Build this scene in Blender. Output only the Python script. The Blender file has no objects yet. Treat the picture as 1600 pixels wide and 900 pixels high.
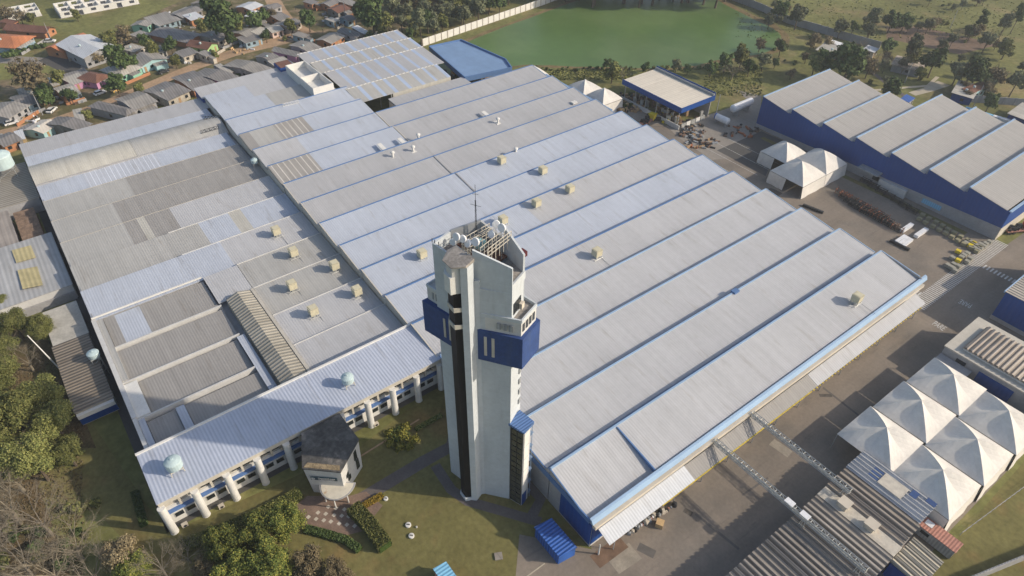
import bpy, bmesh, math, random
from mathutils import Vector, Matrix
R_ = math.radians
random.seed(7)
S = bpy.context.scene
COL = S.collection
# ------------------------------------------------------------------ camera
FPX, PITCH, ROLL, HEAD, CZ = 1066.26, .716094, .01401055, -4.05845953 + math.pi, 110.0
_f = Vector((math.cos(PITCH)*math.sin(HEAD), math.cos(PITCH)*math.cos(HEAD), -math.sin(PITCH)))
_r = Vector((math.cos(HEAD), -math.sin(HEAD), 0)); _u = _r.cross(_f)
RR = _r*math.cos(ROLL)+_u*math.sin(ROLL); UU = -_r*math.sin(ROLL)+_u*math.cos(ROLL)
cam = bpy.data.cameras.new('camera'); co = bpy.data.objects.new('camera', cam); COL.objects.link(co)
co.matrix_world = Matrix(((RR.x, UU.x, -_f.x, 0), (RR.y, UU.y, -_f.y, 0), (RR.z, UU.z, -_f.z, CZ), (0, 0, 0, 1)))
cam.sensor_width = 36; cam.lens = FPX/1600*36; cam.clip_start = 1; cam.clip_end = 6000
S.camera = co
# ------------------------------------------------------------------ light
SUN_EL, SUN_AZ = 28.5, 46.0          # azimuth measured from +x towards +y
w = bpy.data.worlds.new('World'); S.world = w; w.use_nodes = True
nt = w.node_tree; sky = nt.nodes.new('ShaderNodeTexSky'); sky.sky_type = 'NISHITA'; sky.sun_disc = False
sky.sun_elevation = R_(SUN_EL); sky.sun_rotation = R_(90-SUN_AZ); sky.dust_density = 2.2; sky.air_density = 1.1
bg = nt.nodes['Background']; nt.links.new(sky.outputs[0], bg.inputs[0]); bg.inputs[1].default_value = .115
sl = bpy.data.lights.new('sun', 'SUN'); sl.energy = 3.4; sl.angle = R_(.9); sl.color = (1, .87, .70)
so = bpy.data.objects.new('sun', sl); COL.objects.link(so)
sd = Vector((math.cos(R_(SUN_EL))*math.cos(R_(SUN_AZ)), math.cos(R_(SUN_EL))*math.sin(R_(SUN_AZ)), math.sin(R_(SUN_EL))))
so.rotation_euler = sd.to_track_quat('Z', 'Y').to_euler()
S.view_settings.view_transform = 'Standard'; S.view_settings.look = 'None'; S.view_settings.gamma = 1
S.view_settings.use_curve_mapping = False; S.view_settings.exposure = .36

def at(px, py, z=0.0):
    """point of the horizontal plane z seen at photo pixel (survey of the place)"""
    d = _f*FPX + RR*(px-800) + UU*(450-py); t = (z-CZ)/d.z
    return Vector((d.x*t, d.y*t, z))

# ------------------------------------------------------------------ materials
MATS = {}
def mat(name, col, rough=.85, metal=0., var=.12, scale=.25, fine=None, rib=None, streak=None, bump=.0, spec=.3, tint=None, joint=None, sheets=None, stain=None):
    """procedural: base colour, patchy weathering, ribs (axis, period, dark, bump), streaks along x or y"""
    if name in MATS: return MATS[name]
    m = bpy.data.materials.new(name); m.use_nodes = True; MATS[name] = m
    N = m.node_tree.nodes; L = m.node_tree.links; P = N['Principled BSDF']
    P.inputs['Roughness'].default_value = rough; P.inputs['Metallic'].default_value = metal
    P.inputs['Specular IOR Level'].default_value = spec
    tc = N.new('ShaderNodeTexCoord')
    def noise(sc, detail=4, vec=None, rough_=.6):
        n = N.new('ShaderNodeTexNoise'); n.inputs['Scale'].default_value = sc; n.inputs['Detail'].default_value = detail
        n.inputs['Roughness'].default_value = rough_
        L.new(vec or tc.outputs['Object'], n.inputs['Vector']); return n.outputs['Fac']
    def mul(a, b):
        x = N.new('ShaderNodeMath'); x.operation = 'MULTIPLY'
        for i, v in enumerate((a, b)):
            if isinstance(v, (int, float)): x.inputs[i].default_value = v
            else: L.new(v, x.inputs[i])
        return x.outputs[0]
    def rng(v, lo, hi, a=.3, b=.7):
        x = N.new('ShaderNodeMapRange'); L.new(v, x.inputs[0])
        x.inputs[1].default_value = a; x.inputs[2].default_value = b; x.inputs[3].default_value = lo; x.inputs[4].default_value = hi
        return x.outputs[0]
    f = rng(noise(scale), 1-var, 1+var)
    if fine: f = mul(f, rng(noise(fine[0], 2), 1-fine[1], 1+fine[1]))
    hgt = None
    if sheets:
        ax, wd, amt = sheets
        s0 = N.new('ShaderNodeSeparateXYZ'); L.new(tc.outputs['Object'], s0.inputs[0]); fl = N.new('ShaderNodeMath'); fl.operation = 'FLOOR'
        L.new(mul(s0.outputs['XYZ'.index(ax.upper())], 1/wd), fl.inputs[0]); wn = N.new('ShaderNodeTexWhiteNoise'); wn.noise_dimensions = '1D'; L.new(fl.outputs[0], wn.inputs['W'])
        f = mul(f, rng(wn.outputs[0], 1-amt, 1+amt, 0, 1))
    if streak:
        ax, hi, amt = streak
        mp = N.new('ShaderNodeMapping'); L.new(tc.outputs['Object'], mp.inputs[0])
        mp.inputs['Scale'].default_value = (.03, hi, .2) if ax == 'x' else (hi, .03, .2)
        f = mul(f, rng(noise(1.0, 3, mp.outputs[0]), 1-amt, 1+amt))
    if rib or joint:
        sx = N.new('ShaderNodeSeparateXYZ'); L.new(tc.outputs['Object'], sx.inputs[0])
        if rib:
            ax, per, dark, bmp = rib
            a = mul(sx.outputs['XYZ'.index(ax.upper())], 2*math.pi/per)
            s = N.new('ShaderNodeMath'); s.operation = 'SINE'; L.new(a, s.inputs[0]); hgt = (s.outputs[0], bmp)
            f = mul(f, rng(s.outputs[0], 1-dark, 1+dark*.5, -1, 1))
        if joint:
            ax, per, wd, dk = joint
            a = mul(sx.outputs['XYZ'.index(ax.upper())], 1/per)
            fr = N.new('ShaderNodeMath'); fr.operation = 'FRACT'; L.new(a, fr.inputs[0])
            lt = N.new('ShaderNodeMath'); lt.operation = 'LESS_THAN'; L.new(fr.outputs[0], lt.inputs[0]); lt.inputs[1].default_value = wd/per
            f = mul(f, rng(lt.outputs[0], 1, dk, 0, 1))
    mx = N.new('ShaderNodeMix'); mx.data_type = 'RGBA'; mx.blend_type = 'MULTIPLY'; mx.inputs[0].default_value = 1
    if tint:
        m2 = N.new('ShaderNodeMix'); m2.data_type = 'RGBA'
        m2.inputs[6].default_value = (*col, 1); m2.inputs[7].default_value = (*tint[0], 1)
        L.new(rng(noise(tint[1], 5), 0, 1, tint[2], tint[2]+.15), m2.inputs[0]); L.new(m2.outputs[2], mx.inputs[6])
    else: mx.inputs[6].default_value = (*col, 1)
    if stain:
        ax, scol, thr = stain
        mp2 = N.new('ShaderNodeMapping'); L.new(tc.outputs['Object'], mp2.inputs[0]); mp2.inputs['Scale'].default_value = (.09, .55, .1) if ax == 'x' else (.55, .09, .1) if ax == 'y' else (.7, .7, .06)
        m3 = N.new('ShaderNodeMix'); m3.data_type = 'RGBA'; L.new(rng(noise(1.0, 6, mp2.outputs[0], .7), 0, .55, thr, thr+.16), m3.inputs[0])
        src = mx.inputs[6].links[0].from_socket if mx.inputs[6].is_linked else None
        if src: L.new(src, m3.inputs[6])
        else: m3.inputs[6].default_value = (*col, 1)
        m3.inputs[7].default_value = (*scol, 1); L.new(m3.outputs[2], mx.inputs[6])
    cb = N.new('ShaderNodeCombineColor')
    for i in range(3): L.new(f, cb.inputs[i])
    L.new(cb.outputs[0], mx.inputs[7]); L.new(mx.outputs[2], P.inputs['Base Color'])
    if hgt or bump:
        b = N.new('ShaderNodeBump'); b.inputs['Strength'].default_value = 1.0
        if hgt: L.new(hgt[0], b.inputs['Height']); b.inputs['Distance'].default_value = hgt[1]
        else: L.new(noise(3.0 if not fine else fine[0], 5), b.inputs['Height']); b.inputs['Distance'].default_value = bump
        L.new(b.outputs[0], P.inputs['Normal'])
    return m

ST = ('x', .9, .05)
def roofmat(name, col, ax='y', per=.55, dark=.04, bmp=.010, var=.05, rough=.6, streakamt=.05, tint=None, joint=None):
    return mat(name, col, rough=rough, var=var, scale=.09, fine=(.9, .03), rib=(ax, per, dark, bmp),
               streak=('x' if ax == 'y' else 'y', .9, streakamt), spec=.3, tint=tint, joint=joint, sheets=(ax, 1.1, .022), stain=('x' if ax == 'y' else 'y', tuple(c*.62*q for c, q in zip(col, (1.08, 1.0, .9))), .56))
M_blueish = roofmat('roof_sheet_galvanised', (.435, .475, .55))
M_grey = roofmat('roof_sheet_grey', (.40, .405, .42))
M_lgrey = roofmat('roof_sheet_pale_grey', (.445, .452, .47))
M_taupe = roofmat('roof_sheet_taupe', (.305, .295, .283), streakamt=.08)
M_beige = roofmat('roof_sheet_beige', (.395, .393, .380), streakamt=.07)
M_cream = roofmat('roof_sheet_cream', (.455, .445, .405), streakamt=.09)
M_white_r = roofmat('roof_sheet_white', (.56, .585, .62), dark=.08)
M_concr_r = mat('weathered_flat_roof', (.27, .25, .23), var=.3, scale=.5, fine=(3, .2), bump=.02)
M_trans = roofmat('roof_sheet_translucent_strip', (.37, .45, .60))
M_asb = roofmat('fibre_cement_roof_old', (.23, .22, .215), per=.9, dark=.2, var=.25, streakamt=.2)
M_asb2 = roofmat('fibre_cement_roof_mid', (.31, .295, .275), per=.9, dark=.18, var=.25, streakamt=.2)
M_asb3 = roofmat('fibre_cement_roof_pale', (.44, .42, .38), per=.9, dark=.15, var=.2, streakamt=.15)
M_asbx = roofmat('brown_corrugated_roof', (.24, .205, .165), ax='x', per=.9, dark=.4, bmp=.07, var=.2, streakamt=.2)
M_tile = roofmat('clay_tile_roof_orange', (.48, .19, .09), per=.5, dark=.2, var=.25, streakamt=.15)
M_tile2 = roofmat('clay_tile_roof_brown', (.20, .10, .07), per=.5, dark=.2, var=.25, streakamt=.15)
M_navy = mat('navy_blue_cladding', (.006, .058, .25), rough=.6, var=.10, scale=.08, streak=('x', .5, .05), rib=('x', 1.0, .06, .02), spec=.3)
M_navyY = mat('navy_blue_cladding_end', (.006, .058, .25), rough=.55, var=.06, rib=('y', 1.0, .06, .02), spec=.3)
M_gut = mat('blue_painted_gutter', (.20, .285, .42), rough=.6, var=.12, scale=.4, fine=(2.5, .08))
M_cap = mat('blue_ridge_flashing', (.10, .19, .38), rough=.55, var=.1)
M_fascia = mat('light_blue_fascia', (.30, .43, .60), rough=.6, var=.06, streak=('y', 2.0, .06))
M_wall = mat('painted_wall_pale_grey', (.55, .55, .54), var=.08, scale=.4, fine=(2.2, .05))
M_wallw = mat('painted_wall_white', (.66, .655, .63), var=.07, scale=.4, fine=(2.2, .05))
M_wallbe = mat('painted_wall_beige', (.50, .47, .41), var=.08, scale=.4, fine=(2, .05))
M_wallg = mat('bare_concrete_wall', (.33, .33, .34), var=.12, scale=.4, fine=(2, .08), streak=('x', 1.0, .05))
M_tower = mat('tower_render_grey_white', (.50, .54, .575), var=.08, scale=.15, fine=(1.4, .05), joint=('z', 3.4, .05, .90), stain=('z', (.42, .445, .46), .56))
M_tbox = mat('faded_blue_box', (.03, .065, .20), rough=.65, var=.12, scale=.5, fine=(2, .08), stain=('z', (.05, .085, .19), .5))
M_glass = mat('dark_window_glass', (.02, .025, .03), rough=.12, var=.3, scale=.7, spec=.6)
M_glassb = mat('black_shaft_glazing', (.008, .009, .012), rough=.5, var=.3, scale=.5, spec=.15)
M_frame = mat('pale_metal_frame', (.5, .5, .48), rough=.5)
M_steel = mat('galvanised_steel', (.42, .43, .42), rough=.5, metal=.3, var=.15, scale=1)
M_dark = mat('dark_painted_steel', (.03, .032, .036), rough=.6, var=.3, scale=2)
M_orange = mat('orange_painted_steel', (.34, .11, .045), rough=.6, var=.3, scale=2)
M_red = mat('red_painted_metal', (.38, .03, .02), rough=.45)
M_yellow = mat('yellow_painted_metal', (.70, .55, .03), rough=.6, var=.15, scale=2)
M_cooler = mat('cream_cooler_cabinet', (.56, .52, .38), rough=.7, var=.08, scale=1.5, rib=('z', .35, .12, .02))
M_tank = mat('pale_turquoise_fibreglass', (.44, .55, .57), rough=.5, var=.08, scale=1)
M_tent = mat('white_tent_fabric', (.67, .645, .60), rough=.75, var=.10, scale=.25, fine=(1.5, .05), tint=((.63, .60, .56), .10, .5), sheets=('x', 1.83, .02))
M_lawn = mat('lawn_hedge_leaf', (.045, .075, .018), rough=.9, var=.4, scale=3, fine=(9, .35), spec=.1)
M_asph = mat('asphalt_yard', (.235, .20, .165), rough=.92, var=.14, scale=.06, fine=(1.6, .08), spec=.2, tint=((.175, .157, .137), .04, .5), streak=('y', .25, .10), stain=('y', (.11, .10, .09), .57))
M_asphd = mat('asphalt_dark', (.095, .092, .088), rough=.92, var=.12, scale=.08, fine=(1.6, .08), spec=.2)
M_conc = mat('concrete_apron', (.27, .245, .215), rough=.9, var=.15, scale=.12, fine=(1.4, .08), joint=('y', 5, .12, .8))
M_dirt = mat('dirt_road_soil', (.40, .275, .175), rough=.95, var=.2, scale=.15, fine=(1.2, .12), tint=((.26, .20, .13), .09, .55))
M_paver = mat('grey_pavers', (.13, .115, .11), rough=.9, var=.15, scale=.5, fine=(3, .12))
M_pink = mat('plaza_brick_pavers', (.22, .155, .12), rough=.9, var=.2, scale=.5, fine=(3, .15))
M_slab = mat('cream_paving_slab', (.55, .50, .42), rough=.9)
M_cpath = mat('cream_concrete_path', (.46, .41, .32), rough=.9, var=.15)
M_paint = mat('white_road_paint', (.55, .55, .53), rough=.8, var=.25, scale=1.5)
M_ypaint = mat('yellow_road_paint', (.55, .42, .06), rough=.8, var=.25, scale=1.5)
M_bark = mat('tree_bark', (.12, .095, .07), rough=.95, var=.3, scale=2)
M_bareb = mat('bare_branch_bark', (.25, .215, .16), rough=.95, var=.3, scale=1)
M_pinkw = mat('pink_wall', (.48, .25, .40), var=.08)
M_lime = mat('lime_green_wall', (.33, .50, .22), var=.08)
M_mint = mat('mint_green_wall', (.25, .48, .36), var=.08)
M_cyan = mat('pale_cyan_wall', (.34, .52, .54), var=.08)
M_brick = mat('clay_brick_wall', (.44, .21, .11), var=.15, rib=('z', .3, .15, .01))
M_wood = mat('timber_pallet_wood', (.38, .25, .14), var=.3, scale=2)
M_card = mat('tan_crate_board', (.55, .38, .20), var=.15, scale=1)
M_plast = mat('white_shrink_wrap', (.75, .76, .78), rough=.35, var=.1, scale=1, bump=.05)
M_blob = mat('bright_blue_sheet', (.05, .16, .55), rough=.5, var=.1, rib=('x', .45, .25, .04))
M_blueroof = mat('royal_blue_ribbed_roof', (.035, .12, .42), rough=.5, var=.06, rib=('x', .62, .28, .05))
M_bluelt = mat('sky_blue_sheet', (.22, .50, .72), rough=.5, var=.1, rib=('x', .6, .15, .03))
M_hangar = mat('mid_blue_roof_sheet', (.19, .295, .47), rough=.6, var=.07, streak=('x', .4, .05))
M_scrap = mat('brown_scrap_metal', (.16, .10, .07), rough=.85, var=.4, scale=1.5)
M_rust = mat('red_oxide_container', (.40, .19, .145), rough=.7, var=.22, scale=.8, rib=('x', .5, .12, .02))
M_ctg = mat('grey_container_side', (.30, .32, .34), rough=.7, var=.15, scale=.8, rib=('x', .5, .2, .03))
M_carw = mat('white_car_paint', (.7, .7, .7), rough=.3, spec=.5)
M_carr = mat('red_car_paint', (.42, .04, .03), rough=.3, spec=.5)
M_cary = mat('ochre_car_paint', (.55, .36, .12), rough=.35, spec=.5)
M_carb = mat('black_car_paint', (.03, .035, .04), rough=.3, spec=.5)
M_rub = mat('black_rubber', (.02, .02, .02), rough=.9)

def leafmat(name, a, b, c):
    m = bpy.data.materials.new(name); m.use_nodes = True; MATS[name] = m
    N = m.node_tree.nodes; L = m.node_tree.links; P = N['Principled BSDF']; P.inputs['Roughness'].default_value = .75
    P.inputs['Specular IOR Level'].default_value = .15
    g = N.new('ShaderNodeNewGeometry'); r = N.new('ShaderNodeValToRGB'); e = r.color_ramp.elements
    e[0].color = (*a, 1); e[1].color = (*c, 1); k = r.color_ramp.elements.new(.5); k.color = (*b, 1)
    L.new(g.outputs['Random Per Island'], r.inputs[0])
    o = N.new('ShaderNodeObjectInfo'); h = N.new('ShaderNodeHueSaturation'); L.new(r.outputs[0], h.inputs['Color'])
    mr = N.new('ShaderNodeMapRange'); L.new(o.outputs['Random'], mr.inputs[0]); mr.inputs[3].default_value = .7; mr.inputs[4].default_value = 1.35
    L.new(mr.outputs[0], h.inputs['Value']); L.new(h.outputs[0], P.inputs['Base Color']); return m
L_dark = leafmat('foliage_dark_green', (0.041, 0.068, 0.024), (0.068, 0.105, 0.035), (0.115, 0.155, 0.054))
L_olive = leafmat('foliage_olive', (0.088, 0.105, 0.032), (0.155, 0.169, 0.054), (0.243, 0.236, 0.081))
L_yel = leafmat('foliage_yellow_green', (0.057, 0.084, 0.022), (0.115, 0.142, 0.035), (0.257, 0.243, 0.054))
L_brown = leafmat('foliage_dry_brown', (0.115, 0.092, 0.054), (0.182, 0.149, 0.088), (0.257, 0.209, 0.121))
L_grey = leafmat('foliage_grey_green', (0.088, 0.101, 0.061), (0.135, 0.151, 0.081), (0.196, 0.203, 0.115))

# ------------------------------------------------------------------ mesh helpers
ORG = {}
class MB:
    def __init__(s): s.v = []; s.f = []; s.mi = []; s.m = 0
    def add(s, vs, fs):
        k = len(s.v); s.v += [tuple(v) for v in vs]
        for f in fs: s.f.append(tuple(i+k for i in f)); s.mi.append(s.m)
        return s
    def mat(s, i): s.m = i; return s
    def quad(s, a, b, c, d): return s.add([a, b, c, d], [(0, 1, 2, 3)])
    def box(s, x0, y0, z0, x1, y1, z1):
        if x0 > x1: x0, x1 = x1, x0
        if y0 > y1: y0, y1 = y1, y0
        if z0 > z1: z0, z1 = z1, z0
        return s.add([(x0, y0, z0), (x1, y0, z0), (x1, y1, z0), (x0, y1, z0), (x0, y0, z1), (x1, y0, z1), (x1, y1, z1), (x0, y1, z1)],
                     [(3, 2, 1, 0), (4, 5, 6, 7), (0, 1, 5, 4), (1, 2, 6, 5), (2, 3, 7, 6), (3, 0, 4, 7)])
    def obox(s, c, ang, lx, ly, z0, z1):
        ca, sa = math.cos(ang), math.sin(ang); P = []
        for z in (z0, z1):
            for a, b in ((-1, -1), (1, -1), (1, 1), (-1, 1)):
                x, y = a*lx/2, b*ly/2; P.append((c[0]+x*ca-y*sa, c[1]+x*sa+y*ca, z))
        return s.add(P, [(3, 2, 1, 0), (4, 5, 6, 7), (0, 1, 5, 4), (1, 2, 6, 5), (2, 3, 7, 6), (3, 0, 4, 7)])
    def prism(s, poly, z0, z1, top=None):
        """vertical prism over a ccw polygon; z1 may be a list of heights"""
        n = len(poly); zt = z1 if isinstance(z1, (list, tuple)) else [z1]*n
        A = sum(poly[i][0]*poly[(i+1) % n][1]-poly[(i+1) % n][0]*poly[i][1] for i in range(n))
        idx = list(range(n)) if A > 0 else list(range(n))[::-1]
        poly = [poly[i] for i in idx]; zt = [zt[i] for i in idx]
        zb = z0 if isinstance(z0, (list, tuple)) else [z0]*n
        if isinstance(z0, (list, tuple)): zb = [z0[i] for i in idx]
        k = len(s.v); s.v += [(p[0], p[1], z) for p, z in zip(poly, zb)]+[(p[0], p[1], z) for p, z in zip(poly, zt)]
        s.f.append(tuple(k+i for i in range(n))[::-1]); s.mi.append(s.m)
        for i in range(n):
            j = (i+1) % n; s.f.append((k+i, k+j, k+n+j, k+n+i)); s.mi.append(s.m)
        s.f.append(tuple(k+n+i for i in range(n))); s.mi.append(s.m if top is None else top); return s
    def tube(s, a, b, r, r2=None, n=6, cap=True):
        a, b = Vector(a), Vector(b); r2 = r if r2 is None else r2; d = (b-a)
        if d.length < 1e-6: return s
        q = d.to_track_quat('Z', 'Y'); k = len(s.v)
        for p, rad in ((a, r), (b, r2)):
            for i in range(n):
                t = 2*math.pi*i/n; s.v.append(tuple(p+q @ Vector((math.cos(t)*rad, math.sin(t)*rad, 0))))
        for i in range(n):
            j = (i+1) % n; s.f.append((k+i, k+j, k+n+j, k+n+i)); s.mi.append(s.m)
        if cap:
            s.f.append(tuple(k+i for i in range(n))[::-1]); s.mi.append(s.m)
            s.f.append(tuple(k+n+i for i in range(n))); s.mi.append(s.m)
        return s
    def lathe(s, c, prof, n=14, axis=None):
        """prof: list of (radius, height)"""
        k = len(s.v); q = (Vector(axis) if axis else Vector((0, 0, 1))).to_track_quat('Z', 'Y')
        for r, h in prof:
            for i in range(n):
                t = 2*math.pi*i/n; s.v.append(tuple(Vector(c)+q @ Vector((math.cos(t)*r, math.sin(t)*r, h))))
        for j in range(len(prof)-1):
            for i in range(n):
                a, b = k+j*n+i, k+j*n+(i+1) % n; s.f.append((a, b, b+n, a+n)); s.mi.append(s.m)
        s.f.append(tuple(k+i for i in range(n))[::-1]); s.mi.append(s.m)
        s.f.append(tuple(k+(len(prof)-1)*n+i for i in range(n))); s.mi.append(s.m); return s
    def slab(s, x0, y0, x1, y1, z0, z1, th=.12):
        """sheet sloping in x from z0 (at x0) to z1 (at x1)"""
        return s.add([(x0, y0, z0-th), (x1, y0, z1-th), (x1, y1, z1-th), (x0, y1, z0-th), (x0, y0, z0), (x1, y0, z1), (x1, y1, z1), (x0, y1, z0)],
                     [(3, 2, 1, 0), (4, 5, 6, 7), (0, 1, 5, 4), (1, 2, 6, 5), (2, 3, 7, 6), (3, 0, 4, 7)])
    def build(s, name, mats, parent=None, smooth=False):
        me = bpy.data.meshes.new(name); o0 = ORG.get(parent.name, Vector((0, 0, 0))) if parent else Vector((0, 0, 0))
        me.from_pydata([(v[0]-o0.x, v[1]-o0.y, v[2]-o0.z) for v in s.v], [], s.f)
        mats = mats if isinstance(mats, (list, tuple)) else [mats]
        for m in mats: me.materials.append(m)
        me.polygons.foreach_set('material_index', s.mi)
        if smooth: me.polygons.foreach_set('use_smooth', [True]*len(s.f))
        me.update(); o = bpy.data.objects.new(name, me); COL.objects.link(o)
        if parent: o.parent = parent; ORG[o.name] = o0
        return o
def tag(o, label, cat, group=None, kind=None):
    o['label'] = label; o['category'] = cat
    if group: o['group'] = group
    if kind: o['kind'] = kind
    return o
def thing(name, label, cat, loc=(0, 0, 0), group=None):
    o = bpy.data.objects.new(name, None); COL.objects.link(o); o.location = loc; o.empty_display_size = .5
    ORG[o.name] = Vector(loc); return tag(o, label, cat, group)
def one(mb, name, m, label, cat, group=None, smooth=False):
    """a thing that is one mesh, with its origin at its own base"""
    cx = sum(v[0] for v in mb.v)/len(mb.v); cy = sum(v[1] for v in mb.v)/len(mb.v); cz = min(v[2] for v in mb.v)
    mb.v = [(v[0]-cx, v[1]-cy, v[2]-cz) for v in mb.v]
    o = mb.build(name, m, None, smooth); o.location = (cx, cy, cz); return tag(o, label, cat, group)
def struct(o): o['kind'] = 'structure'; return o
def dup(root, loc, rotz=0., scale=None, label=None, group=None):
    r = root.copy(); COL.objects.link(r); r.location = loc; r.rotation_euler = (0, 0, rotz)
    if scale is not None: r.scale = scale if isinstance(scale, (tuple, list)) else (scale,)*3
    if label: r['label'] = label
    if group: r['group'] = group
    for ch in list(root.children):
        c = ch.copy(); COL.objects.link(c); c.parent = r
        for g in ch.children:
            d = g.copy(); COL.objects.link(d); d.parent = c
    return r
def sheet(name, pts, z, m, kind=True):
    b = MB(); A = sum(pts[i][0]*pts[(i+1) % len(pts)][1]-pts[(i+1) % len(pts)][0]*pts[i][1] for i in range(len(pts)))
    if A < 0: pts = pts[::-1]
    b.add([(p[0], p[1], z) for p in pts], [tuple(range(len(pts)))]); o = b.build(name, m)
    if kind: struct(o)
    return o
def ribbon(pts, wd):
    """polygon of a strip of width wd along points"""
    L_, R2 = [], []
    for i, p in enumerate(pts):
        a = Vector(pts[max(i-1, 0)][:2]); b = Vector(pts[min(i+1, len(pts)-1)][:2]); d = (b-a).normalized(); n = Vector((-d.y, d.x))
        ww = wd[i] if isinstance(wd, (list, tuple)) else wd
        L_.append((p[0]+n.x*ww/2, p[1]+n.y*ww/2)); R2.append((p[0]-n.x*ww/2, p[1]-n.y*ww/2))
    return L_+R2[::-1]
def textmesh(body, size, m, name, parent, origin, ux, uy, extrude=.01, align='CENTER', sx=1.0):
    cu = bpy.data.curves.new('txt', 'FONT'); cu.body = body; cu.size = size; cu.extrude = extrude; cu.align_x = align; cu.align_y = 'CENTER'
    t = bpy.data.objects.new('txt', cu); COL.objects.link(t); bpy.context.view_layer.update()
    me = bpy.data.meshes.new_from_object(t.evaluated_get(bpy.context.evaluated_depsgraph_get()))
    bpy.data.objects.remove(t); ux, uy = Vector(ux).normalized(), Vector(uy).normalized(); uz = ux.cross(uy)
    o0 = ORG.get(parent.name, Vector((0, 0, 0))) if parent else Vector((0, 0, 0))
    for v in me.vertices: v.co = Vector(origin)-o0+ux*v.co.x*sx+uy*v.co.y+uz*v.co.z
    me.materials.clear(); me.materials.append(m); me.name = name
    o = bpy.data.objects.new(name, me); COL.objects.link(o)
    if parent: o.parent = parent
    return o
# ================================================================== GROUND
M_grass = mat('grass_ground', (.165, .168, .062), rough=.95, var=.28, scale=.03, fine=(.5, .22), tint=((.235, .19, .095), .045, .52), spec=.1, bump=.15)
M_lawnm = mat('mown_lawn', (.165, .152, .06), rough=.95, var=.2, scale=.12, fine=(1.1, .16), tint=((.205, .155, .066), .11, .52), spec=.1, bump=.05)
M_litter = mat('leaf_litter', (.135, .098, .052), rough=.95, var=.3, scale=.3, fine=(2, .3), tint=((.09, .085, .04), .2, .5), spec=.1)
M_field = mat('bare_soil_field', (.19, .135, .10), rough=.95, var=.2, scale=.05, fine=(.6, .15), spec=.1)
M_water = mat('pond_water', (.088, .155, .042), rough=.36, var=.16, scale=.02, fine=(.25, .05), spec=.3, tint=((.115, .18, .058), .03, .45))
M_bank = mat('pond_bank_soil', (.19, .145, .075), rough=.95, var=.25, scale=.2, fine=(1.2, .2), spec=.1)
g = MB(); NX = 24
g.add([(-2600, -2600, 0), (2600, -2600, 0), (2600, 2600, 0), (-2600, 2600, 0)], [(0, 1, 2, 3)])
struct(g.build('ground', M_grass))
P = lambda *a: [at(*p)[:2] for p in a]
sheet('lawn', P((250, 900), (110, 760), (130, 640), (230, 790), (270, 830), (560, 700), (700, 590), (930, 840), (830, 900), (700, 960), (400, 960)), .004, M_lawnm)
sheet('woodland_floor', P((-60, 400), (40, 480), (95, 560), (150, 700), (70, 700), (60, 760), (110, 900), (-60, 1000)), .006, M_litter)
sheet('lawn_grass', [(-3, 60), (40, 60), (60, 210), (-2, 160), (-1.5, 98)], .004, M_lawnm)
# yards
sheet('yard_asphalt', [(-47.5, 38.8), (-40, 32), (-20, 20), (0, 20), (-3, 98), (-2.5, 132), (2, 160), (60, 200), (60, 260), (-34, 260), (-36, 194), (-122, 194), (-130, 170), (-160, 168), (-188, 160), (-196, 124), (-196, 80), (-170, 60), (-56, 60), (-38, 47)], .008, M_asph)
sheet('yard_apron', P((1040, 196), (1100, 182), (1170, 158), (1150, 140), (1190, 150), (1185, 205), (1215, 240), (1112, 250), (1060, 215)), .012, M_conc)
sheet('yard_apron', P((930, 140), (985, 160), (1060, 190), (1010, 195), (960, 170)), .0125, M_conc)
dk = sheet('yard_apron', P((1120, 235), (1190, 205), (1235, 225), (1210, 245), (1196, 275)), .016, M_asphd)
# zebra and writing on the yard
b = MB()
for i in range(58):
    y = 151.5+i*.75; b.box(-39.3, y, .018, -35.6, y+.32, .02)
struct(b.build('road_marking', M_paint))
b = MB()
for i in range(14):
    b.box(-35.2+i*.9, 179.2, .018, -34.8+i*.9, 181.2, .02)
for i in range(8): b.box(-31+i*.9, 197.2, .018, -30.6+i*.9, 199.2, .02)
for i in range(7): b.box(-43.2+i*.6, 154.6, .018, -42.9+i*.6, 157.2, .02)
struct(b.build('road_marking', M_paint))
struct(textmesh('PARE', 2.9, M_paint, 'road_marking', None, (-30.7, 149.0, .02), (1, -.02, 0), (.02, 1, 0), 0.002, sx=.42))
struct(textmesh('PARE', 2.9, M_paint, 'road_marking', None, (-30.9, 161.9, .02), (-1, -.1, 0), (.1, -1, 0), 0.002, sx=.42))
b = MB(); b.box(-40.9, 28.4, .018, -40.7, 39, .05); struct(b.build('kerb_line', M_cpath))
# factory floor apron under the buildings
sheet('building_apron', [(-230, -10), (-84, -10), (-84, 46), (-60, 47), (-60, 60), (-230, 60)], .004, M_asphd)
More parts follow.
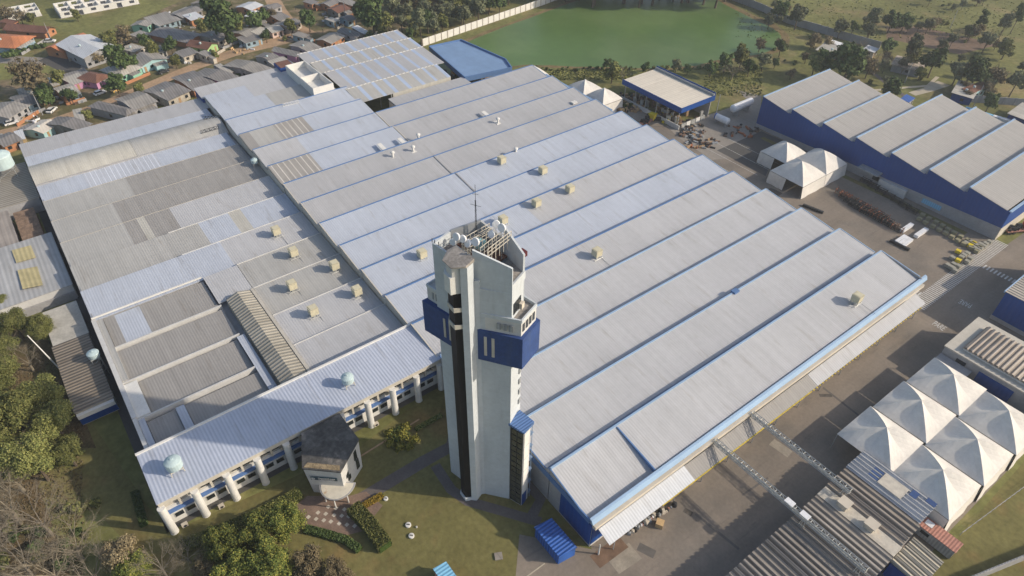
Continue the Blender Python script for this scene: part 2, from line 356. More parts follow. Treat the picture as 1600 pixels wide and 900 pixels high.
# repairs and stains of the yard surface
def patch(px, py, w_, h_, a, m, z): p = at(px, py); b = MB(); b.obox(p, a, w_, h_, z, z+.002); struct(b.build('asphalt_patch', m))
M_oil = mat('oil_darkened_asphalt', (.10, .09, .08), var=.3, scale=.6, fine=(2, .2)); M_tar = mat('fresh_tar_patch', (.13, .12, .11), var=.15, scale=.6); M_pale = mat('pale_concrete_repair', (.30, .265, .215), var=.2, scale=.4, fine=(2, .1))
patch(952, 862, 6.5, 2.6, 1.55, mat('brown_wet_slab', (.17, .11, .075), var=.3, scale=.6), .014); patch(975, 872, 5, 3.4, 1.5, M_pale, .012)
for q in ((1290, 618, 2.6, .8, .9, M_oil, .013), (1275, 600, 1.2, .5, .6, M_oil, .013), (1010, 860, 3, 1.6, .4, M_tar, .013), (1120, 830, 9, .5, .1, M_tar, .013), (1180, 760, 7, .35, 1.5, M_tar, .013), (1330, 640, .5, 14, 1.5, M_tar, .013), (1340, 420, 8, .4, .3, M_tar, .013), (1300, 400, 3, 2, .2, M_tar, .014), (1430, 440, 5, .4, 1.2, M_oil, .013), (1210, 300, 4, 2.5, .1, M_oil, .014), (1075, 800, 1.6, 1.0, .3, M_oil, .013), (1220, 700, 4, 2, .1, M_pale, .012)): patch(*q)
# lawn paths and plaza
sheet('path', ribbon([at(*p)[:2] for p in ((560, 782), (610, 752), (660, 722), (706, 697), (715, 660))], 2.6), .016, M_paver)
sheet('path', ribbon([at(*p)[:2] for p in ((680, 727), (705, 765), (730, 783), (790, 800), (845, 816))], 1.9), .020, M_paver)
sheet('path', ribbon([at(*p)[:2] for p in ((828, 812), (845, 780), (822, 755))], 1.9), .024, M_paver)
sheet('plaza', P((462, 790), (480, 775), (545, 775), (572, 768), (598, 790), (566, 830), (520, 842), (478, 822)), .028, M_pink)
b = MB()
for px, py in ((513, 792), (525, 794), (538, 796), (497, 801), (509, 803), (522, 805), (534, 806), (545, 807), (494, 811), (506, 813), (517, 815), (530, 818), (542, 820), (554, 822), (482, 808)):
    p = at(px, py); b.obox(p, .3, .62, .62, .03, .034)
struct(b.build('paving_slabs', M_slab))
struct(sheet('drain_strip', ribbon([at(*p)[:2] for p in ((560, 715), (600, 690), (655, 655))], .35), .014, M_dirt))
# streets of the village
road = [(-258.5, -60), (-259, -28), (-260.5, -10), (-260, 5), (-263, 20), (-270.5, 39), (-277, 56), (-281.5, 72), (-283, 94), (-284.5, 106)]
M_vil = mat('village_yard_soil', (.125, .115, .055), rough=.95, var=.3, scale=.15, fine=(1, .2), tint=((.25, .19, .125), .13, .5), spec=.1)
sheet('village_ground', P((-40, 190), (-40, 130), (60, 118), (180, 95), (215, 30), (300, -5), (600, -20), (640, 40), (560, 90), (300, 150), (60, 225)), .009, M_vil)
sheet('dirt_road', ribbon(road, [5, 5, 5.5, 5.5, 6, 6, 6, 7, 9, 9]), .012, M_dirt)
sheet('dirt_road', ribbon([(-283, 104), (-300, 103), (-318, 107), (-345, 113), (-380, 120)], [11, 9, 7, 7, 7]), .016, M_dirt)
sheet('paved_road', ribbon([(-345, -30), (-329, -4), (-312, 15), (-300, 22)], 7), .012, M_conc)
sheet('paved_road', P((60, 95), (110, 70), (128, 92), (125, 112), (95, 112)), .02, M_asphd)
sheet('verge', ribbon([(x-4.6, y) for x, y in road[2:-1]], 3.2), .008, M_lawnm)
# pond
pond = [(-214, 116), (-226, 128), (-233, 146), (-238.5, 160), (-243, 190), (-248, 220), (-254, 262), (-256, 292), (-236, 300), (-214.5, 284), (-190, 278), (-167, 274), (-158, 262), (-156, 250), (-159, 238), (-163.5, 226), (-164, 215), (-172, 200), (-181, 190), (-190, 178), (-199, 168), (-206, 160), (-207, 140)]
ctr = Vector((-205, 210))
def grow(poly, d): return [(ctr.x+(p[0]-ctr.x)*(1+d), ctr.y+(p[1]-ctr.y)*(1+d)) for p in poly]
def smoothp(poly, n=2):
    for _ in range(n):
        q = []
        for i in range(len(poly)):
            a, c = poly[i], poly[(i+1) % len(poly)]; q += [(a[0]*.75+c[0]*.25, a[1]*.75+c[1]*.25), (a[0]*.25+c[0]*.75, a[1]*.25+c[1]*.75)]
        poly = q
    return poly
random.seed(3)
sp = smoothp(pond)
sheet('pond_bank', [(p[0]+random.uniform(-.6, .6), p[1]+random.uniform(-.6, .6)) for p in grow(sp, .055)], .010, M_bank)
sheet('pond_water', [(p[0]+random.uniform(-.3, .3), p[1]+random.uniform(-.3, .3)) for p in sp], .03, M_water)
sheet('bare_field', P((1385, 42), (1420, 38), (1500, 55), (1560, 70), (1500, 85), (1440, 72), (1385, 60)), .006, M_field)
sheet('footpath', ribbon([at(*p)[:2] for p in ((1354, 142), (1400, 138), (1450, 134), (1465, 120))], 1.4), .010, M_cpath)
sheet('footpath', ribbon([at(*p)[:2] for p in ((1425, 147), (1450, 140), (1475, 130))], [3, 3.6, 5]), .014, M_cpath)
sheet('footpath', ribbon([at(*p)[:2] for p in ((1362, 112), (1385, 130), (1420, 155))], 2), .012, M_paver)

# ================================================================== MAIN FACTORY HALL
RID = [-49.8-11.2*k for k in range(13)]           # ridge lines, 11.2 m apart
hall = thing('factory_hall', 'huge factory hall with pale sawtooth roof and thin blue gutters, right behind the tower', 'factory', (-100, 98, 0))
Y0, Y1, ZR, ZG = 46.0, 149.6, 10.0, 8.75
segs = {  # colour segments along each bay
 0: [(47, 62.2, M_lgrey), (62.2, 149.6, M_lgrey)], 1: [(47, 149.6, M_lgrey)], 2: [(47, 149.6, M_lgrey)], 3: [(46, 149.6, M_lgrey)],
 4: [(46, 149.6, M_lgrey)], 5: [(46, 149.6, M_blueish)], 6: [(46, 92, M_blueish), (92, 149.6, M_lgrey)], 7: [(46, 149.6, M_blueish)],
 8: [(46, 149.6, M_blueish)], 9: [(46, 148.6, M_grey)], 10: [(46, 148.6, M_grey)], 11: [(86, 148.6, M_grey)], 12: [(86, 148.6, M_grey)]}
for k, sg in segs.items():
    x0 = RID[k]; gx = x0+10.2
    for (a, c, m) in sg:
        zr, zg = ZR, ZG
        if k == 0: zr, zg, gx = (9.9, 7.35, -39.4) if a < 60 else (ZR, 8.2, -39.4)
        MB().slab(x0+.35, a, gx, c, zr, zg).build('roof_bay', m, hall)
    a, c = sg[0][0], sg[-1][1]
    cap = MB(); wdt = .55 if k < 3 else .38
    cap.box(x0, a, ZR-.1, x0+.36, c, ZR+.14); cap.build('ridge_cap', M_fascia if k < 4 else M_cap, hall)
    if k > 0 or True:   # clerestory below the ridge, facing away from the camera
        MB().box(x0+.02, a+.1, ZG-.6, x0+.14, c-.1, ZR-.11).build('clerestory', M_gut, hall)
    if k < 12:
        MB().box(RID[k+1]+10.2, max(a, segs[min(k+1, 12)][0][0])+.02, ZG-.25, x0+.02, c-.02, ZG-.12).build('gutter', M_gut, hall)
    for yy, s in ((a, -1), (c, 1)):   # gable ends
        e = MB(); xa, xb = x0+.1, (gx+.9 if k else -38.8)
        zr2, zg2 = (9.9, 7.3) if k == 0 and s < 0 else (ZR, ZG)
        y_ = yy+.02*s
        e.add([(xa, y_, 0), (xb, y_, 0), (xb, y_, zg2-.02), (gx, y_, zg2-.02), (xa, y_, zr2-.02), (xa, y_-.2*s, 0), (xb, y_-.2*s, 0), (xb, y_-.2*s, zg2-.02), (gx, y_-.2*s, zg2-.02), (xa, y_-.2*s, zr2-.02)],
              [(0, 1, 2, 3, 4), (9, 8, 7, 6, 5), (0, 5, 6, 1), (1, 6, 7, 2), (2, 7, 8, 3), (3, 8, 9, 4), (4, 9, 5, 0)])
        e.build('end_wall', M_wallbe if (s < 0 and k > 3) else M_wallg, hall)
        t = MB()    # flashing on the rake
        for q0, q1 in (((x0+.2, zr2), (gx, zg2)),):
            t.add([(q0[0], y_, q0[1]), (q1[0], y_, q1[1]), (q1[0], y_+.22*s, q1[1]), (q0[0], y_+.22*s, q0[1]),
                   (q0[0], y_, q0[1]+.1), (q1[0], y_, q1[1]+.1), (q1[0], y_+.22*s, q1[1]+.1), (q0[0], y_+.22*s, q0[1]+.1)],
                  [(3, 2, 1, 0), (4, 5, 6, 7), (0, 1, 5, 4), (1, 2, 6, 5), (2, 3, 7, 6), (3, 0, 4, 7)])
        t.build('rake_flashing', M_fascia if s > 0 else (M_cap if k < 4 else M_wallbe), hall)
# step between the low corner roof and the long bay
b = MB(); b.add([(-49.2, 62.1, 9.9), (-39.4, 62.1, 7.3), (-39.4, 62.1, 8.35), (-49.2, 62.1, 10.05), (-49.2, 62.35, 9.9), (-39.4, 62.35, 7.3), (-39.4, 62.35, 8.35), (-49.2, 62.35, 10.05)],
                [(0, 1, 2, 3), (7, 6, 5, 4), (3, 2, 6, 7), (0, 4, 5, 1), (1, 5, 6, 2), (0, 3, 7, 4)])
b.build('step_wall', M_cap, hall)
# lower-right facade with lit parapet and canopy
MB().box(-38.8, 47, 0, -38.55, 149.6, 7.2).build('front_wall', M_wall, hall)
b = MB(); b.add([(-39.15, 46.7, 8.58), (-38.7, 46.7, 8.50), (-38.25, 46.7, 7.6), (-38.6, 46.7, 7.45), (-39.15, 151.8, 8.58), (-38.7, 151.8, 8.50), (-38.25, 151.8, 7.6), (-38.6, 151.8, 7.45)],
                [(0, 1, 5, 4), (1, 2, 6, 5), (2, 3, 7, 6), (3, 0, 4, 7), (0, 3, 2, 1), (4, 5, 6, 7)])
b.build('parapet', M_fascia, hall)
MB().box(-38.54, 46.9, 6.5, -37.75, 150, 7.3).build('parapet_base', M_slab, hall)
MB().slab(-37.74, 47.6, -34.9, 68.2, 6.3, 5.3, .1).build('canopy', M_white_r, hall)
MB().slab(-37.74, 68.3, -35.0, 105, 6.1, 5.1, .1).build('canopy', M_taupe, hall); MB().slab(-37.74, 105.1, -35.0, 147, 6.1, 5.1, .1).build('canopy', M_lgrey, hall)
MB().box(-34.98, 60, 4.95, -34.8, 103, 5.1).build('canopy_edge', M_ypaint, hall)
b = MB()
for i in range(40): b.box(-34.98, 103.4+i*1.05, 4.95, -34.75, 103.8+i*1.05, 5.12)
b.build('canopy_edge_brackets', M_ypaint, hall)['kind'] = 'stuff'
MB().box(-39.2, 46.72, 6.8, -55.9, 46.98, 8.0).build('side_fascia', M_cap, hall)
MB().box(-46.4, 46.74, 1.0, -38.6, 46.96, 6.78).build('blue_panel', M_navy, hall)
MB().box(-38.54, 47.0, 1.0, -38.4, 51.5, 6.4).build('blue_panel', M_navyY, hall)
for i in range(5):
    y = 72+i*16; MB().box(-38.54, y, 0, -38.42, y+5, 4.2).build('loading_door', M_ctg, hall)
for i in range(14): MB().tube((-35.8, 50+i*7.4, 0), (-35.8, 50+i*7.4, 5.15), .09).build('canopy_post', M_ctg, hall)
# flat transition roof strip right of the open yard
MB().slab(-194.8, 96, -184.5, 126, 7.6, 7.0, .15).build('roof_bay', M_grey, hall)
MB().box(-194.6, 96.1, 0, -184.6, 125.9, 6.8).build('end_wall', M_wallbe, hall)
for (k, y) in ((8, 86.2), (9, 86.2)):
    b = MB()
    x0 = RID[k]; b.add([(x0+.5, y, ZR+.02), (x0+10.1, y, ZG+.04), (x0+10.1, y+.4, ZG+.04), (x0+.5, y+.4, ZR+.02), (x0+.5, y, ZR+.16), (x0+10.1, y, ZG+.18), (x0+10.1, y+.4, ZG+.18), (x0+.5, y+.4, ZR+.16)],
                       [(3, 2, 1, 0), (4, 5, 6, 7), (0, 1, 5, 4), (1, 2, 6, 5), (2, 3, 7, 6), (3, 0, 4, 7)])
    b.build('expansion_joint', M_wallg, hall)
# rust stains near the mushroom vents are surface stains: darker sheets built in as roof sheets
# ---- low annex along the far end of the hall
ax = thing('lean_to', 'low blue and white lean-to roof along the pond side end of the factory hall', 'lean-to', (-160, 152, 0))
MB().slab(-184, 150.6, -150, 153.2, 5.6, 5.6, .12).build('roof', M_white_r, ax)
MB().slab(-184, 153.3, -148.6, 155.6, 5.0, 5.0, .12).build('roof', M_hangar, ax)
MB().box(-183.5, 150.7, 0, -150.3, 155, 4.8).build('wall', M_navy, ax)
b = MB()
for k in range(4, 9):
    x0 = RID[k]; b.slab(x0+1, 149.9, x0+10.6, 151.9, 7.9, 6.9, .12)
o = one(b, 'eaves_canopy', M_hangar, 'narrow blue eaves canopy stepping along the yard end of the factory hall', 'canopy')

# ================================================================== OLD WORKSHOPS (left of the hall)
ow = thing('workshop_building', 'old low workshop block with patched grey and beige roofs, left of the factory hall', 'factory', (-150, 20, 0))
def bay(parent, x0, x1, zl, zh, sg, nm='roof_bay'):
    for (a, c, m) in sg: MB().slab(x0+.05, a, x1-.05, c, zh, zl, .15).build(nm, m, parent)
yL, yR = -7.6, 45.8
bay(ow, -150.6, -139.4, 6.3, 7.1, [(yL, 24, M_blueish), (24, yR, M_lgrey)])
bay(ow, -161.6, -150.7, 6.3, 7.1, [(yL, 22.3, M_beige), (22.3, 30, M_blueish), (30, 33.2, M_cream), (33.2, yR, M_blueish)])
bay(ow, -172.8, -161.7, 6.3, 7.1, [(yL, 7, M_beige), (7, 10.2, M_taupe), (10.2, 12, M_cream), (12, 18.4, M_taupe), (18.4, yR, M_lgrey)])
bay(ow, -184, -172.9, 6.3, 7.1, [(yL, 7, M_beige), (7, yR, M_taupe)])
bay(ow, -195.2, -184.1, 6.3, 7.1, [(yL, 13, M_beige), (13, yR-1, M_taupe)])
bay(ow, -204.5, -195.3, 6.3, 7.1, [(yL, 4, M_blueish), (4, 23.5, roofmat('roof_sheet_striped_pale', (.45, .48, .54), joint=('y', 1.3, .18, 1.4))), (23.5, yR-1, M_blueish)])
# arched cream roof
A = MB(); n = 12; 
for sidx, (ya, yb, m) in enumerate(((yL, 19, M_cream), (19.05, 45.6, M_beige))):
    A = MB(); zz = []
    for i in range(n+1):
        t = i/n; x = -218.4+(14.0)*t; z = 6.6+2.0*math.sin(math.pi*t); zz.append((x, z))
    for i in range(n):
        A.quad((zz[i][0], ya, zz[i][1]), (zz[i+1][0], ya, zz[i+1][1]), (zz[i+1][0], yb, zz[i+1][1]), (zz[i][0], yb, zz[i][1]))
    A.add([(x, ya, z) for x, z in zz]+[(-204.4, ya, 6), (-218.4, ya, 6)], [tuple(range(n+3))])
    A.add([(x, yb, z) for x, z in zz]+[(-204.4, yb, 6), (-218.4, yb, 6)], [tuple(range(n+3))[::-1]])
    A.build('arched_roof', m, ow, smooth=False)
bay(ow, -224.2, -218.4, 6.5, 6.9, [(yL, yR-8, M_blueish), (yR-8, yR-.5, M_blueish)])
bay(ow, -232.6, -224.3, 6.9, 7.3, [(yL, 10, M_grey), (10, yR+4, M_grey)])
# right-hand roofs with coolers
bay(ow, -139.3, -128.9, 6.5, 7.0, [(16.3, 24.2, M_lgrey), (24.3, yR, M_beige)])
bay(ow, -128.8, -117.6, 6.5, 7.0, [(24.3, yR, M_beige)])
bay(ow, -117.5, -106.4, 6.5, 7.0, [(24.3, yR, M_lgrey)])
bay(ow, -106.3, -95.2, 6.5, 7.0, [(24.3, yR, M_lgrey)])
for x in (-139.35, -128.85, -117.55, -106.35): MB().box(x-.10, 24.3, 7.0, x+.10, yR, 7.16).build('ridge_cap', M_wall, ow)
for x in (-150.65, -161.65): MB().box(x-.1, 15, 7.08, x+.1, yR, 7.22).build('ridge_cap', M_wall, ow)
for x in (-172.85, -184.05, -195.25): MB().box(x-.05, yL, 7.02, x+.05, yR, 7.14).build('ridge_cap', M_wallbe, ow)
for x in (-150.65, -161.65, -172.85, -184.05, -195.25): MB().box(x-.42, yL+.1, 6.2, x-.06, yR-.6, 6.42).build('gutter', M_ctg, ow)
MB().box(-139.35-.2, yL, 7.0, -139.35+.1, 16, 7.35).build('ridge_cap', M_wallw, ow)
MB().box(-204.7, yL, 7.05, -204.4, 40, 7.45).build('ridge_cap', M_wallg, ow)
# sunken flat rooms behind the office wing
for (x0, x1, z, sg) in ((-138.9, -128.6, 6.0, [(-5.6, -3.4, M_taupe), (-3.4, 1.8, M_blueish), (1.8, 16, M_taupe)]), (-127.3, -117.4, 5.7, [(-5.8, 16.4, M_taupe)]),
                        (-116.2, -106.3, 5.6, [(-4.4, 15.6, M_taupe)]), (-104.9, -95.2, 5.5, [(-5.8, -.6, M_taupe), (1.2, 23.4, M_taupe)])):
    for (a, c, m) in sg: MB().slab(x0, a, x1, c, z+.25, z-.2, .15).build('low_roof', m, ow)
for x in (-128.5, -117.3, -106.2): MB().box(x+.02, -7.5, 4.8, x+.36, 16.6, 6.4).build('parapet_wall', M_wall, ow)
MB().box(-139.3, -7.8, 5, -106.3, -6.9, 6.9).build('parapet_wall', M_wall, ow); MB().box(-106.2, -7.8, 5, -95, -7.1, 6.8).build('parapet_wall', M_wall, ow)
MB().box(-139, -6.85, 5, -117.4, -5.7, 6.55).build('parapet_strip', M_beige, ow)
MB().box(-106.1, -7.05, 5, -95.3, -5.9, 6.3).build('parapet_strip', M_blueish, ow)
MB().box(-116.3, -6.9, 5, -106.3, -4.5, 6.5).build('parapet_strip', M_wallw, ow)
MB().slab(-104.9, -.5, -95.2, 1.1, 6.1, 5.8, .3).build('parapet_strip', M_blueish, ow)
MB().slab(-116.2, 15.7, -95.2, 17.3, 6.6, 6.2, .3).build('parapet_strip', M_blueish, ow)
# light well wall and long ribbed monitor roof
b = MB(); m_rib = roofmat('monitor_roof_ribbed', (.36, .335, .28), ax='x', per=.95, dark=.28, bmp=.06, var=.2, streakamt=.15)
b.add([(-128.4, 17.9, 7.3), (-95.6, 17.9, 7.3), (-95.6, 20.6, 8.2), (-128.4, 20.6, 8.2), (-128.4, 23.4, 7.3), (-95.6, 23.4, 7.3), (-128.4, 17.9, 5), (-95.6, 17.9, 5), (-128.4, 23.4, 5), (-95.6, 23.4, 5)],
      [(0, 1, 2, 3), (3, 2, 5, 4), (6, 7, 1, 0), (9, 8, 4, 5), (1, 7, 9, 5, 2), (0, 3, 4, 8, 6)])
b.build('monitor_roof', m_rib, ow)
b = MB(); b.box(-128.5, 23.5, 7.0, -95.6, 24.15, 7.45); b.build('parapet_wall', M_wallbe, ow)
w_ = MB()
w_.box(-232.4, -7.4, 0, -139.3, -7.2, 6.5); w_.box(-232.5, -7.3, 0, -232.3, 49.5, 6.8); w_.box(-106, -7.2, 0, -95.2, -7.0, 5.2)
w_.box(-139.3, -7.2, 0, -106, -6.9, 5); w_.box(-232.3, 49.4, 0, -229.8, 49.6, 6.6)
w_.box(-139.2, 16.15, 0, -95.2, 24.2, 4.9); w_.box(-138.9, -5, 0, -95.3, 16.2, 4.7); w_.box(-150.6, -7.1, 0, -139.4, 46, 6.2); w_.box(-232, -7, 0, -151, 45.6, 6.2); w_.box(-139, 24.3, 0, -95.5, 45.6, 6.1)
w_.build('wall', M_wallg, ow)

# ---- upper workshops
uw = thing('workshop_building', 'raised grey and bluish roofed workshop between the old workshops and the striped shed roof', 'factory', (-200, 66, 0))
bay(uw, -236.4, -228.4, 8.6, 9.3, [(45.6, 80, M_lgrey)])
bay(uw, -228.3, -217.6, 8.9, 9.5, [(46.4, 60, M_blueish), (60, 81, M_lgrey)])
bay(uw, -217.5, -206.9, 9.1, 9.8, [(46.2, 63, M_blueish), (63, 84, M_beige)])
strp = roofmat('roof_sheet_striped', (.33, .315, .295), streakamt=.10, joint=('y', 1.75, .28, 1.7))
for k, sg in ((14, [(46, 87, M_blueish)]), (13, [(46, 49, M_taupe), (49, 56.5, M_beige), (56.5, 66, strp), (66, 86.5, M_blueish)]),
              (12, [(46, 59, M_lgrey), (59, 85.6, M_blueish)]), (11, [(46, 58.3, strp), (58.3, 85.6, M_blueish)])):
    x0 = -49.8-11.2*k
    for (a, c, m) in sg: MB().slab(x0+.3, a, x0+10.3, c, ZR, ZG, .15).build('roof_bay', m, uw)
    MB().box(x0, sg[0][0], ZR-.1, x0+.3, sg[-1][1], ZR+.12).build('ridge_cap', M_cap, uw)
    MB().box(x0+10.3, sg[0][0], ZG-.3, x0+11.2, sg[-1][1], ZG-.1).build('gutter', M_gut, uw)
    e = MB(); xa, xb = x0, x0+11.2
    for y_ in (45.9, sg[-1][1]+.1): e = MB(); e.add([(xa, y_, 0), (xb, y_, 0), (xb, y_, 8.6), (xa+10.3, y_, 8.7), (xa, y_, 9.95)], [(0, 1, 2, 3, 4)]).build('end_wall', M_wallbe, uw)
b = MB(); b.box(-236.3, 45.7, 0, -228.4, 79.9, 8.3); b.build('wall', M_navy, uw)
b = MB(); b.box(-228.2, 46.4, 0, -207, 80.9, 8.6); b.box(-206.9, 46.2, 0, -173.4, 85.2, 8.4); b.build('wall', M_wallbe, uw)
# penthouse tank room, open topped
ph = thing('rooftop_enclosure', 'open-topped white walled rooftop enclosure with a dividing wall and blue base', 'enclosure', (-217, 79, 8.6))
b = MB()
x0, x1, ya, yb = -229, -206.5, 75.4, 82.6
b.box(x0, ya, 8.8, x1, ya+.3, 12.4); b.box(x0, yb-.3, 8.8, x1, yb, 12.4); b.box(x0, ya+.3, 8.8, x0+.3, yb-.3, 12.4); b.box(x1-.3, ya+.3, 9.8, x1, yb-.3, 12.4); b.box(-217.2, ya+.3, 8.8, -216.9, yb-.3, 12.3)
b.build('wall', M_wallw, ph); MB().box(x0+.3, ya+.3, 9.9, x1-.3, yb-.3, 10.1).build('floor', M_wallw, ph)
MB().box(x1-.1, ya-.1, 8.2, x1+.3, yb+.2, 9.7).build('blue_base', M_navyY, ph)
o = one(MB().prism([(-238.5, 74.6), (-232.5, 74.6), (-232.5, 80), (-238.5, 80)], 8.4, 10.2).mat(1).box(-238.2, 74.9, 10.2, -232.8, 79.7, 10.35), 'roof_hut', [M_navy, M_tile2], 'small blue rooftop hut with a rusty brown top beside the white open enclosure', 'hut')
# ---- striped roof shed
sr = thing('open_shed', 'large open shed under stepped grey roofs with translucent bluish strips', 'shed', (-218, 104, 0))
bounds = [(-239.5, -229.7, 10.4, 10.1, 84, 125.6), (-229.6, -219.8, 10.4, 10.0, 84.5, 125.6), (-219.7, -204.8, 10.3, 9.7, 85.2, 125), (-204.7, -195.6, 9.6, 8.6, 85.8, 121.6)]
for i, (x0, x1, za, zb, ya, yb) in enumerate(bounds):
    m1 = MB(); y = ya; j = 0
    while y < yb-.3:
        wd = 3.9 if j % 2 == 0 else 1.35
        if j % 7 == 4: wd *= .8
        y2 = min(y+wd, yb); m1.mat(j % 2).slab(x0, y, x1, y2-.003, za+.35, zb, .12); y = y2; j += 1
    m1.build('roof_bay', [M_grey if i in (0, 2) else M_beige, M_trans], sr)
    MB().box(x0-.1, ya, za+.3, x0+.14, yb, za+.48).build('ridge_cap', mat('spotted_white_ridge', (.62, .62, .6), joint=('y', 1.5, .5, .55)), sr)
for x, z in ((-239, 10), (-229.6, 9.9), (-219.7, 9.7), (-204.7, 9.2), (-196, 8.4)):
    for y in (87, 98, 110, 121): MB().tube((x, y, 0), (x, y, z), .18).build('post', M_steel, sr)
b = MB(); b.add([(-195.7, 98.5, 6.8), (-195.7, 121.5, 7.0), (-195.7, 121.5, 8.5), (-195.7, 98.5, 8.5)], [(0, 1, 2, 3)]); b.box(-196, 98.5, 6.6, -195.6, 121.5, 8.45); b.build('front_wall', M_cream, sr)
MB().box(-239.3, 84.4, 0, -239.0, 125.4, 9.8).build('wall', M_wallg, sr)
# blue roofed canopy by the pond
cp = thing('blue_roofed_shelter', 'flat mid-blue roofed open shelter at the pond edge', 'shelter', (-207, 136, 0))
poly = [(-224.5, 130.5), (-193.4, 126), (-190.4, 144.4), (-198, 147.2), (-223.2, 144.2)]
MB().prism(poly, 7.2, 7.5).build('roof', M_hangar, cp)
b = MB()
for i in range(5):
    a, c = Vector((*poly[i], 0)), Vector((*poly[(i+1) % 5], 0)); d = (c-a); b.obox((a+c)/2, math.atan2(d.y, d.x), d.length, .35, 6.3, 8.1)
b.build('parapet', M_cap, cp)
for p in poly: MB().tube(((p[0]+207)*.93-207, (p[1]-136)*.93+136, 0), ((p[0]+207)*.93-207, (p[1]-136)*.93+136, 7.2), .2).build('post', M_steel, cp)
b = MB()
random.seed(11)
for i in range(46):
    b.obox((random.uniform(-214, -194), random.uniform(129, 143)), random.random()*3, random.uniform(.8, 2.4), random.uniform(.6, 1.5), 0.02, random.uniform(.6, 2.4)); b.m = random.randrange(3)
tag(b.build('machinery_pile', [M_scrap, M_dark, M_wood]), 'mixed rusty machinery and timber stored under the blue shelter', 'machinery', kind='stuff')
# open yard hole with brick rubble and pipes
b = MB()
for i in range(150):
    x, y = random.gauss(-180.5, 1.3), random.gauss(90.5, 1.6); b.obox((x, y), random.random()*3, random.uniform(.3, .9), random.uniform(.2, .5), max(0, 2.2-.5*math.hypot(x+180.5, y-90.5)), max(0, 2.2-.5*math.hypot(x+180.5, y-90.5))+.45); b.m = i % 2
tag(b.build('scrap_heap', [M_card, M_orange]), 'heap of orange and tan scrap in the dark open court beside the striped roofs', 'scrap heap', kind='stuff')
for i in range(16):
    q = MB(); y = 94+i*1.0; q.box(-189.5, y, .02, -177, y+.5, 2+.5*math.sin(i)); 
    one(q, 'steel_stack', M_dark, 'dark stack of steel bars in the open court by the striped roof shed', 'steel stack', 'steel stacks in the open court')
# ================================================================== OFFICE WING
of = thing('office_wing', 'two-storey office wing with bluish metal roof and thick white columns', 'office building', (-89, 19, 0))
MB().slab(-95.2, -9.1, -83.5, 46.2, 9.2, 8.75, .18).build('roof', roofmat('office_roof_sheet', (.43, .475, .575), per=.62, dark=.06, bmp=.018, streakamt=.04), of)
MB().box(-95.4, -9.2, 9.2, -95.0, 46.3, 9.5).build('roof_kerb', M_fascia if 0 else M_wallw, of)
MB().box(-95, -8.9, 0, -85.6, 46, 8.4).build('wall', M_wallbe, of)
MB().box(-85.59, -9.0, 7.35, -83.75, 46.0, 8.45).build('eaves_soffit', M_wallbe, of)
MB().box(-85.59, -8.6, 3.35, -84.7, 45.8, 3.75).build('blue_ledge', mat('blue_painted_ledge', (.10, .19, .42)), of)
MB().box(-85.58, -8.7, .02, -85.2, 45.9, 3.3).build('ground_floor_wall', M_wallw, of)
MB().box(-85.58, -8.7, 3.8, -85.3, 45.9, 4.6).build('upper_floor_wall', M_wallw, of)
cy = [-8.8+5.45*k for k in range(11)]
for y in cy:
    c = MB().lathe((-83.5, y, 0), [(.72, 0), (.68, .1), (.64, 7.45)], 18); c.build('column', M_wallw, of, smooth=False)
for i in range(10):
    y0 = cy[i]+.9
    for j in range(2):
        y = y0+j*2.0
        if i in (6,) : y = y0+j*1.9
        f_ = MB().box(-85.28, y+.15, 1.25, -85.12, y+1.75, 2.5).build('window', M_frame, of); MB().box(-85.119, y+.25, 1.35, -85.10, y+1.65, 2.4).build('pane', M_glass, f_)
        small = i in (0, 5)
        f_ = MB().box(-85.59, y+.05, 5.9 if small else 4.9, -85.42, y+1.85, 6.7).build('window', M_frame, of); MB().box(-85.419, y+.15, 6.0 if small else 5.0, -85.40, y+1.75, 6.6).build('pane', M_glass, f_)
    b = MB().box(-85.25, y0+1.75, 4.3, -84.8, y0+2.15, 7.3); b.build('pilaster', M_wallbe, of)
    if i not in (4, 5): MB().box(-85.1, y0+3.5, 5.9-.9*(i % 2), -84.5, y0+4.3, 6.5-.9*(i % 2)).build('air_conditioner', M_slab, of)
def acunit(px, py, lab):
    p = at(px, py); t = thing('air_conditioner', lab, 'air conditioner', (p.x, p.y, 0))
    MB().box(p.x-.3, p.y-.5, .12, p.x+.3, p.y+.5, .85).build('case', M_slab, t); b = MB().lathe((p.x+.31, p.y, .5), [(.28, 0), (.28, .03)], 12, (1, 0, 0)); b.build('fan_grille', M_dark, t)
acunit(290, 822, 'cream air conditioner on the ground between the first and second office columns from the left')
acunit(347, 793, 'cream air conditioner on the ground between the second and third office columns from the left')
acunit(588, 665, 'cream air conditioner beside the first office column right of the entrance pavilion')
# ================================================================== ENTRANCE PAVILION
pv = thing('entrance_pavilion', 'wedge shaped concrete entrance pavilion with mossy dark roof in front of the office wing', 'pavilion', (-77, 18, 0))
rp = [(-76.2, 13.2), (-71.7, 18.1), (-75.9, 23.7), (-83.2, 23.5), (-83.2, 16.2)]
bp = [(-76.4, 13.8), (-72.6, 18.2), (-76.0, 23.4), (-83.1, 23.3), (-83.1, 16.6)]
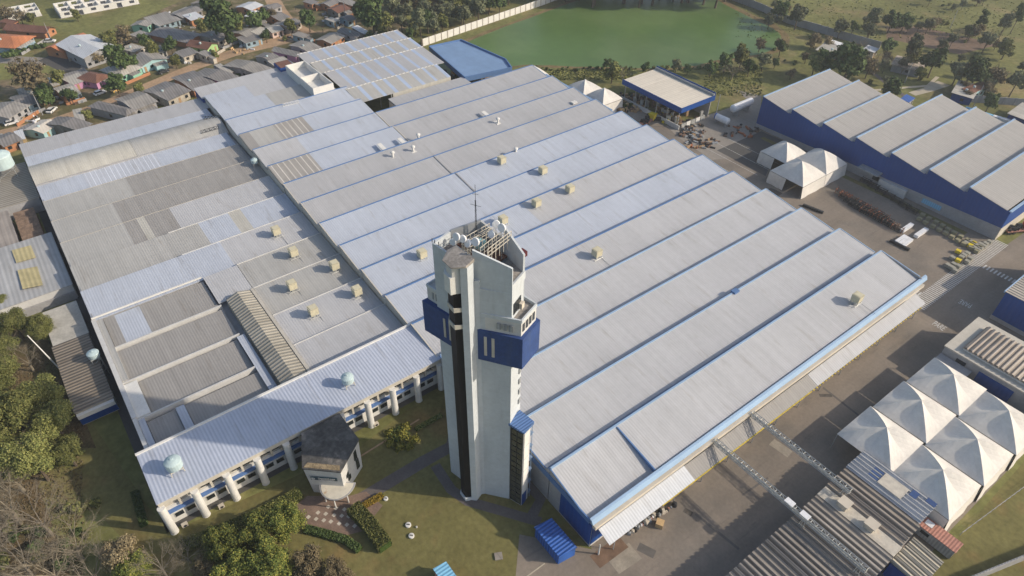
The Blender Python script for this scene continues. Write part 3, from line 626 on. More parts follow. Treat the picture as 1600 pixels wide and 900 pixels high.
# walls leaning out towards the roof
b = MB(); n = 5; b.add([(p[0], p[1], 0) for p in bp]+[(p[0], p[1], 8.05) for p in rp], [tuple(range(n))[::-1]]+[(i, (i+1) % n, n+(i+1) % n, n+i) for i in range(n)]+[tuple(range(n, 2*n))])
b.build('wall', M_wall, pv)
b = MB().prism([(p[0]*1.0+(p[0]+78)*.03, p[1]+(p[1]-19)*.03) for p in rp], 8.06, 8.35); b.build('roof', mat('mossy_dark_roof', (.085, .082, .078), var=.4, scale=.35, fine=(1.5, .3), tint=((.22, .20, .18), .3, .55)), pv)
e0, e1 = Vector((*rp[0], 0)), Vector((*rp[1], 0)); dn = (e1-e0).normalized(); inn = Vector((-dn.y, dn.x, 0))
if inn.dot(Vector((-78, 20, 0))-e0) < 0: inn = -inn
q = [e0+dn*.1+inn*.1, e1-dn*.1+inn*.1, e1-dn*.4+inn*1.1, e0+dn*.5+inn*1.1]
MB().prism([(p.x, p.y) for p in q], 8.36, 8.42).build('roof_edge', mat('lichen_stained_edge', (.26, .20, .12), var=.4, scale=1.5, fine=(5, .3)), pv)
# slit windows on the lit side
d2 = (Vector(bp[2])-Vector(bp[1])); L2 = d2.length; d2.normalize(); n2 = Vector((d2.y, -d2.x))
for u, z0, z1 in ((1.4, 3.6, 6.2), (1.9, 2.2, 3.4), (4.6, 4.7, 7.2), (4.9, 1.6, 4.2)):
    b = MB(); c = Vector(bp[1])+d2*u+n2*.14*(z0/4); b.obox((c.x+n2.x*.06, c.y+n2.y*.06), math.atan2(d2.y, d2.x), .85, .25, z0, z1); b.build('window', M_glass, pv)
# curved entrance canopy
d1 = (Vector(bp[1])-Vector(bp[0])).normalized(); n1 = Vector((d1.y, -d1.x))
cc = Vector(bp[1])-d1*1.2-Vector((.3, -.4))
pts = []
for i in range(15):
    a = math.pi*i/14*1.02; pts.append((cc.x+1.2*n1.x*0+math.cos(a)*-3.2*d1.x+math.sin(a)*3.6*n1.x, cc.y+math.cos(a)*-3.2*d1.y+math.sin(a)*3.6*n1.y))
MB().prism(pts, 2.7, 2.95).build('canopy_rim', M_wallg, pv)
cx_ = sum(p[0] for p in pts)/15; cy_ = sum(p[1] for p in pts)/15
MB().prism([(cx_+(p[0]-cx_)*.9, cy_+(p[1]-cy_)*.9) for p in pts], 2.96, 3.02).build('canopy_top', mat('stained_cream_slab', (.60, .56, .47), var=.1, scale=1, tint=((.45, .30, .18), .9, .62)), pv)
b = MB()
for i in (3, 7, 11): b.tube((cx_+(pts[i][0]-cx_)*.8, cy_+(pts[i][1]-cy_)*.8, 0), (cx_+(pts[i][0]-cx_)*.8, cy_+(pts[i][1]-cy_)*.8, 2.7), .12)
b.build('canopy_legs', M_wallw, pv)
# sign
lean = (Vector((*rp[0], 8.05))+Vector((*rp[1], 8.05)))/2-(Vector((*bp[0], 0))+Vector((*bp[1], 0)))/2; up = lean.normalized()
sc = (Vector((*bp[0], 0))+Vector((*bp[1], 0)))/2+up*5.6; ux = Vector((d1.x, d1.y, 0)); un = ux.cross(up)
if un.dot(Vector((n1.x, n1.y, 0))) < 0: ux = -ux; un = ux.cross(up)
def signbox(c, w, h, t, name, m, off):
    b = MB(); c = c+un*off; V = [c+ux*a*w/2+up*d*h/2+un*e*t for e in (0, 1) for a, d in ((-1, -1), (1, -1), (1, 1), (-1, 1))]
    b.add(V, [(3, 2, 1, 0), (4, 5, 6, 7), (0, 1, 5, 4), (1, 2, 6, 5), (2, 3, 7, 6), (3, 0, 4, 7)]); return b.build(name, m, pv)
sg_ = signbox(sc, 4.7, .95, .12, 'sign', mat('dark_teal_sign', (.015, .05, .075), rough=.5), .16)
def stx(*a, **k):
    o = textmesh(*a, **k); return o
stx('ThyssenKrupp', .52, M_plast, 'lettering', pv, sc+un*.32+up*.18+ux*.5, ux, up)
stx('ThyssenKrupp Elevadores', .26, M_plast, 'lettering', pv, sc+un*.32-up*.26+ux*.35, ux, up)
b = MB(); c0 = sc+un*.31-ux*1.95
for i in range(16):
    a0, a1 = 2*math.pi*i/16, 2*math.pi*(i+1)/16
    V = [c0+ux*math.cos(a)*r+up*math.sin(a)*r for a, r in ((a0, .26), (a1, .26), (a1, .36), (a0, .36))]; b.add(V, [(0, 1, 2, 3)])
for i in range(3):
    x = -.15+i*.15; b.add([c0+ux*(x-.05)-up*.2, c0+ux*(x+.05)-up*.2, c0+ux*(x*.3+.03)+up*.22, c0+ux*(x*.3-.03)+up*.22], [(0, 1, 2, 3)])
b.build('emblem', M_plast, pv)
# ================================================================== TEST TOWER
tw = thing('test_tower', 'tall grey-white lift test tower with black glazed stripe, navy blue boxes and rooftop antennas', 'tower', (-60, 40, 0))
A0, A1, F0, F0b, F1, F1b, IC, RC = (-65.2, 36.2), (-61.8, 37.0), (-60.2, 34.9), (-58.7, 35.2), (-57.4, 36.5), (-57.9, 37.9), (-57.6, 38.6), (-54.1, 41.5)
RB = (-56.2, 45.4); BB = (-62.2, 45.6); LB = (-66.6, 39.9)
# pier wings
MB().prism([A0, A1, (-61.4, 40.5), LB], 0, 51.6).build('left_wing', M_tower, tw)
MB().prism([(-65.0, 36.6), (-62, 37.3), (-61.7, 40.1), (-66.1, 39.7)], 51.61, 51.7).build('roof_deck', mat('dark_deck', (.12, .12, .13), var=.3), tw)
MB().prism([A1, (-60.0, 35.6), (-58.7, 35.6), (-57.9, 37.2), (-57.9, 37.9), (-61.3, 37.5)], 0, 54.4).build('lift_shaft', M_tower, tw)
MB().prism([(-61.3, 37.52), (-57.9, 37.92), IC, (-58.5, 41), (-61.2, 40.4)], 0, 51.0).build('lift_shaft_rear', M_tower, tw)
core = [IC, RC, (-55.6, 44.6), (-58.5, 44.4), (-58.4, 41.1)]
MB().prism(core, 0, 49.6).build('right_wing', M_tower, tw)
MB().prism([LB, (-61.5, 40.55), (-58.55, 41.2), (-58.6, 44.4), (-62, 44.9), (-65.2, 43.9)], 0, 50.5).build('rear_core', M_tower, tw)
# black glazing stripe wrapping the pier front
def ofs(a, b, d):
    a, b = Vector(a), Vector(b); t = (b-a).normalized(); n = Vector((t.y, -t.x)); return a+n*d, b+n*d
stripe = [(-61.05, 35.9), (-60.1, 35.15), (-58.6, 35.1), (-58.1, 36.05)]
b = MB(); b.prism(stripe+[(-58.3, 36.6), (-61.0, 36.5)], .8, 49.6).build('glazed_stripe', M_glassb, tw)
b = MB(); b.prism([(-61.35, 36.3), (-60.2, 34.95), (-58.4, 34.9), (-57.85, 36.2), (-58.6, 36.6), (-61, 36.5)], 0, .78); b.build('plinth', M_tower, tw)
b = MB()
for z in (46.4, 43.2): b = MB(); b.prism([(-61.15, 35.8), (-60.2, 35.0), (-58.5, 34.95), (-57.95, 36.1), (-58.6, 36.6), (-61, 36.5)], z, z+.75).build('stripe_band', M_wallbe, tw)
MB().prism([(-61.0, 35.9), (-60.1, 35.1), (-58.6, 35.05), (-58.1, 36.2), (-58.5, 36.6), (-61.0, 36.5)], 49.65, 54.3).build('pier_head', M_wall, tw)
b = MB(); b.prism([(-60.9, 35.5), (-60.1, 34.7), (-58.6, 34.7), (-58.3, 36), (-58.6, 36.2), (-60.6, 36.2)], 49.7, 52.6); b.build('bay_hood', M_wallw, tw)
MB().prism([(-57.95, 35.9), (-57.3, 36.6), (-57.8, 37.9), (-58.3, 37.0)], 0, 54.3).build('lit_fin', M_tower, tw)
# roof wedge of the pier
b = MB(); b.prism([(-61.6, 36.4), (-60.4, 34.8), (-58.3, 34.8), (-57.3, 36.4), (-57.7, 38.0), (-61.4, 37.6)], [54.4]*6, [54.7, 54.5, 54.5, 54.7, 55.0, 55.0]); b.build('pier_roof', M_concr_r, tw)
# navy boxes and rooms above
MB().prism([(-67.7, 35.1), (-61.5, 36.7), (-61.6, 38.0), (-62.5, 41), (-67.9, 40.2)], 35.8, 42).build('blue_box', M_tbox, tw)
bx = MB().prism([(-57.9, 38.1), (-52.3, 42.1), (-54.0, 46.6), (-58.6, 45.8), (-58.0, 41)], 35.9, 42).build('blue_box', M_tbox, tw)
d = (Vector((-52.3, 42.1))-Vector((-57.9, 38.1))).normalized(); nn = Vector((d.y, -d.x))
for u in (1.35, 2.5):
    c = Vector((-57.9, 38.1))+d*u+nn*.03; MB().obox(c, math.atan2(d.y, d.x), .42, .12, 37.1, 40.9).build('window', M_wallbe, tw)
d3 = (Vector((-61.5, 36.7))-Vector((-67.7, 35.1))).normalized(); n3 = Vector((d3.y, -d3.x))
for u in (4.4, 5.5):
    c = Vector((-67.7, 35.1))+d3*u+n3*.03; MB().obox(c, math.atan2(d3.y, d3.x), .42, .12, 37.1, 40.9).build('window', M_wallbe, tw)
tr = [(-57.5, 38.7), (-52.95, 42.3), (-54.4, 46.1), (-58.4, 45.4)]
MB().prism(tr, 42.02, 44.6).build('terrace_room', M_wall, tw)
b = MB()
for i in range(4):
    a, c = Vector(tr[i]), Vector(tr[(i+1) % 4]); q = c-a; m_ = (a+c)/2; b.obox(m_, math.atan2(q.y, q.x), q.length, .25, 44.6, 45.2)
b.build('terrace_parapet', M_tower, tw)
MB().prism([(p[0]*.93-55.8*.07, p[1]*.93+43*.07) for p in tr], 44.61, 44.7).build('terrace_floor', M_concr_r, tw)
q = (Vector(tr[2])-Vector(tr[1])).normalized(); nq = Vector((q.y, -q.x))
for u in (.6, 1.5, 2.4, 3.3):
    c = Vector(tr[1])+q*u+nq*.03; MB().obox(c, math.atan2(q.y, q.x), .55, .1, 42.7, 44.1).build('window', M_glass, tw)
for u in (2.6, 3.5, 4.4):
    c = Vector(tr[0])+d*u+nn*.03; MB().obox(c, math.atan2(d.y, d.x), .6, .1, 42.8, 43.9).build('window', M_ctg, tw)
tl = [(-67.5, 36.0), (-64.8, 36.6), (-64.9, 40), (-68.0, 39.3)]
MB().prism(tl, 42.02, 44.4).build('terrace_room', M_wall, tw)
b = MB()
for i in range(4):
    a, c = Vector(tl[i]), Vector(tl[(i+1) % 4]); q2 = c-a; m_ = (a+c)/2; b.obox(m_, math.atan2(q2.y, q2.x), q2.length, .22, 44.4, 44.9)
b.build('terrace_parapet', M_tower, tw)
for u in (1.2, 1.9, 2.6):
    c = Vector(tl[0])+d3*u+n3*.03; MB().obox(c, math.atan2(d3.y, d3.x), .4, .1, 42.6, 43.9).build('window', M_ctg, tw)
# crown: high parapet slabs
def wallseg(a, c, z0, z1, z2, t=.3, name='crown_parapet', m=M_tower):
    a, c = Vector(a), Vector(c); dd = (c-a).normalized(); n_ = Vector((-dd.y, dd.x))*t; b = MB()
    b.add([(a.x, a.y, z0), (c.x, c.y, z0), (c.x, c.y, z2), (a.x, a.y, z1), (a.x+n_.x, a.y+n_.y, z0), (c.x+n_.x, c.y+n_.y, z0), (c.x+n_.x, c.y+n_.y, z2), (a.x+n_.x, a.y+n_.y, z1)],
          [(0, 1, 2, 3), (7, 6, 5, 4), (3, 2, 6, 7), (0, 4, 5, 1), (1, 5, 6, 2), (0, 3, 7, 4)]); return b.build(name, m, tw)
wallseg((-58.45, 38.2), (-54.1, 41.5), 49.6, 55.8, 53.9)
wallseg((-54.15, 41.55), (-55.6, 44.9), 49.6, 51.0, 51.0)
wallseg((-55.6, 44.75), (-60.4, 45.1), 45.3, 53.9, 55.5)
wallseg((-65.2, 36.2), (-61.8, 37.0), 51.6, 53.7, 53.3); wallseg((-66.6, 39.9), (-65.25, 36.25), 51.6, 53.4, 53.7)
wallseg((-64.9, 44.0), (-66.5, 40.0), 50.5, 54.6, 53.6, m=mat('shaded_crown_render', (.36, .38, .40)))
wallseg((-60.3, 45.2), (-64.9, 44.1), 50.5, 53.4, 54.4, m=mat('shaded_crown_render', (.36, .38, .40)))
MB().prism([(-57.9, 39.2), (-54.5, 41.6), (-55.8, 44.5), (-59, 44.6)], 49.7, 50.9).build('roof_deck', M_concr_r, tw)
MB().obox((-57.3, 42.4), .7, 1.3, 1.0, 50.9, 51.3).build('roof_hatch', M_wood, tw)
MB().prism([(-59.4, 39.5), (-58.4, 39.2), (-59.4, 44.6), (-64.4, 43.6), (-65.9, 40.3), (-61, 40.6)], 51.0, 51.3).build('roof_deck', mat('red_brown_roof_deck', (.17, .085, .06), var=.3, scale=1), tw)
MB().obox((-63.2, 42.6), .35, 1.7, 1.1, 51.3, 52.6).build('skylight', mat('pale_cyan_skylight', (.35, .6, .62), rough=.3), tw)
b = MB()
def rail(a, c, z):
    for h in (0, .6, 1.2): b.tube((*a, z+h), (*c, z+h), .055, n=5)
    for i in range(7):
        t = i/6; p = (a[0]+(c[0]-a[0])*t, a[1]+(c[1]-a[1])*t); b.tube((*p, z-1.4), (*p, z+1.25), .055, n=5)
rail((-62.0, 39.7), (-62.6, 43.9), 54.0); rail((-61.1, 39.6), (-61.6, 44.0), 54.0); rail((-58.2, 39.3), (-59.6, 44.2), 54.6); rail((-57.4, 39.9), (-58.8, 44.8), 54.6)
rail((-62.4, 39.2), (-58.2, 39.0), 53.5); b.build('roof_railing', M_wallbe, tw)
for (px_, py_, z, r) in ((713, 370, 56, .7), (723, 373, 55.8, .66), (731, 380, 55.2, .72), (743, 378, 55.6, .74), (775, 350, 56.4, .68), (784, 356, 56.6, .74), (768, 366, 55.6, .66), (708, 378, 54.6, .6)):
    x, y = at(px_, py_, z)[:2]
    r *= .8; dr = Vector((.35+random.uniform(-.3, .3), -.7+random.uniform(-.2, .2), .25)).normalized()
    a = MB().lathe((x, y, z), [(r*.55, -.38), (r, -.12), (r, .12), (r*.92, .16)], 18, dr).build('dish_antenna', M_plast, tw)
    MB().tube((x, y, 51.2), (x, y, z), .05).build('mast', M_steel, a)
b = MB(); mx_, my_ = at(744, 350, 54.5)[:2]
for i, (dx, dy) in enumerate(((.16, 0), (-.08, .14), (-.08, -.14))): b.tube((mx_+dx, my_+dy, 51), (mx_+dx*.3, my_+dy*.3, 58.4), .04, n=4)
for i in range(8): z = 52+i*.8; b.tube((mx_+.14, my_, z), (mx_-.07, my_+.1, z+.4), .025, n=3); b.tube((mx_-.07, my_+.1, z+.4), (mx_-.07, my_-.1, z+.8), .025, n=3)
b.tube((mx_, my_, 58.3), (mx_, my_, 60.9), .035, n=4); b.tube((mx_-.7, my_-.4, 57.6), (mx_+.7, my_+.4, 57.6), .03, n=4); b.tube((mx_-.3, my_-.3, 59.4), (mx_+.3, my_+.3, 59.4), .03, n=4)
b.build('lattice_mast', M_dark, tw)
for x, y in ((-65.5, 36.4), (-64.3, 36.7), (-65.0, 36.5)):
    MB().tube((x, y, 53.6), (x, y, 54.2), .06, n=5).build('aerial', M_dark, tw)
MB().obox((-56.9, 45.5), .1, 1.0, .5, 52.6, 53.4).build('floodlight', mat('maroon_box', (.10, .02, .025)), tw)
# windows and ledges on the lit right side of the right wing
q = (Vector((-55.6, 44.6))-Vector(RC)).normalized(); nq = Vector((q.y, -q.x)); an = math.atan2(q.y, q.x)
c = Vector(RC)+q*1.0+nq*.04; MB().obox(c, an, 1.2, .1, 45.4, 47.4).build('window', M_glass, tw)
c = Vector(RC)+q*2.2+nq*.04; MB().obox(c, an, .9, .1, 45.4, 47.4).build('window', M_glass, tw)
c = Vector(RC)+q*2.4+nq*.3; MB().obox(c, an, .8, .5, 45.3, 46.3).build('air_conditioner', M_slab, tw)
for z in (24, 26.4, 28.8, 31.2, 33.4):
    c = Vector(RC)+q*2.9+nq*.06; MB().obox(c, an, .7, .2, z, z+1.1).build('window', M_ctg, tw)
# glazed stair annex
st = [(-54.05, 41.6), (-51.7, 42.4), (-52.3, 44.3), (-54.9, 43.8)]
MB().prism([(p[0]*.97-53.2*.03, p[1]*.97+43*.03) for p in st], 0, 21.3).build('stair_core', M_wall, tw)
d4 = (Vector(st[1])-Vector(st[0])); l4 = d4.length; a4 = math.atan2(d4.y, d4.x); d4.normalize(); n4 = Vector((d4.y, -d4.x))
b = MB(); b.obox((Vector(st[0])+Vector(st[1]))/2-n4*.02, a4, l4-.3, .14, .4, 21.0); gl = b.build('stair_glazing', mat('stair_glazing_dark', (.065, .068, .055), rough=.25, var=.5, scale=.8, spec=.5), tw)
b = MB()
for i in range(15): b.obox((Vector(st[0])+Vector(st[1]))/2+n4*.08, a4, l4-.2, .08, .4+i*1.46, .55+i*1.46)
for u in (.1, l4/2, l4-.1): b.obox(Vector(st[0])+d4*u+n4*.09, a4, .1, .1, .3, 21.2)
b.build('stair_mullions', M_dark, tw)
e4 = (Vector(st[2])-Vector(st[1])); f4 = e4.length; ae = math.atan2(e4.y, e4.x); e4.normalize(); ne = Vector((e4.y, -e4.x))
MB().obox((Vector(st[1])+Vector(st[2]))/2-e4*.25, ae, f4-.8, .2, 3.6, 21.1).build('side_panel', M_wallw, tw)
b = MB()
for i in range(6): b.obox((Vector(st[1])+Vector(st[2]))/2-e4*.25+ne*.1, ae, f4-.8, .03, 3.6+i*3.4, 3.66+i*3.4)
b.build('panel_joints', M_ctg, tw)
MB().obox((Vector(st[1])+Vector(st[2]))/2-e4*.25, ae, f4-.8, .18, .2, 3.55).build('side_door', M_navyY, tw)
c = (Vector(st[1])+Vector(st[2]))/2+e4*1.5
b = MB(); 
for z in range(6): b.obox(c-ne*.9, ae, 1.2, 1.6, 1+z*3.4, 1.2+z*3.4); 
b.tube((c.x, c.y, 0), (c.x, c.y, 20.5), .06); b.tube((c.x-ne.x*1.2, c.y-ne.y*1.2, 0), (c.x-ne.x*1.2, c.y-ne.y*1.2, 20.5), .06); b.build('service_ladder', M_gut, tw)
b = MB(); b.prism([(-54.3, 41.3), (-51.4, 42.25), (-52.1, 44.8), (-55.2, 44.2)], [21.3]*4, [21.9, 21.6, 22.0, 22.3]); b.build('stair_roof', roofmat('stair_roof_blue', (.095, .185, .40), ax='x', per=.45, dark=.2, bmp=.03), tw)

# ================================================================== BLUE HALL
bh = thing('blue_warehouse', 'long navy blue warehouse with seven grey sawtooth roof bays', 'warehouse', (-80, 215, 0))
ky = [231, 231, 231, 243.5, 243.5, 245, 262]
m_bhr = roofmat('warehouse_roof_sheet', (.375, .362, .345), per=.9, dark=.10)
for k in range(7):
    x0 = -118.2+11.3*k; x1 = x0+11.3
    MB().slab(x0+.3, 193.7, x1-.7, ky[k], 11.0, 9.35, .15).build('roof_bay', m_bhr, bh)
    MB().box(x0-.05, 193.6, 10.85, x0+.42, ky[k]+.1, 11.16).build('ridge_cap', M_fascia, bh)
    if k < 6: MB().box(x1-.7, 193.9, 8.9, x1-.06, ky[k], 9.15).build('gutter', M_wallg, bh)
    MB().box(x0+.05, 193.9, 8.6, x0+.25, ky[k], 10.84).build('clerestory', M_gut, bh)
    zs = lambda x: 1.3+(x+118.2)/78*2.7
    e = MB(); e.add([(x0, 193.8, zs(x0)), (x1-.02, 193.8, zs(x1)), (x1-.02, 193.8, 9.2), (x1-.7, 193.8, 9.3), (x0, 193.8, 10.98), (x0, 194, zs(x0)), (x1-.02, 194, zs(x1)), (x1-.02, 194, 9.2), (x1-.7, 194, 9.3), (x0, 194, 10.98)],
                    [(0, 1, 2, 3, 4), (9, 8, 7, 6, 5), (0, 5, 6, 1), (3, 2, 7, 8), (4, 3, 8, 9), (4, 9, 5, 0), (1, 6, 7, 2)])
    e.build('front_cladding', M_navy, bh)
    MB().box(x0+.02, ky[k]-.2, 0, x1-.02, ky[k]-.02, 9.2).build('rear_wall', M_navy, bh)
b = MB(); b.add([(-118.2, 193.9, -.2), (-39.1, 193.9, -.2), (-39.1, 193.9, 4.0), (-118.2, 193.9, 1.25)], [(0, 1, 2, 3)]); b.box(-118.1, 193.92, 0, -39.2, 194.1, 1.2); b.build('concrete_base', M_wallg, bh)
MB().box(-39.3, 194, 3.7, -39.0, 262, 9.1).build('end_cladding', M_navyY, bh); MB().box(-39.3, 194, 0, -38.95, 262, 3.68).build('end_base', M_wallbe, bh)
MB().box(-118.25, 194, 0, -118.0, 231, 9).build('end_cladding', M_navyY, bh)
MB().box(-39.35, 193.75, 9.1, -38.7, 262, 9.4).build('end_gutter', M_fascia, bh)
for p, w_ in (((1365, 281), 2), ((1374, 287), 1.6), ((1452, 322), 5.5)):
    q = at(*p, 1.5); MB().box(q.x-w_/2, 193.7, 1.0, q.x+w_/2, 193.85, 2.4).build('window', M_glass if w_ < 5 else M_bluelt, bh)
MB().box(-79.5, 190.8, 3.8, -73, 193.7, 4.2).build('awning', M_ctg, bh)
MB().box(-72.8, 192.7, 0, -64.5, 193.78, 2.6).build('door_porch', M_wall, bh)
# planter strip along the blue hall
sheet('verge', [(-112, 190.2), (-70, 191.2), (-45, 191.6), (-45, 189.8), (-70, 189.2), (-112, 188.4)], .02, M_lawnm)

# ================================================================== TENTS
def tent(cx, cy, sx, sy, ze, zp, label, cat='tent', group=None, walls=(), belly=.5, wallw=M_tent, door=None, ang=0, name='white_tent'):
    t = thing(name, label, cat, (cx, cy, 0), group); n = 10
    ca, sa = math.cos(ang), math.sin(ang)
    W = lambda x, y, z: (cx+x*ca-y*sa, cy+x*sa+y*ca, z)
    b = MB()
    # pinched membrane: four ridges rise to the mast, panels sag between
    G = {}
    for i in range(n+1):
        for j in range(n+1):
            u, v = i/n*2-1, j/n*2-1; m_ = max(abs(u), abs(v)); dgn = min(abs(u), abs(v))/m_ if m_ > 1e-6 else 1
            h = (1-m_**1.45)*.72+(1-m_)*.28; z = ze+(zp-ze)*h - belly*(1-dgn**1.3)*math.sin(math.pi*min(1, m_**.8))*.62
            z = max(z, ze-.25*(1-dgn))
            G[i, j] = len(b.v); b.v.append(W(u*sx/2, v*sy/2, z))
    for i in range(n):
        for j in range(n):
            a, b1, c, d = G[i, j], G[i+1, j], G[i+1, j+1], G[i, j+1]
            if (i-n/2+.5)*(j-n/2+.5) > 0: b.f += [(a, b1, c), (a, c, d)]
            else: b.f += [(a, b1, d), (b1, c, d)]
            b.mi += [0, 0]
    o = b.build('canopy', M_tent, t, smooth=False)
    bm = bmesh.new(); bm.from_mesh(o.data); bmesh.ops.solidify(bm, geom=bm.faces, thickness=.04); bm.to_mesh(o.data); bm.free()
    hx, hy = sx/2, sy/2
    if door:
        pass
    for wl in walls:
        q = MB(); fl = .5
        if wl[0] == 'x-': P0, P1, nx = (-hx, -hy), (-hx, hy), (-1, 0)
        if wl[0] == 'x+': P0, P1, nx = (hx, -hy), (hx, hy), (1, 0)
        if wl[0] == 'y-': P0, P1, nx = (-hx, -hy), (hx, -hy), (0, -1)
        if wl[0] == 'y+': P0, P1, nx = (-hx, hy), (hx, hy), (0, 1)
        a, e = wl[1], wl[2]; ns = 6
        for k in range(ns):
            t0, t1 = a+(e-a)*k/ns, a+(e-a)*(k+1)/ns; X = lambda t_, f__, z: W(P0[0]+(P1[0]-P0[0])*t_+nx[0]*f__, P0[1]+(P1[1]-P0[1])*t_+nx[1]*f__, z)
            w0, w1 = .12*math.sin(k*2.1), .12*math.sin((k+1)*2.1)
            q.quad(X(t0, fl+w0, 0.02), X(t1, fl+w1, 0.02), X(t1, 0, ze-.15), X(t0, 0, ze-.15))
        q.build('side_sheet', wallw, t)
    for a_ in (-1, 1):
        for c_ in (-1, 1): MB().tube(W(a_*(hx-.1), c_*(hy-.1), 0), W(a_*(hx-.1), c_*(hy-.1), ze), .07, n=5).build('pole', M_steel, t)
    return t
bt = [(-19.6, 127.2, 'rearmost pale tent by the ribbed roof building, back left of the six in the block'), (-20.0, 115.6, 'middle pale tent of the yard-side row in the block of six'), (-20.4, 104.0, 'front pale tent of the yard-side row, nearest the striped metal shed roof'),
      (-8.6, 126.6, 'rear tent of the lawn-side row, cut by the right picture edge'), (-9.0, 115.0, 'middle pale tent of the lawn-side row, in the block of six'), (-9.4, 103.4, 'front pale tent of the lawn-side row, beside the red-roofed cabin')]
for i, (x, y, lb) in enumerate(bt):
    wl = []
    if i >= 3: wl = [('x+', 0, 1)]
    if i == 5: wl += [('y-', .1, 1)]
    if i == 2: wl += [('y-', .55, 1)]
    tent(x, y, 11.0, 11.4, 4.4, 7.8, lb, 'tent', 'white tents in the block of six', wl, belly=1.1)
tent(-98.2, 180.6, 9.6, 10.5, 3.8, 7.4, 'left white tent with a rolled-up front, beside the blue warehouse', 'tent', 'white tents by the blue warehouse', [('y-', 0, .55), ('x-', 0, 1)], belly=.5)
tent(-88.3, 174.0, 11.4, 11.4, 3.8, 7.8, 'front white tent open beside its lit side sheet, nearest the factory hall', 'tent', 'white tents by the blue warehouse', [('y-', 0, .5), ('x+', 0, 1), ('x-', 0, .5)], belly=.5)
tent(-88.3, 185.2, 11.4, 10.8, 3.8, 7.6, 'rear white tent joined to the front one, against the blue warehouse wall', 'tent', 'white tents by the blue warehouse', [('x+', 0, 1)], belly=.5)
tent(-168.6, 160.6, 9.5, 9.5, 4, 7.0, 'left of two white tents beside the scrap yard at the pond end of the hall', 'tent', 'white tents near the pond', [('y-', 0, 1)], belly=.5)
tent(-159.0, 161.0, 9.5, 9.5, 4, 7.4, 'right of two white tents beside the scrap yard, with a lit end sheet', 'tent', 'white tents near the pond', [('x+', 0, 1)], belly=.5)
tent(-187.5, 152.5, 9, 9, 4, 7.6, 'white tent peak showing just behind the far corner of the factory hall', 'tent', None, [], belly=.5)

# ================================================================== SCRAP PAVILION (white roof)
wp = thing('storage_shelter', 'open storage shelter with cream white roof and navy blue parapet near the pond', 'shelter', (-146, 179, 0))
X0, X1, Ya, Yb = -159.8, -132.3, 170.8, 187.6
MB().box(X0, Ya, 7.2, X1, Yb-1, 7.5).build('roof', roofmat('cream_white_roof', (.70, .64, .54), ax='x', per=1.0, dark=.08, streakamt=.06), wp)
b = MB(); b.box(X0-.2, Ya-.25, 5.9, X1+.2, Ya, 7.75); b.box(X1, Ya+.01, 6.0, X1+.25, Yb-.2, 7.75); b.box(X0, Yb-.25, 6.2, X1, Yb, 8.6); b.build('parapet', M_navy, wp)
MB().box(X0+.1, Yb-.95, 7.5, X1-.1, Yb-.3, 8.3).build('gutter', M_ctg, wp)
for i in range(6):
    for y in (Ya+.6, Yb-1): MB().tube((X0+1+i*5.1, y, 0), (X0+1+i*5.1, y, 7.2), .16).build('post', M_steel, wp)
MB().box(X0+.3, Yb-1.6, 0, X1-.3, Yb-1.3, 6).build('rear_wall', M_wallg, wp)
MB().box(X0, Ya-.2, 0, X1+.4, Ya+.1, 1.5).build('low_wall', M_wall, wp)
for i in range(5): MB().box(X1+.1, Ya+1.2+i*2.4, 0, X1+.4, Ya+3.2+i*2.4, 1.7).build('gate_panel', M_wallw if i % 2 else M_steel, wp)
b = MB(); random.seed(5)
for i in range(90): b.m = random.randrange(4); b.obox((random.uniform(X0+1, X1-1), random.uniform(Ya+1, Yb-3)), random.random()*3, random.uniform(.5, 1.8), random.uniform(.4, 1.2), 0.02, random.uniform(.4, 2.6))
tag(b.build('stored_scrap', [M_scrap, M_dark, M_wood, M_steel]), 'jumbled crates and scrap stored beneath the cream-roofed shelter', 'scrap', kind='stuff')
b = MB()
for i in range(170): b.m = random.randrange(5); p = at(random.uniform(950, 1005), random.uniform(148, 176)); b.obox(p, random.random()*3, random.uniform(.4, 1.6), random.uniform(.3, 1.0), 0.02, random.uniform(.2, 1.3))
tag(b.build('scrap_yard', [M_scrap, M_dark, M_wood, M_card, M_lawn]), 'low field of mixed scrap beside the two white tents near the pond', 'scrap', kind='stuff')

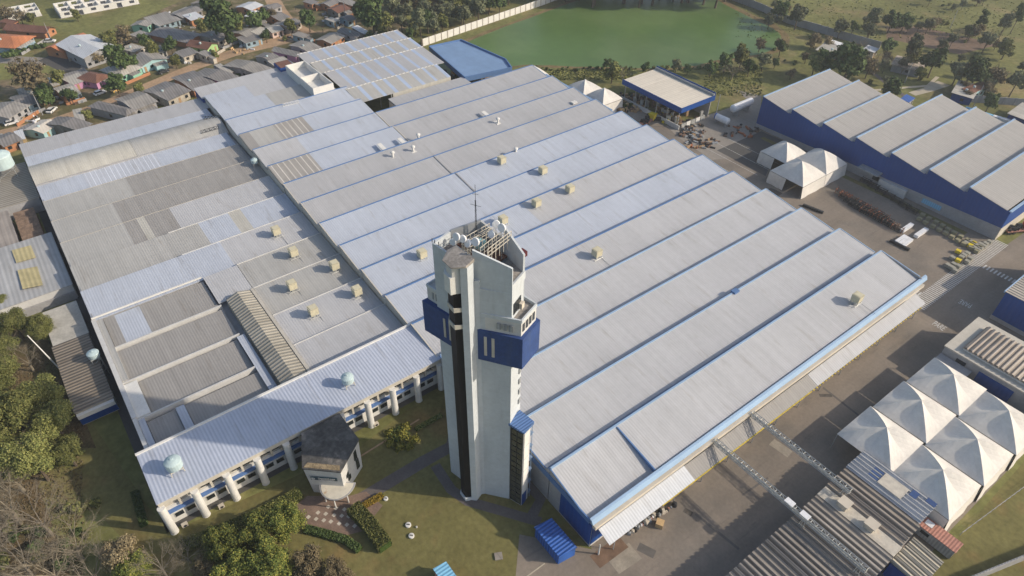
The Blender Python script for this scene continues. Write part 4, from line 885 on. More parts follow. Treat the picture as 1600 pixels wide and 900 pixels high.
# ================================================================== LATTICE BRIDGES
def truss(xa, xb, y, z, label, legs, sg=None):
    t = thing('pipe_bridge', label, 'lattice bridge', ((xa+xb)/2, y, 0)); b = MB(); w_, h = .75, .95
    C = [(y-w_/2, z), (y+w_/2, z), (y-w_/2, z+h), (y+w_/2, z+h)]
    for (yy, zz) in C: b.tube((xa, yy, zz), (xb, yy, zz), .075, n=4)
    n = int((xb-xa)/1.0)
    for i in range(n+1):
        x = xa+(xb-xa)*i/n; x2 = xa+(xb-xa)*(i+1)/n if i < n else x
        b.tube((x, C[0][0], z), (x, C[1][0], z), .05, n=4); b.tube((x, C[2][0], z+h), (x, C[3][0], z+h), .05, n=4)
        for s in (0, 1): b.tube((x, C[s][0], z), (x, C[s][0], z+h), .045, n=4)
        if i < n:
            for s in (0, 1): b.tube((x, C[s][0], z if i % 2 else z+h), (x2, C[s][0], z+h if i % 2 else z), .045, n=4)
            b.tube((x, C[2 if i % 2 else 3][0], z+h), (x2, C[3 if i % 2 else 2][0], z+h), .045, n=4)
    b.build('lattice', M_steel, t); q = MB(); q.tube((xa, y+.1, z+.15), (xb, y+.1, z+.15), .13); q.tube((xa, y-.2, z+.15), (xb, y-.2, z+.15), .09); q.build('pipes', M_steel, t)
    for x in legs:
        b = MB()
        for dx, dy in ((-.6, -1), (.6, -1), (-.6, 1), (.6, 1)): b.tube((x+dx, y+dy*.9, 0), (x+dx*.3, y+dy*.36, z), .08, n=5)
        for k in range(4): zz = 1+k*1.5; b.tube((x-.5, y-.8+k*.1, zz), (x+.5, y-.8+k*.1, zz), .05, n=4); b.tube((x-.5, y-.8, zz), (x-.5, y+.8, zz+1), .05, n=4)
        b.build('support_leg', M_steel, t)
    if sg: 
        for s in sg: MB().box(s-.8, y-w_/2-.25, z+h+.06, s+.8, y+w_/2+.1, z+h+.3).build('white_box', M_plast, t)
    return t
truss(-37.7, -7.2, 76.3, 6.6, 'long steel lattice pipe bridge with white boxes, from the hall over the dark ribbed shed', (-18.2, -8), (-21.6, -18.6))
truss(-37.7, -16.8, 86.9, 6.6, 'shorter steel lattice pipe bridge, the one further from the tower', (-17.4,))

# ================================================================== LOWER RIGHT SHEDS
m_can = lambda n, c, d=.45, A_='y': roofmat(n, c, ax=A_, per=1.0, dark=d, bmp=.10, var=.22, streakamt=.12)
M_can1 = m_can('deep_ribbed_roof_brown', (.25, .23, .21), .25); M_can2 = m_can('deep_ribbed_roof_dark', (.26, .23, .20), .25); M_can3 = m_can('silver_ribbed_roof', (.50, .515, .54), .3); M_can4 = m_can('tan_ribbed_roof', (.42, .385, .315), .3)
def corrug(x0, x1, y0, y1, z, amp, per, m, parent, name='roof', axis='y', z2=None):
    b = MB(); z2 = z if z2 is None else z2; n = max(2, int(((y1-y0) if axis == 'y' else (x1-x0))/per)); 
    L_ = (y1-y0) if axis == 'y' else (x1-x0); prof = []
    for i in range(n):
        a = i/n; e = 1/n; prof += [(a, 0), (a+e*.2, 0), (a+e*.35, amp), (a+e*.8, amp), (a+e*.95, 0)]
    prof.append((1, 0))
    for i in range(len(prof)-1):
        a, ha = prof[i]; c, hc = prof[i+1]
        if axis == 'y': b.quad((x0, y0+a*L_, z+ha), (x1, y0+a*L_, z2+ha), (x1, y0+c*L_, z2+hc), (x0, y0+c*L_, z+hc))
        else: b.quad((x0+a*L_, y0, z+ha), (x0+a*L_, y1, z2+ha), (x0+c*L_, y1, z2+hc), (x0+c*L_, y0, z+hc))
    b.box(x0+.02, y0+.02, min(z, z2)-.2, x1-.02, y1-.02, min(z, z2)-.02); return b.build(name, m, parent)
s1 = thing('ribbed_shed', 'large shed with dark deep-ribbed roof crossed by the long lattice bridge', 'shed', (-12, 70, 0))
corrug(-20.2, -5.9, 50, 83.2, 5, .38, 1.12, M_can1, s1); MB().box(-20, 50, 0, -6.1, 83, 4.78).build('wall', M_navyY, s1)
s2 = thing('flat_roofed_strip', 'pale flat concrete roof strip with two square vents between the dark ribbed roofs', 'shed', (-14, 85, 0))
MB().box(-20.3, 83.3, 0, -6.0, 85.9, 5.2).build('body', mat('pale_concrete_roof', (.50, .465, .40), var=.15, scale=.5, fine=(2, .1), tint=((.36, .28, .2), .5, .6)), s2)
for x in (-16.2, -11.2):
    q = MB().box(x-1, 83.9, 6.3, x+1, 85.9, 6.5); q.box(x-.8, 84.1, 5.2, x+.8, 85.7, 6.3); v = q.build('roof_vent', M_slab, s2)
s3 = thing('ribbed_shed', 'narrow brown deep-ribbed shed roof between the pale strip and the silver ribbed roof', 'shed', (-13, 89, 0))
corrug(-20.4, -6.2, 86, 92.2, 5.1, .3, 1.12, M_can2, s3); MB().box(-20.2, 86.1, 0, -6.4, 92, 4.85).build('wall', M_wallg, s3)
s4 = thing('ribbed_shed', 'silver ribbed metal shed roof with blue patches beside the big tents', 'shed', (-13, 95, 0))
corrug(-20.5, -6.5, 92.3, 98.2, 5.3, .28, .98, M_can3, s4); MB().box(-20.3, 92.4, 0, -6.7, 98, 5.05).build('wall', M_wallg, s4)
MB().box(-15.3, 93.6, 5.62, -11.0, 96.6, 5.75).build('pale_patch', mat('pale_concrete_patch', (.50, .465, .40), var=.2, scale=1), s4)
b = MB()
for i in range(3): b.box(-17.2, 93.9+i*.98, 5.6, -15.4, 94.3+i*.98, 5.64)
b.box(-10.6, 95.8, 5.6, -9.4, 97.4, 5.64); b.box(-8.2, 96.9, 5.6, -6.6, 98.0, 5.64); b.build('blue_patches', mat('faded_navy_patch', (.04, .085, .22)), s4)
s5 = thing('ribbed_shed', 'tan ribbed shed roof at the lawn edge below the dark ribbed roofs', 'shed', (-3, 86, 0))
corrug(-5.9, -.6, 83.0, 90.0, 4.4, .16, .62, M_can4, s5, axis='y', z2=4.0); MB().box(-5.7, 83.2, 0, -.9, 89.8, 3.7).build('wall', M_wallg, s5); MB().box(-5.8, 83.0, 0, -.8, 83.18, 3.6).build('blue_door_wall', M_navy, s5)
# right building with ribbed roof
rb = thing('concrete_building', 'grey concrete building with deep ribbed tan roof and navy door behind the tents', 'building', (-12, 144, 0))
MB().box(-25.2, 136.9, 0, 12, 151.6, 5.2).build('wall', M_wallg, rb)
MB().prism([(-25.4, 136.7), (12, 136.7), (12, 151.8), (-25.4, 151.8)], 5.2, 5.5).build('roof_border', M_wallbe, rb)
corrug(-22.6, 12, 138.4, 149.1, 6.2, .3, 1.02, m_can('deep_ribbed_roof_tan', (.40, .35, .30), .2, 'x'), rb, axis='x', z2=6.2); MB().box(-22.4, 138.6, 5.5, 12, 149, 5.95).build('upper_wall', M_wall, rb)
MB().box(-17.5, 136.7, 0, -10.5, 136.88, 4.2).build('blue_door', M_navy, rb); MB().box(-22.2, 136.72, 2.6, -20.2, 136.88, 4.2).build('window', M_glass, rb)
MB().slab(-25.2, 132.6, -18.5, 136.6, 3.4, 3.4).build('awning', M_wallg, rb)
rb2 = thing('blue_building', 'navy blue building with tan ribbed roof at the right edge above the yard writing', 'building', (-12, 175, 0))
MB().box(-25, 161.6, 0, 12, 176.5, 8.0).build('wall', M_navy, rb2); MB().box(-25.3, 176.5, 0, 12, 190, 9.5).build('wall', M_navyY, rb2); MB().slab(-25.5, 176.4, 12.2, 190.2, 9.75, 9.75, .22).build('roof', M_taupe, rb2)
MB().slab(-25.3, 161.3, 12, 176.5, 8.3, 8.3).build('roof', m_can('ribbed_roof_grey_tan', (.36, .325, .285), .2), rb2)
MB().box(-25.4, 161.2, 7.95, -25.15, 190, 8.4).build('roof_edge', M_fascia, rb2)
MB().box(-25.1, 161.45, 0, 12, 161.58, 1.0).build('plinth', M_wallg, rb2)
# ================================================================== CONTAINER CABIN, SMALL BUILDINGS
cb = thing('cabin', 'long site cabin with red roof and grey ribbed side on the lawn by the tents', 'cabin', (-3, 95, 0))
MB().box(-7.0, 94.4, .15, -.4, 96.9, 2.5).build('body', M_ctg, cb); MB().box(-7.15, 94.3, 2.5, -.25, 97.0, 2.62).build('roof', M_rust, cb)
MB().box(-6.3, 95.4, 2.63, -5.0, 96.6, 2.68).build('roof_patch', M_plast, cb); MB().box(-6.0, 94.33, 1.3, -4.6, 94.39, 2.0).build('window', M_glass, cb)
b = MB(); 
for x in (-6.5, -3.7, -.9): b.box(x-.2, 94.6, 0, x+.2, 96.7, .15)
b.build('footings', M_wood, cb)
bs = thing('blue_shed', 'small royal blue ribbed shed standing on the lawn beside the front corner of the hall', 'shed', (-43, 41, 0))
q0, q1, q2 = at(835, 824, 2.8), at(862, 810, 2.8), at(901, 855, 2.8); q3 = q0+(q2-q1); cen = (q0+q2)/2
sh = lambda p, k: (cen.x+(p.x-cen.x)*k, cen.y+(p.y-cen.y)*k)
MB().prism([sh(q, .96) for q in (q0, q1, q2, q3)], 0, 2.65).build('wall', M_blueroof, bs)
MB().prism([sh(q, 1.02) for q in (q0, q1, q2, q3)], 2.65, 2.85).build('roof', M_blueroof, bs)
sb = thing('kiosk', 'small kiosk with sky blue sheet roof and pink wall at the bottom picture edge', 'kiosk', (*at(690, 900)[:2], 0))
q0, q1, q2 = at(677, 889, 2.6), at(697, 878, 2.6), at(716, 905, 2.6); q3 = q0+(q2-q1); cen = (q0+q2)/2
MB().prism([sh(q, .92) for q in (q0, q1, q2, q3)], 0, 2.5).build('wall', mat('salmon_wall', (.55, .25, .22)), sb)
MB().prism([sh(q, 1.04) for q in (q0, q1, q2, q3)], 2.5, 2.62).build('roof', M_bluelt, sb)
q0, q1, q2 = at(772, 864, .25), at(784, 862, .25), at(786, 873, .25)
one(MB().prism([tuple(q0[:2]), tuple(q1[:2]), tuple(q2[:2]), tuple((q0+q2-q1)[:2])], 0, .25), 'manhole_cover', M_conc, 'square concrete manhole slab on the lawn beside the blue shed', 'manhole')
for (px, py, r, lb) in ((603, 780, .42, 'white round lawn light at the shadow edge near the pavilion path'), (638, 821, .5, 'white ring planter on the lawn, upper of two'), (643, 838, .5, 'white ring planter on the lawn, lower of two'), (651, 824, .15, 'small white lawn spotlight beside the two ring planters'), (409, 799, .5, 'white ring light at the edge of the hedge before the office columns')):
    p = at(px, py); b = MB().lathe((p.x, p.y, 0), [(r, 0), (r, .3), (r*.75, .34)], 16); t = thing('lawn_light', lb, 'lawn light', (p.x, p.y, 0)); b.build('housing', M_wallw, t)
    MB().obox(p, .8, r*1.1, r*.35, .34, .4).build('lamp_bar', M_dark, t)
b = MB()
p0, p1 = at(600, 690), at(655, 655)

# small sheds on the left edge
def shed(name, lb, x0, y0, x1, y1, z, m, mw, mono=.3, ax='x', extra=None):
    t = thing(name, lb, 'shed', ((x0+x1)/2, (y0+y1)/2, 0)); MB().box(x0+.2, y0+.2, 0, x1-.2, y1-.2, z-.12).build('wall', mw, t)
    MB().slab(x0, y0, x1, y1, z+mono, z, .12).build('roof', m, t); return t
shed('shed', 'corrugated tan roofed shed beside the big blue water tank at the left edge', -226, -19, -203.5, -8.0, 4.4, roofmat('tan_grey_corrugated', (.30, .275, .235), ax='x', per=1.0, dark=.35, var=.15), M_wallg)
shed('shed', 'old rust streaked grey shed roof at the left picture edge', -201.5, -45, -184.6, -16, 4, roofmat('rust_streaked_roof', (.27, .24, .215), ax='y', per=1.2, dark=.15, var=.35, streakamt=.3), M_wallg)
r_ = thing('brick_outbuilding', 'row of small clay tiled lean-to roofs squeezed between the left sheds and the workshop', 'outbuilding', (-193, -12, 0))
for i in range(4):
    MB().slab(-201+i*4, -15.3, -197.4+i*4, -10.4, 3.4, 2.9-.05*i, .1).build('roof', mat('mossy_clay_tiles', (.20, .14, .10), var=.4, scale=1, fine=(5, .2)), r_); 
    MB().box(-200.9+i*4, -15.2, 0, -197.5+i*4, -10.5, 2.75).build('wall', M_brick, r_)
t = shed('shed', 'wide pale grey shed roof with two yellow patches at the left picture edge', -184.2, -48, -159, -8.6, 4, roofmat('pale_patched_roof', (.38, .385, .39), var=.15, per=1.0, dark=.12, streakamt=.12), M_wall)
for (p, q, r) in (((18, 391), (48, 383), (56, 402)), ((27, 422), (58, 416), (67, 445))):
    a, c, d = at(*p, 4.5), at(*q, 4.5), at(*r, 4.5); MB().prism([tuple(a[:2]), tuple(c[:2]), tuple(d[:2]), tuple((a+d-c)[:2])], 4.42, 4.50).build('yellow_patch', mat('yellowed_translucent_sheet', (.46, .40, .22), var=.15, scale=.5, rib=('y', 1, .1, .02)), t)
MB().box(-158.9, -20, 0, -158.6, -9, 2.2).build('end_wall', M_wallg, t)
shed('shed', 'stained flat concrete roof between the patched shed and the brown corrugated shed', -152.3, -16.3, -139.4, -9.2, 4, mat('stained_concrete_roof', (.44, .42, .37), var=.2, scale=.3, fine=(2, .1)), M_wallg, mono=.05)
t = shed('shed', 'brown corrugated shed with navy end wall along the left side of the workshops', -139.3, -16.6, -117.2, -9.4, 4, M_asbx, M_wallbe, mono=.1)
MB().box(-117.35, -16.4, .3, -117.2, -9.6, 2.6).build('blue_end', M_navyY, t); MB().box(-117.19, -16.4, 2.62, -116.4, -9.6, 3.6).build('pale_gutter', M_wallw, t)
def tank(x, y, z, r, h, lab, legs=True, stand=None):
    t = thing('water_tank', lab, 'water tank', (x, y, z-(stand or .9))); b = z
    MB().lathe((x, y, b), [(r*.86, 0), (r, .15), (r*1.02, h*.8), (r*1.06, h*.82), (r*1.0, h*.9), (r*.55, h*1.08), (r*.2, h*1.14)], 20).build('tank_shell', M_tank, t, smooth=False)
    MB().lathe((x, y, b+h*1.14), [(r*.2, 0), (r*.18, .12)], 10).build('lid', M_tank, t)
    q = MB(); s_ = stand or .9
    for dx in (-1, 1):
        for dy in (-1, 1): q.tube((x+dx*r*.8, y+dy*r*.8, b-s_), (x+dx*r*.7, y+dy*r*.7, b), .09, n=5)
        q.tube((x+dx*r*.75, y-r*.75, b-.1), (x+dx*r*.75, y+r*.75, b-.1), .1, n=4); q.tube((x-r*.75, y+dx*r*.75, b-.15), (x+r*.75, y+dx*r*.75, b-.15), .1, n=4)
        if s_ > 2:
            for k in range(3): zz = b-s_+k*s_/3; q.tube((x+dx*r*.8, y-r*.8, zz), (x+dx*r*.8, y+r*.8, zz+s_/3), .06, n=4); q.tube((x-r*.8, y+dx*r*.8, zz), (x+r*.8, y+dx*r*.8, zz+s_/3), .06, n=4)
    q.build('stand', M_wallbe if s_ < 2 else M_steel, t)
p = at(276, 734, 9.0); tank(p.x, p.y, 9.9, 1.35, 1.9, 'turquoise water tank on the left end of the office wing roof')
p = at(545, 601, 9.0); tank(p.x, p.y, 9.9, 1.15, 1.6, 'turquoise water tank on the office wing roof above the right columns')
p = at(9, 268, 6); tank(p.x, p.y, 7.6, 3.0, 4.2, 'big pale blue water tank on a steel stand at the left picture edge', stand=7.4)
p = at(147, 556, 5.4); tank(p.x, p.y, 5.2, 1.15, 1.3, 'turquoise water tank over the brown corrugated shed', stand=5.0)
p = at(399, 256, 7.5); tank(p.x, p.y, 7.9, 1.0, 1.2, 'small turquoise tank in the gap between the upper workshop and the old roofs', stand=.8)
p = at(0, 247, 4)
# poles, roof details
def cooler(x, y, z, lab, proto=[None]):
    if proto[0] is None:
        t = thing('rooftop_cooler', lab, 'rooftop cooler', (0, 0, 0), 'cream evaporative coolers on the roofs')
        b = MB(); s_ = .92
        b.box(-s_, -s_, .75, s_, s_, 2.3); b.box(-s_-.06, -s_-.06, 2.3, s_+.06, s_+.06, 2.42); b.box(-s_*.8, -s_*.8, 2.42, s_*.8, s_*.8, 2.5); b.build('cabinet', M_cooler, t)
        b = MB()
        for i in (-1, 1):
            for j in (-1, 1): b.tube((i*.8, j*.8, -.3), (i*.8, j*.8, .75), .07, n=5)
            b.tube((i*.8, -1.3, -.05), (i*.8, 1.3, -.05), .08, n=4)
        b.box(-.4, -.4, -.2, .4, .4, .75); b.build('legs', M_steel, t); MB().tube((.3, .9, -.02), (4.6, .9, -.5), .05, n=4).build('drain_pipe', M_ctg, t); proto[0] = t; t.location = (x, y, z)
    else: t = dup(proto[0], (x, y, z), label=lab)
    return t
CL = [((784, 251), 9.4, 'farthest cream cooler on the hall, near the white mushroom vent'), ((848, 267), 9.4, 'cream cooler right of the farthest one on the hall roof'), ((890, 296), 9.4, 'right one of the pair of cream coolers mid hall'),
      ((838, 318), 9.4, 'left one of the pair of cream coolers mid hall'), ((786, 345), 9.4, 'cream cooler just behind the tower top antennas'), ((660, 398), 9.4, 'cream cooler left of the tower on the hall roof'),
      ((932, 396), 9.4, 'lone cream cooler right of the tower on the hall roof'), ((1336, 467), 9.2, 'cream cooler on the last bay near the yard corner'),
      ((433, 362), 6.9, 'topmost cream cooler on the old workshop roofs'), ((460, 395), 6.9, 'second cream cooler down on the old workshop roofs'), ((524, 416), 6.9, 'cream cooler close to the hall wall on the workshop roofs'),
      ((458, 447), 6.9, 'cream cooler beside the long ribbed monitor roof, upper one'), ((559, 456), 6.9, 'cream cooler nearest the tower on the workshop roofs'), ((491, 487), 6.9, 'lowest cream cooler on the workshop roofs')]
for (px, z, lb) in CL: p = at(px[0], px[1]+6, z); cooler(p.x, p.y, z, lb)
MV = [((654, 218), 'mushroom vent with short white flashing, rightmost of the near trio'), ((646, 237), 'mushroom vent with long white flashing, middle of the near trio'), ((614, 246), 'leftmost white mushroom vent with long flashing strip'), ((778, 193), 'white mushroom vent at the end of a flashing, far part of the hall'), ((806, 240), 'white mushroom vent by the farthest cream cooler')]
for i, (px, lb) in enumerate(MV):
    p = at(*px, 9.3); t = thing('roof_vent', lb, 'roof vent', (p.x, p.y, 9.2), 'white mushroom vents on the hall')
    MB().lathe((p.x, p.y, 9.1), [(.35, 0), (.3, 1.0), (.28, 1.6), (.65, 1.7), (.6, 2.0), (.2, 2.25)], 14).build('cowl', M_wallw, t)
    MB().box(p.x-.7, p.y-.7, 9.0, p.x+.7, p.y+.7, 9.45).build('curb', M_wallw, t)
    if i in (1, 2, 3): MB().add([(p.x-8, p.y-.75, 10.25), (p.x-.72, p.y-.75, 9.5), (p.x-.72, p.y+.55, 9.5), (p.x-8, p.y+.55, 10.25), (p.x-8, p.y-.75, 10.1), (p.x-.72, p.y-.75, 9.2), (p.x-.72, p.y+.55, 9.2), (p.x-8, p.y+.55, 10.1)], [(0, 1, 2, 3), (7, 6, 5, 4), (0, 4, 5, 1), (1, 5, 6, 2), (2, 6, 7, 3), (3, 7, 4, 0)]).build('flashing', M_wallw, t)
# lattice frames lying on the roofs
b = MB()
def zig(a, c, z, n):
    for i in range(n):
        p, q = [(a[0]+(c[0]-a[0])*t/n, a[1]+(c[1]-a[1])*t/n) for t in (i, i+1)]; b.tube((*p, z), (*q, z+.9), .06, n=4); b.tube((*q, z+.9), (*q, z), .06, n=4)
    b.tube((*a, z), (*c, z), .07, n=4); b.tube((*a, z+.9), (*c, z+.9), .07, n=4)
p, q = at(442, 166, 10), at(467, 160, 10); zig((p.x, p.y), (q.x, q.y), 9.9, 6)
one(b, 'roof_lattice', M_wallw, 'white zigzag lattice frame lying on the upper workshop roof', 'lattice frame')
b = MB(); p, q = at(318, 186, 8.4), at(346, 184, 8.4); zig((p.x, p.y), (q.x, q.y), 8.3, 6); p, q = at(314, 208, 8), at(342, 200, 8); zig((p.x, p.y), (q.x, q.y), 7.9, 4)
one(b, 'roof_lattice', M_dark, 'dark zigzag guy frames at the end of the arched cream roof', 'lattice frame')
b = MB(); p = at(1148, 458, 9.6); b.box(p.x-.6, p.y-.8, 9.4, p.x+.6, p.y+.8, 10.4); one(b, 'gutter_box', M_cap, 'small blue box straddling a gutter on the front hall bays', 'gutter box')
# white skylight hatch
for k, (px, py) in enumerate(((897, 160),)):
    p = at(px, py, 9.4); one(MB().box(p.x-.7, p.y-.9, 9.2, p.x+.7, p.y+.9, 9.65), 'roof_hatch', M_wallw, 'small white hatch near the pond end of the hall roof', 'roof hatch')
# ================================================================== VILLAGE HOUSES
M_wt = mat('limewashed_wall', (.44, .40, .34), var=.3, scale=.6, fine=(3, .2))
M_WL = [M_wt, M_wallg, M_wt, mat('faded_ochre_wall', (.40, .31, .18), var=.25, fine=(3, .2)), mat('grey_block_wall', (.24, .225, .21), var=.3, fine=(3, .2), rib=('z', .4, .15, .01)), mat('faded_blue_wall', (.25, .34, .40), var=.25, fine=(3, .2)), M_brick, mat('dirty_white_wall', (.52, .50, .46), var=.25, fine=(3, .2))]
def house(L, T, R, typ, roof, wall, label, ze=2.5, hr=1.1, ridge='a', name='house', cat='house', k=4.0, ox=0, oy=0, feat=True, group=None):
    """roof corners left, top, right in the survey picture; ridge 'a' runs along top-left edge, 'b' along top-right edge"""
    if label.count('workshops') and 'wall' not in label or ('in the row' in label or 'village row' in label) or label.startswith(('dark grey gable', 'pale lean-to roof right', 'brown-grey gable roof below')):
        R = (T[0]+(R[0]-T[0])*1.5, T[1]+(R[1]-T[1])*1.5); ze = 3.0
    if wall.name.startswith('limewashed'): wall = random.Random(int(L[0]*3+T[1])).choice(M_WL)
    A, B, C = [at(p[0]/k+ox, p[1]/k+oy, ze) for p in (L, T, R)]
    e1 = A-B; e2 = C-B; l1, l2 = e1.length, e2.length; u = e1.normalized(); v = Vector((-u.y, u.x, 0))
    if v.dot(e2) < 0: v = -v
    # make the plan square while keeping the middle
    cen = (A+C)/2; l2 = abs(e2.dot(v)); l1 = max(l1, 2.5); l2 = max(l2, 2.5)
    t = thing(name, label, cat, (cen.x, cen.y, 0), group)
    def P_(a, b, z): q = cen+u*a*l1/2+v*b*l2/2; return (q.x, q.y, z)
    ov = .88
    b = MB(); wq = [P_(-ov, -ov, 0), P_(ov, -ov, 0), P_(ov, ov, 0), P_(-ov, ov, 0)]
    b.prism([w[:2] for w in wq], 0, ze-.02)
    if typ == 'gable':
        if ridge == 'a': tri = [((-ov, -ov), (-ov, ov), (-ov, 0)), ((ov, -ov), (ov, ov), (ov, 0))]
        else: tri = [((-ov, -ov), (ov, -ov), (0, -ov)), ((-ov, ov), (ov, ov), (0, ov))]
        for p, q, r in tri: b.add([P_(*p, ze-.02), P_(*q, ze-.02), P_(*r, ze-.02+hr*ov)], [(0, 1, 2)])
    b.build('wall', wall, t)
    b = MB(); th = .1
    if typ == 'gable':
        if ridge == 'a': S_ = [[(-1, -1, ze), (1, -1, ze), (1, 0, ze+hr), (-1, 0, ze+hr)], [(-1, 0, ze+hr), (1, 0, ze+hr), (1, 1, ze), (-1, 1, ze)]]
        else: S_ = [[(-1, -1, ze), (0, -1, ze+hr), (0, 1, ze+hr), (-1, 1, ze)], [(0, -1, ze+hr), (1, -1, ze), (1, 1, ze), (0, 1, ze+hr)]]
    elif typ == 'hip':
        if l1 >= l2: r_ = (l1-l2*.8)/l1; a, c = (-r_, 0), (r_, 0)
        else: r_ = (l2-l1*.8)/l2; a, c = (0, -r_), (0, r_)
        if l1 >= l2: S_ = [[(-1, -1, ze), (1, -1, ze), (*c, ze+hr), (*a, ze+hr)], [(*a, ze+hr), (*c, ze+hr), (1, 1, ze), (-1, 1, ze)], [(-1, 1, ze), (-1, -1, ze), (*a, ze+hr)], [(1, -1, ze), (1, 1, ze), (*c, ze+hr)]]
        else: S_ = [[(-1, -1, ze), (*a, ze+hr), (*c, ze+hr), (-1, 1, ze)], [(1, -1, ze), (1, 1, ze), (*c, ze+hr), (*a, ze+hr)], [(-1, -1, ze), (1, -1, ze), (*a, ze+hr)], [(1, 1, ze), (-1, 1, ze), (*c, ze+hr)]]
    else:
        h2 = hr*.35; S_ = [[(-1, -1, ze+h2), (1, -1, ze+h2), (1, 1, ze), (-1, 1, ze)]]
    for f in S_:
        top = [P_(a, c, z+.06) for a, c, z in f]; bot = [P_(a, c, z-.04) for a, c, z in f]; n = len(f)
        b.add(bot+top, [tuple(range(n))[::-1], tuple(range(n, 2*n))]+[(i, (i+1) % n, n+(i+1) % n, n+i) for i in range(n)])
    b.build('roof', roof, t)
    rn = random.Random(int(cen.x*31+cen.y*17))
    if name == 'house' and rn.random() < .75:   # lean-to annex on the rear or side
        s_ = rn.choice((-1, 1)); aw = rn.uniform(2.2, 3.6); al = l1*rn.uniform(.35, .7); o_ = rn.uniform(-.3, .3)*l1/2
        c_ = cen+v*s_*(l2*.44+aw/2)+u*o_; an_ = math.atan2(u.y, u.x); am = rn.choice((M_asb, M_asb2, M_asb3, M_asb2, M_conc))
        MB().obox(c_, an_, al*.94, aw*.94, 0, 2.0).build('annex_wall', wall, t)
        q_ = [c_+u*a*al/2+v*b_*aw/2 for a, b_ in ((-1, -s_), (1, -s_), (1, s_), (-1, s_))]
        MB().prism([(q.x, q.y) for q in q_], 2.01, [2.35, 2.35, 2.08, 2.08]).build('annex_roof', am, t)
    if name == 'house' and rn.random() < .6:     # yard wall
        s_ = 1; c_ = cen+v*s_*(l2*.5+2.2); an_ = math.atan2(u.y, u.x); MB().obox(c_, an_, l1*1.05, .15, 0, 1.1).build('yard_wall', rn.choice((M_wt, M_brick, M_wallg)), t)
    if feat:   # door and windows on the two walls seen from the factory side
        rnd = random.Random(int(cen.x*7+cen.y*13)); an = math.atan2(u.y, u.x)
        nw = max(2, int(l1/2.6)); dd = rnd.randrange(nw)
        for i in range(nw):
            a = -ov+(i+.5)*2*ov/nw; q = P_(a, ov, 0)
            if i == dd: MB().obox((q[0]+v.x*.03, q[1]+v.y*.03), an, .85, .1, 0.02, 2.0).build('door', M_dark if rnd.random() < .5 else M_wood, t)
            else:
                w__ = MB().obox((q[0]+v.x*.03, q[1]+v.y*.03), an, 1.15, .1, .95, 1.95).build('window', M_glass, t)
        for s in (-1, 1):
            q = P_(s*ov, .1*s, 0); MB().obox((q[0]+u.x*.03*s, q[1]+u.y*.03*s), an, .1, 1.1, .95, 1.95).build('window', M_glass, t)
        if rnd.random() < .35:
            q = P_(.4, .1, 0); MB().lathe((q[0], q[1], ze+hr*.75), [(.42, 0), (.48, .55), (.3, .68)], 10).build('water_tank', M_tank, t)
    return t
G1, G2, G3 = M_asb, M_asb2, M_asb3
house((-90, 240), (50, 165), (150, 270), 'hip', M_tile, M_wt, 'big house with bright orange hipped tile roof at the upper left picture edge', hr=2.0)
house((90, 150), (165, 112), (290, 210), 'gable', M_tile2, M_brick, 'long house with red-brown tile roof and brick end wall by the green field', hr=1.6, ridge='b')
house((12, 132), (55, 112), (100, 140), 'mono', M_tile2, M_brick, 'small brick hut above the orange roofed house')
house((300, 290), (500, 203), (560, 255), 'gable', M_tile, M_brick, 'orange tiled house partly hidden behind the silver warehouse roof', hr=1.6, ze=3)
house((392, 265), (610, 200), (695, 312), 'gable', M_white_r, M_wallg, 'village warehouse with striped silver metal roof, largest roof among the houses', hr=1.6, ze=4.5, ridge='b', name='village_warehouse', cat='warehouse')
house((500, 478), (600, 428), (668, 488), 'hip', M_tile2, M_pinkw, 'house with brown tile roof and pink and purple front by the dirt road', hr=1.5)
house((400, 492), (505, 455), (545, 500), 'mono', G3, M_pinkw, 'pale lean-to roof with pink front left of the purple house')
house((380, 475), (530, 432), (560, 452), 'mono', G1, M_wt, 'long thin grey roof behind the purple house', feat=False)
house((635, 432), (785, 372), (880, 428), 'hip', G3, M_mint, 'mint green house under a pale hipped roof', hr=1.6)
house((800, 375), (975, 322), (1052, 368), 'gable', G2, M_cyan, 'pale cyan house with brown-grey gable roof and two windows facing the road', hr=1.5, ridge='b')
house((975, 195), (1090, 145), (1240, 240), 'gable', G1, M_brick, 'largest dark grey roofed house of the village block', hr=1.0, ridge='b')
house((830, 150), (872, 120), (948, 150), 'gable', G2, M_mint, 'small green walled hut by the field edge', hr=.8)
house((915, 112), (1060, 72), (1118, 128), 'mono', G2, M_wt, 'grey-tan low roof beside the field with an orange tank')
house((1080, 80), (1212, 28), (1246, 72), 'gable', G1, M_wt, 'long dark grey roof at the field edge near the big tree', hr=.8)
house((1148, 98), (1232, 76), (1268, 110), 'mono', M_white_r, M_brick, 'small light metal roof over brick wall beside the big tree')
house((1225, 18), (1300, -14), (1352, 10), 'gable', G1, M_wt, 'dark grey roof at the top picture edge left of the big tree', hr=.8)
house((1250, 216), (1340, 180), (1430, 236), 'gable', G1, M_wt, 'grey gabled house just below the big round tree', hr=1.0)
house((1178, 278), (1250, 240), (1350, 284), 'gable', M_tile2, M_lime, 'lime green house with red-brown gable roof', hr=1.4, ridge='b')
house((1090, 332), (1190, 300), (1242, 328), 'mono', G1, M_wt, 'low grey carport roof over a red car')
house((768, 302), (840, 270), (892, 302), 'mono', G3, M_wt, 'tiny pale roof among the trees above the cyan house')
house((822, 218), (890, 190), (932, 216), 'mono', G2, M_wt, 'tiny grey roof among bushes by the field')
house((-80, 690), (55, 610), (140, 690), 'gable', G2, M_wt, 'wide grey roofed house with beige front wall at the left picture edge', hr=1.0)
house((60, 612), (165, 578), (240, 640), 'gable', G1, M_wt, 'dark blue-grey roof behind the wide grey roofed house', hr=.9)
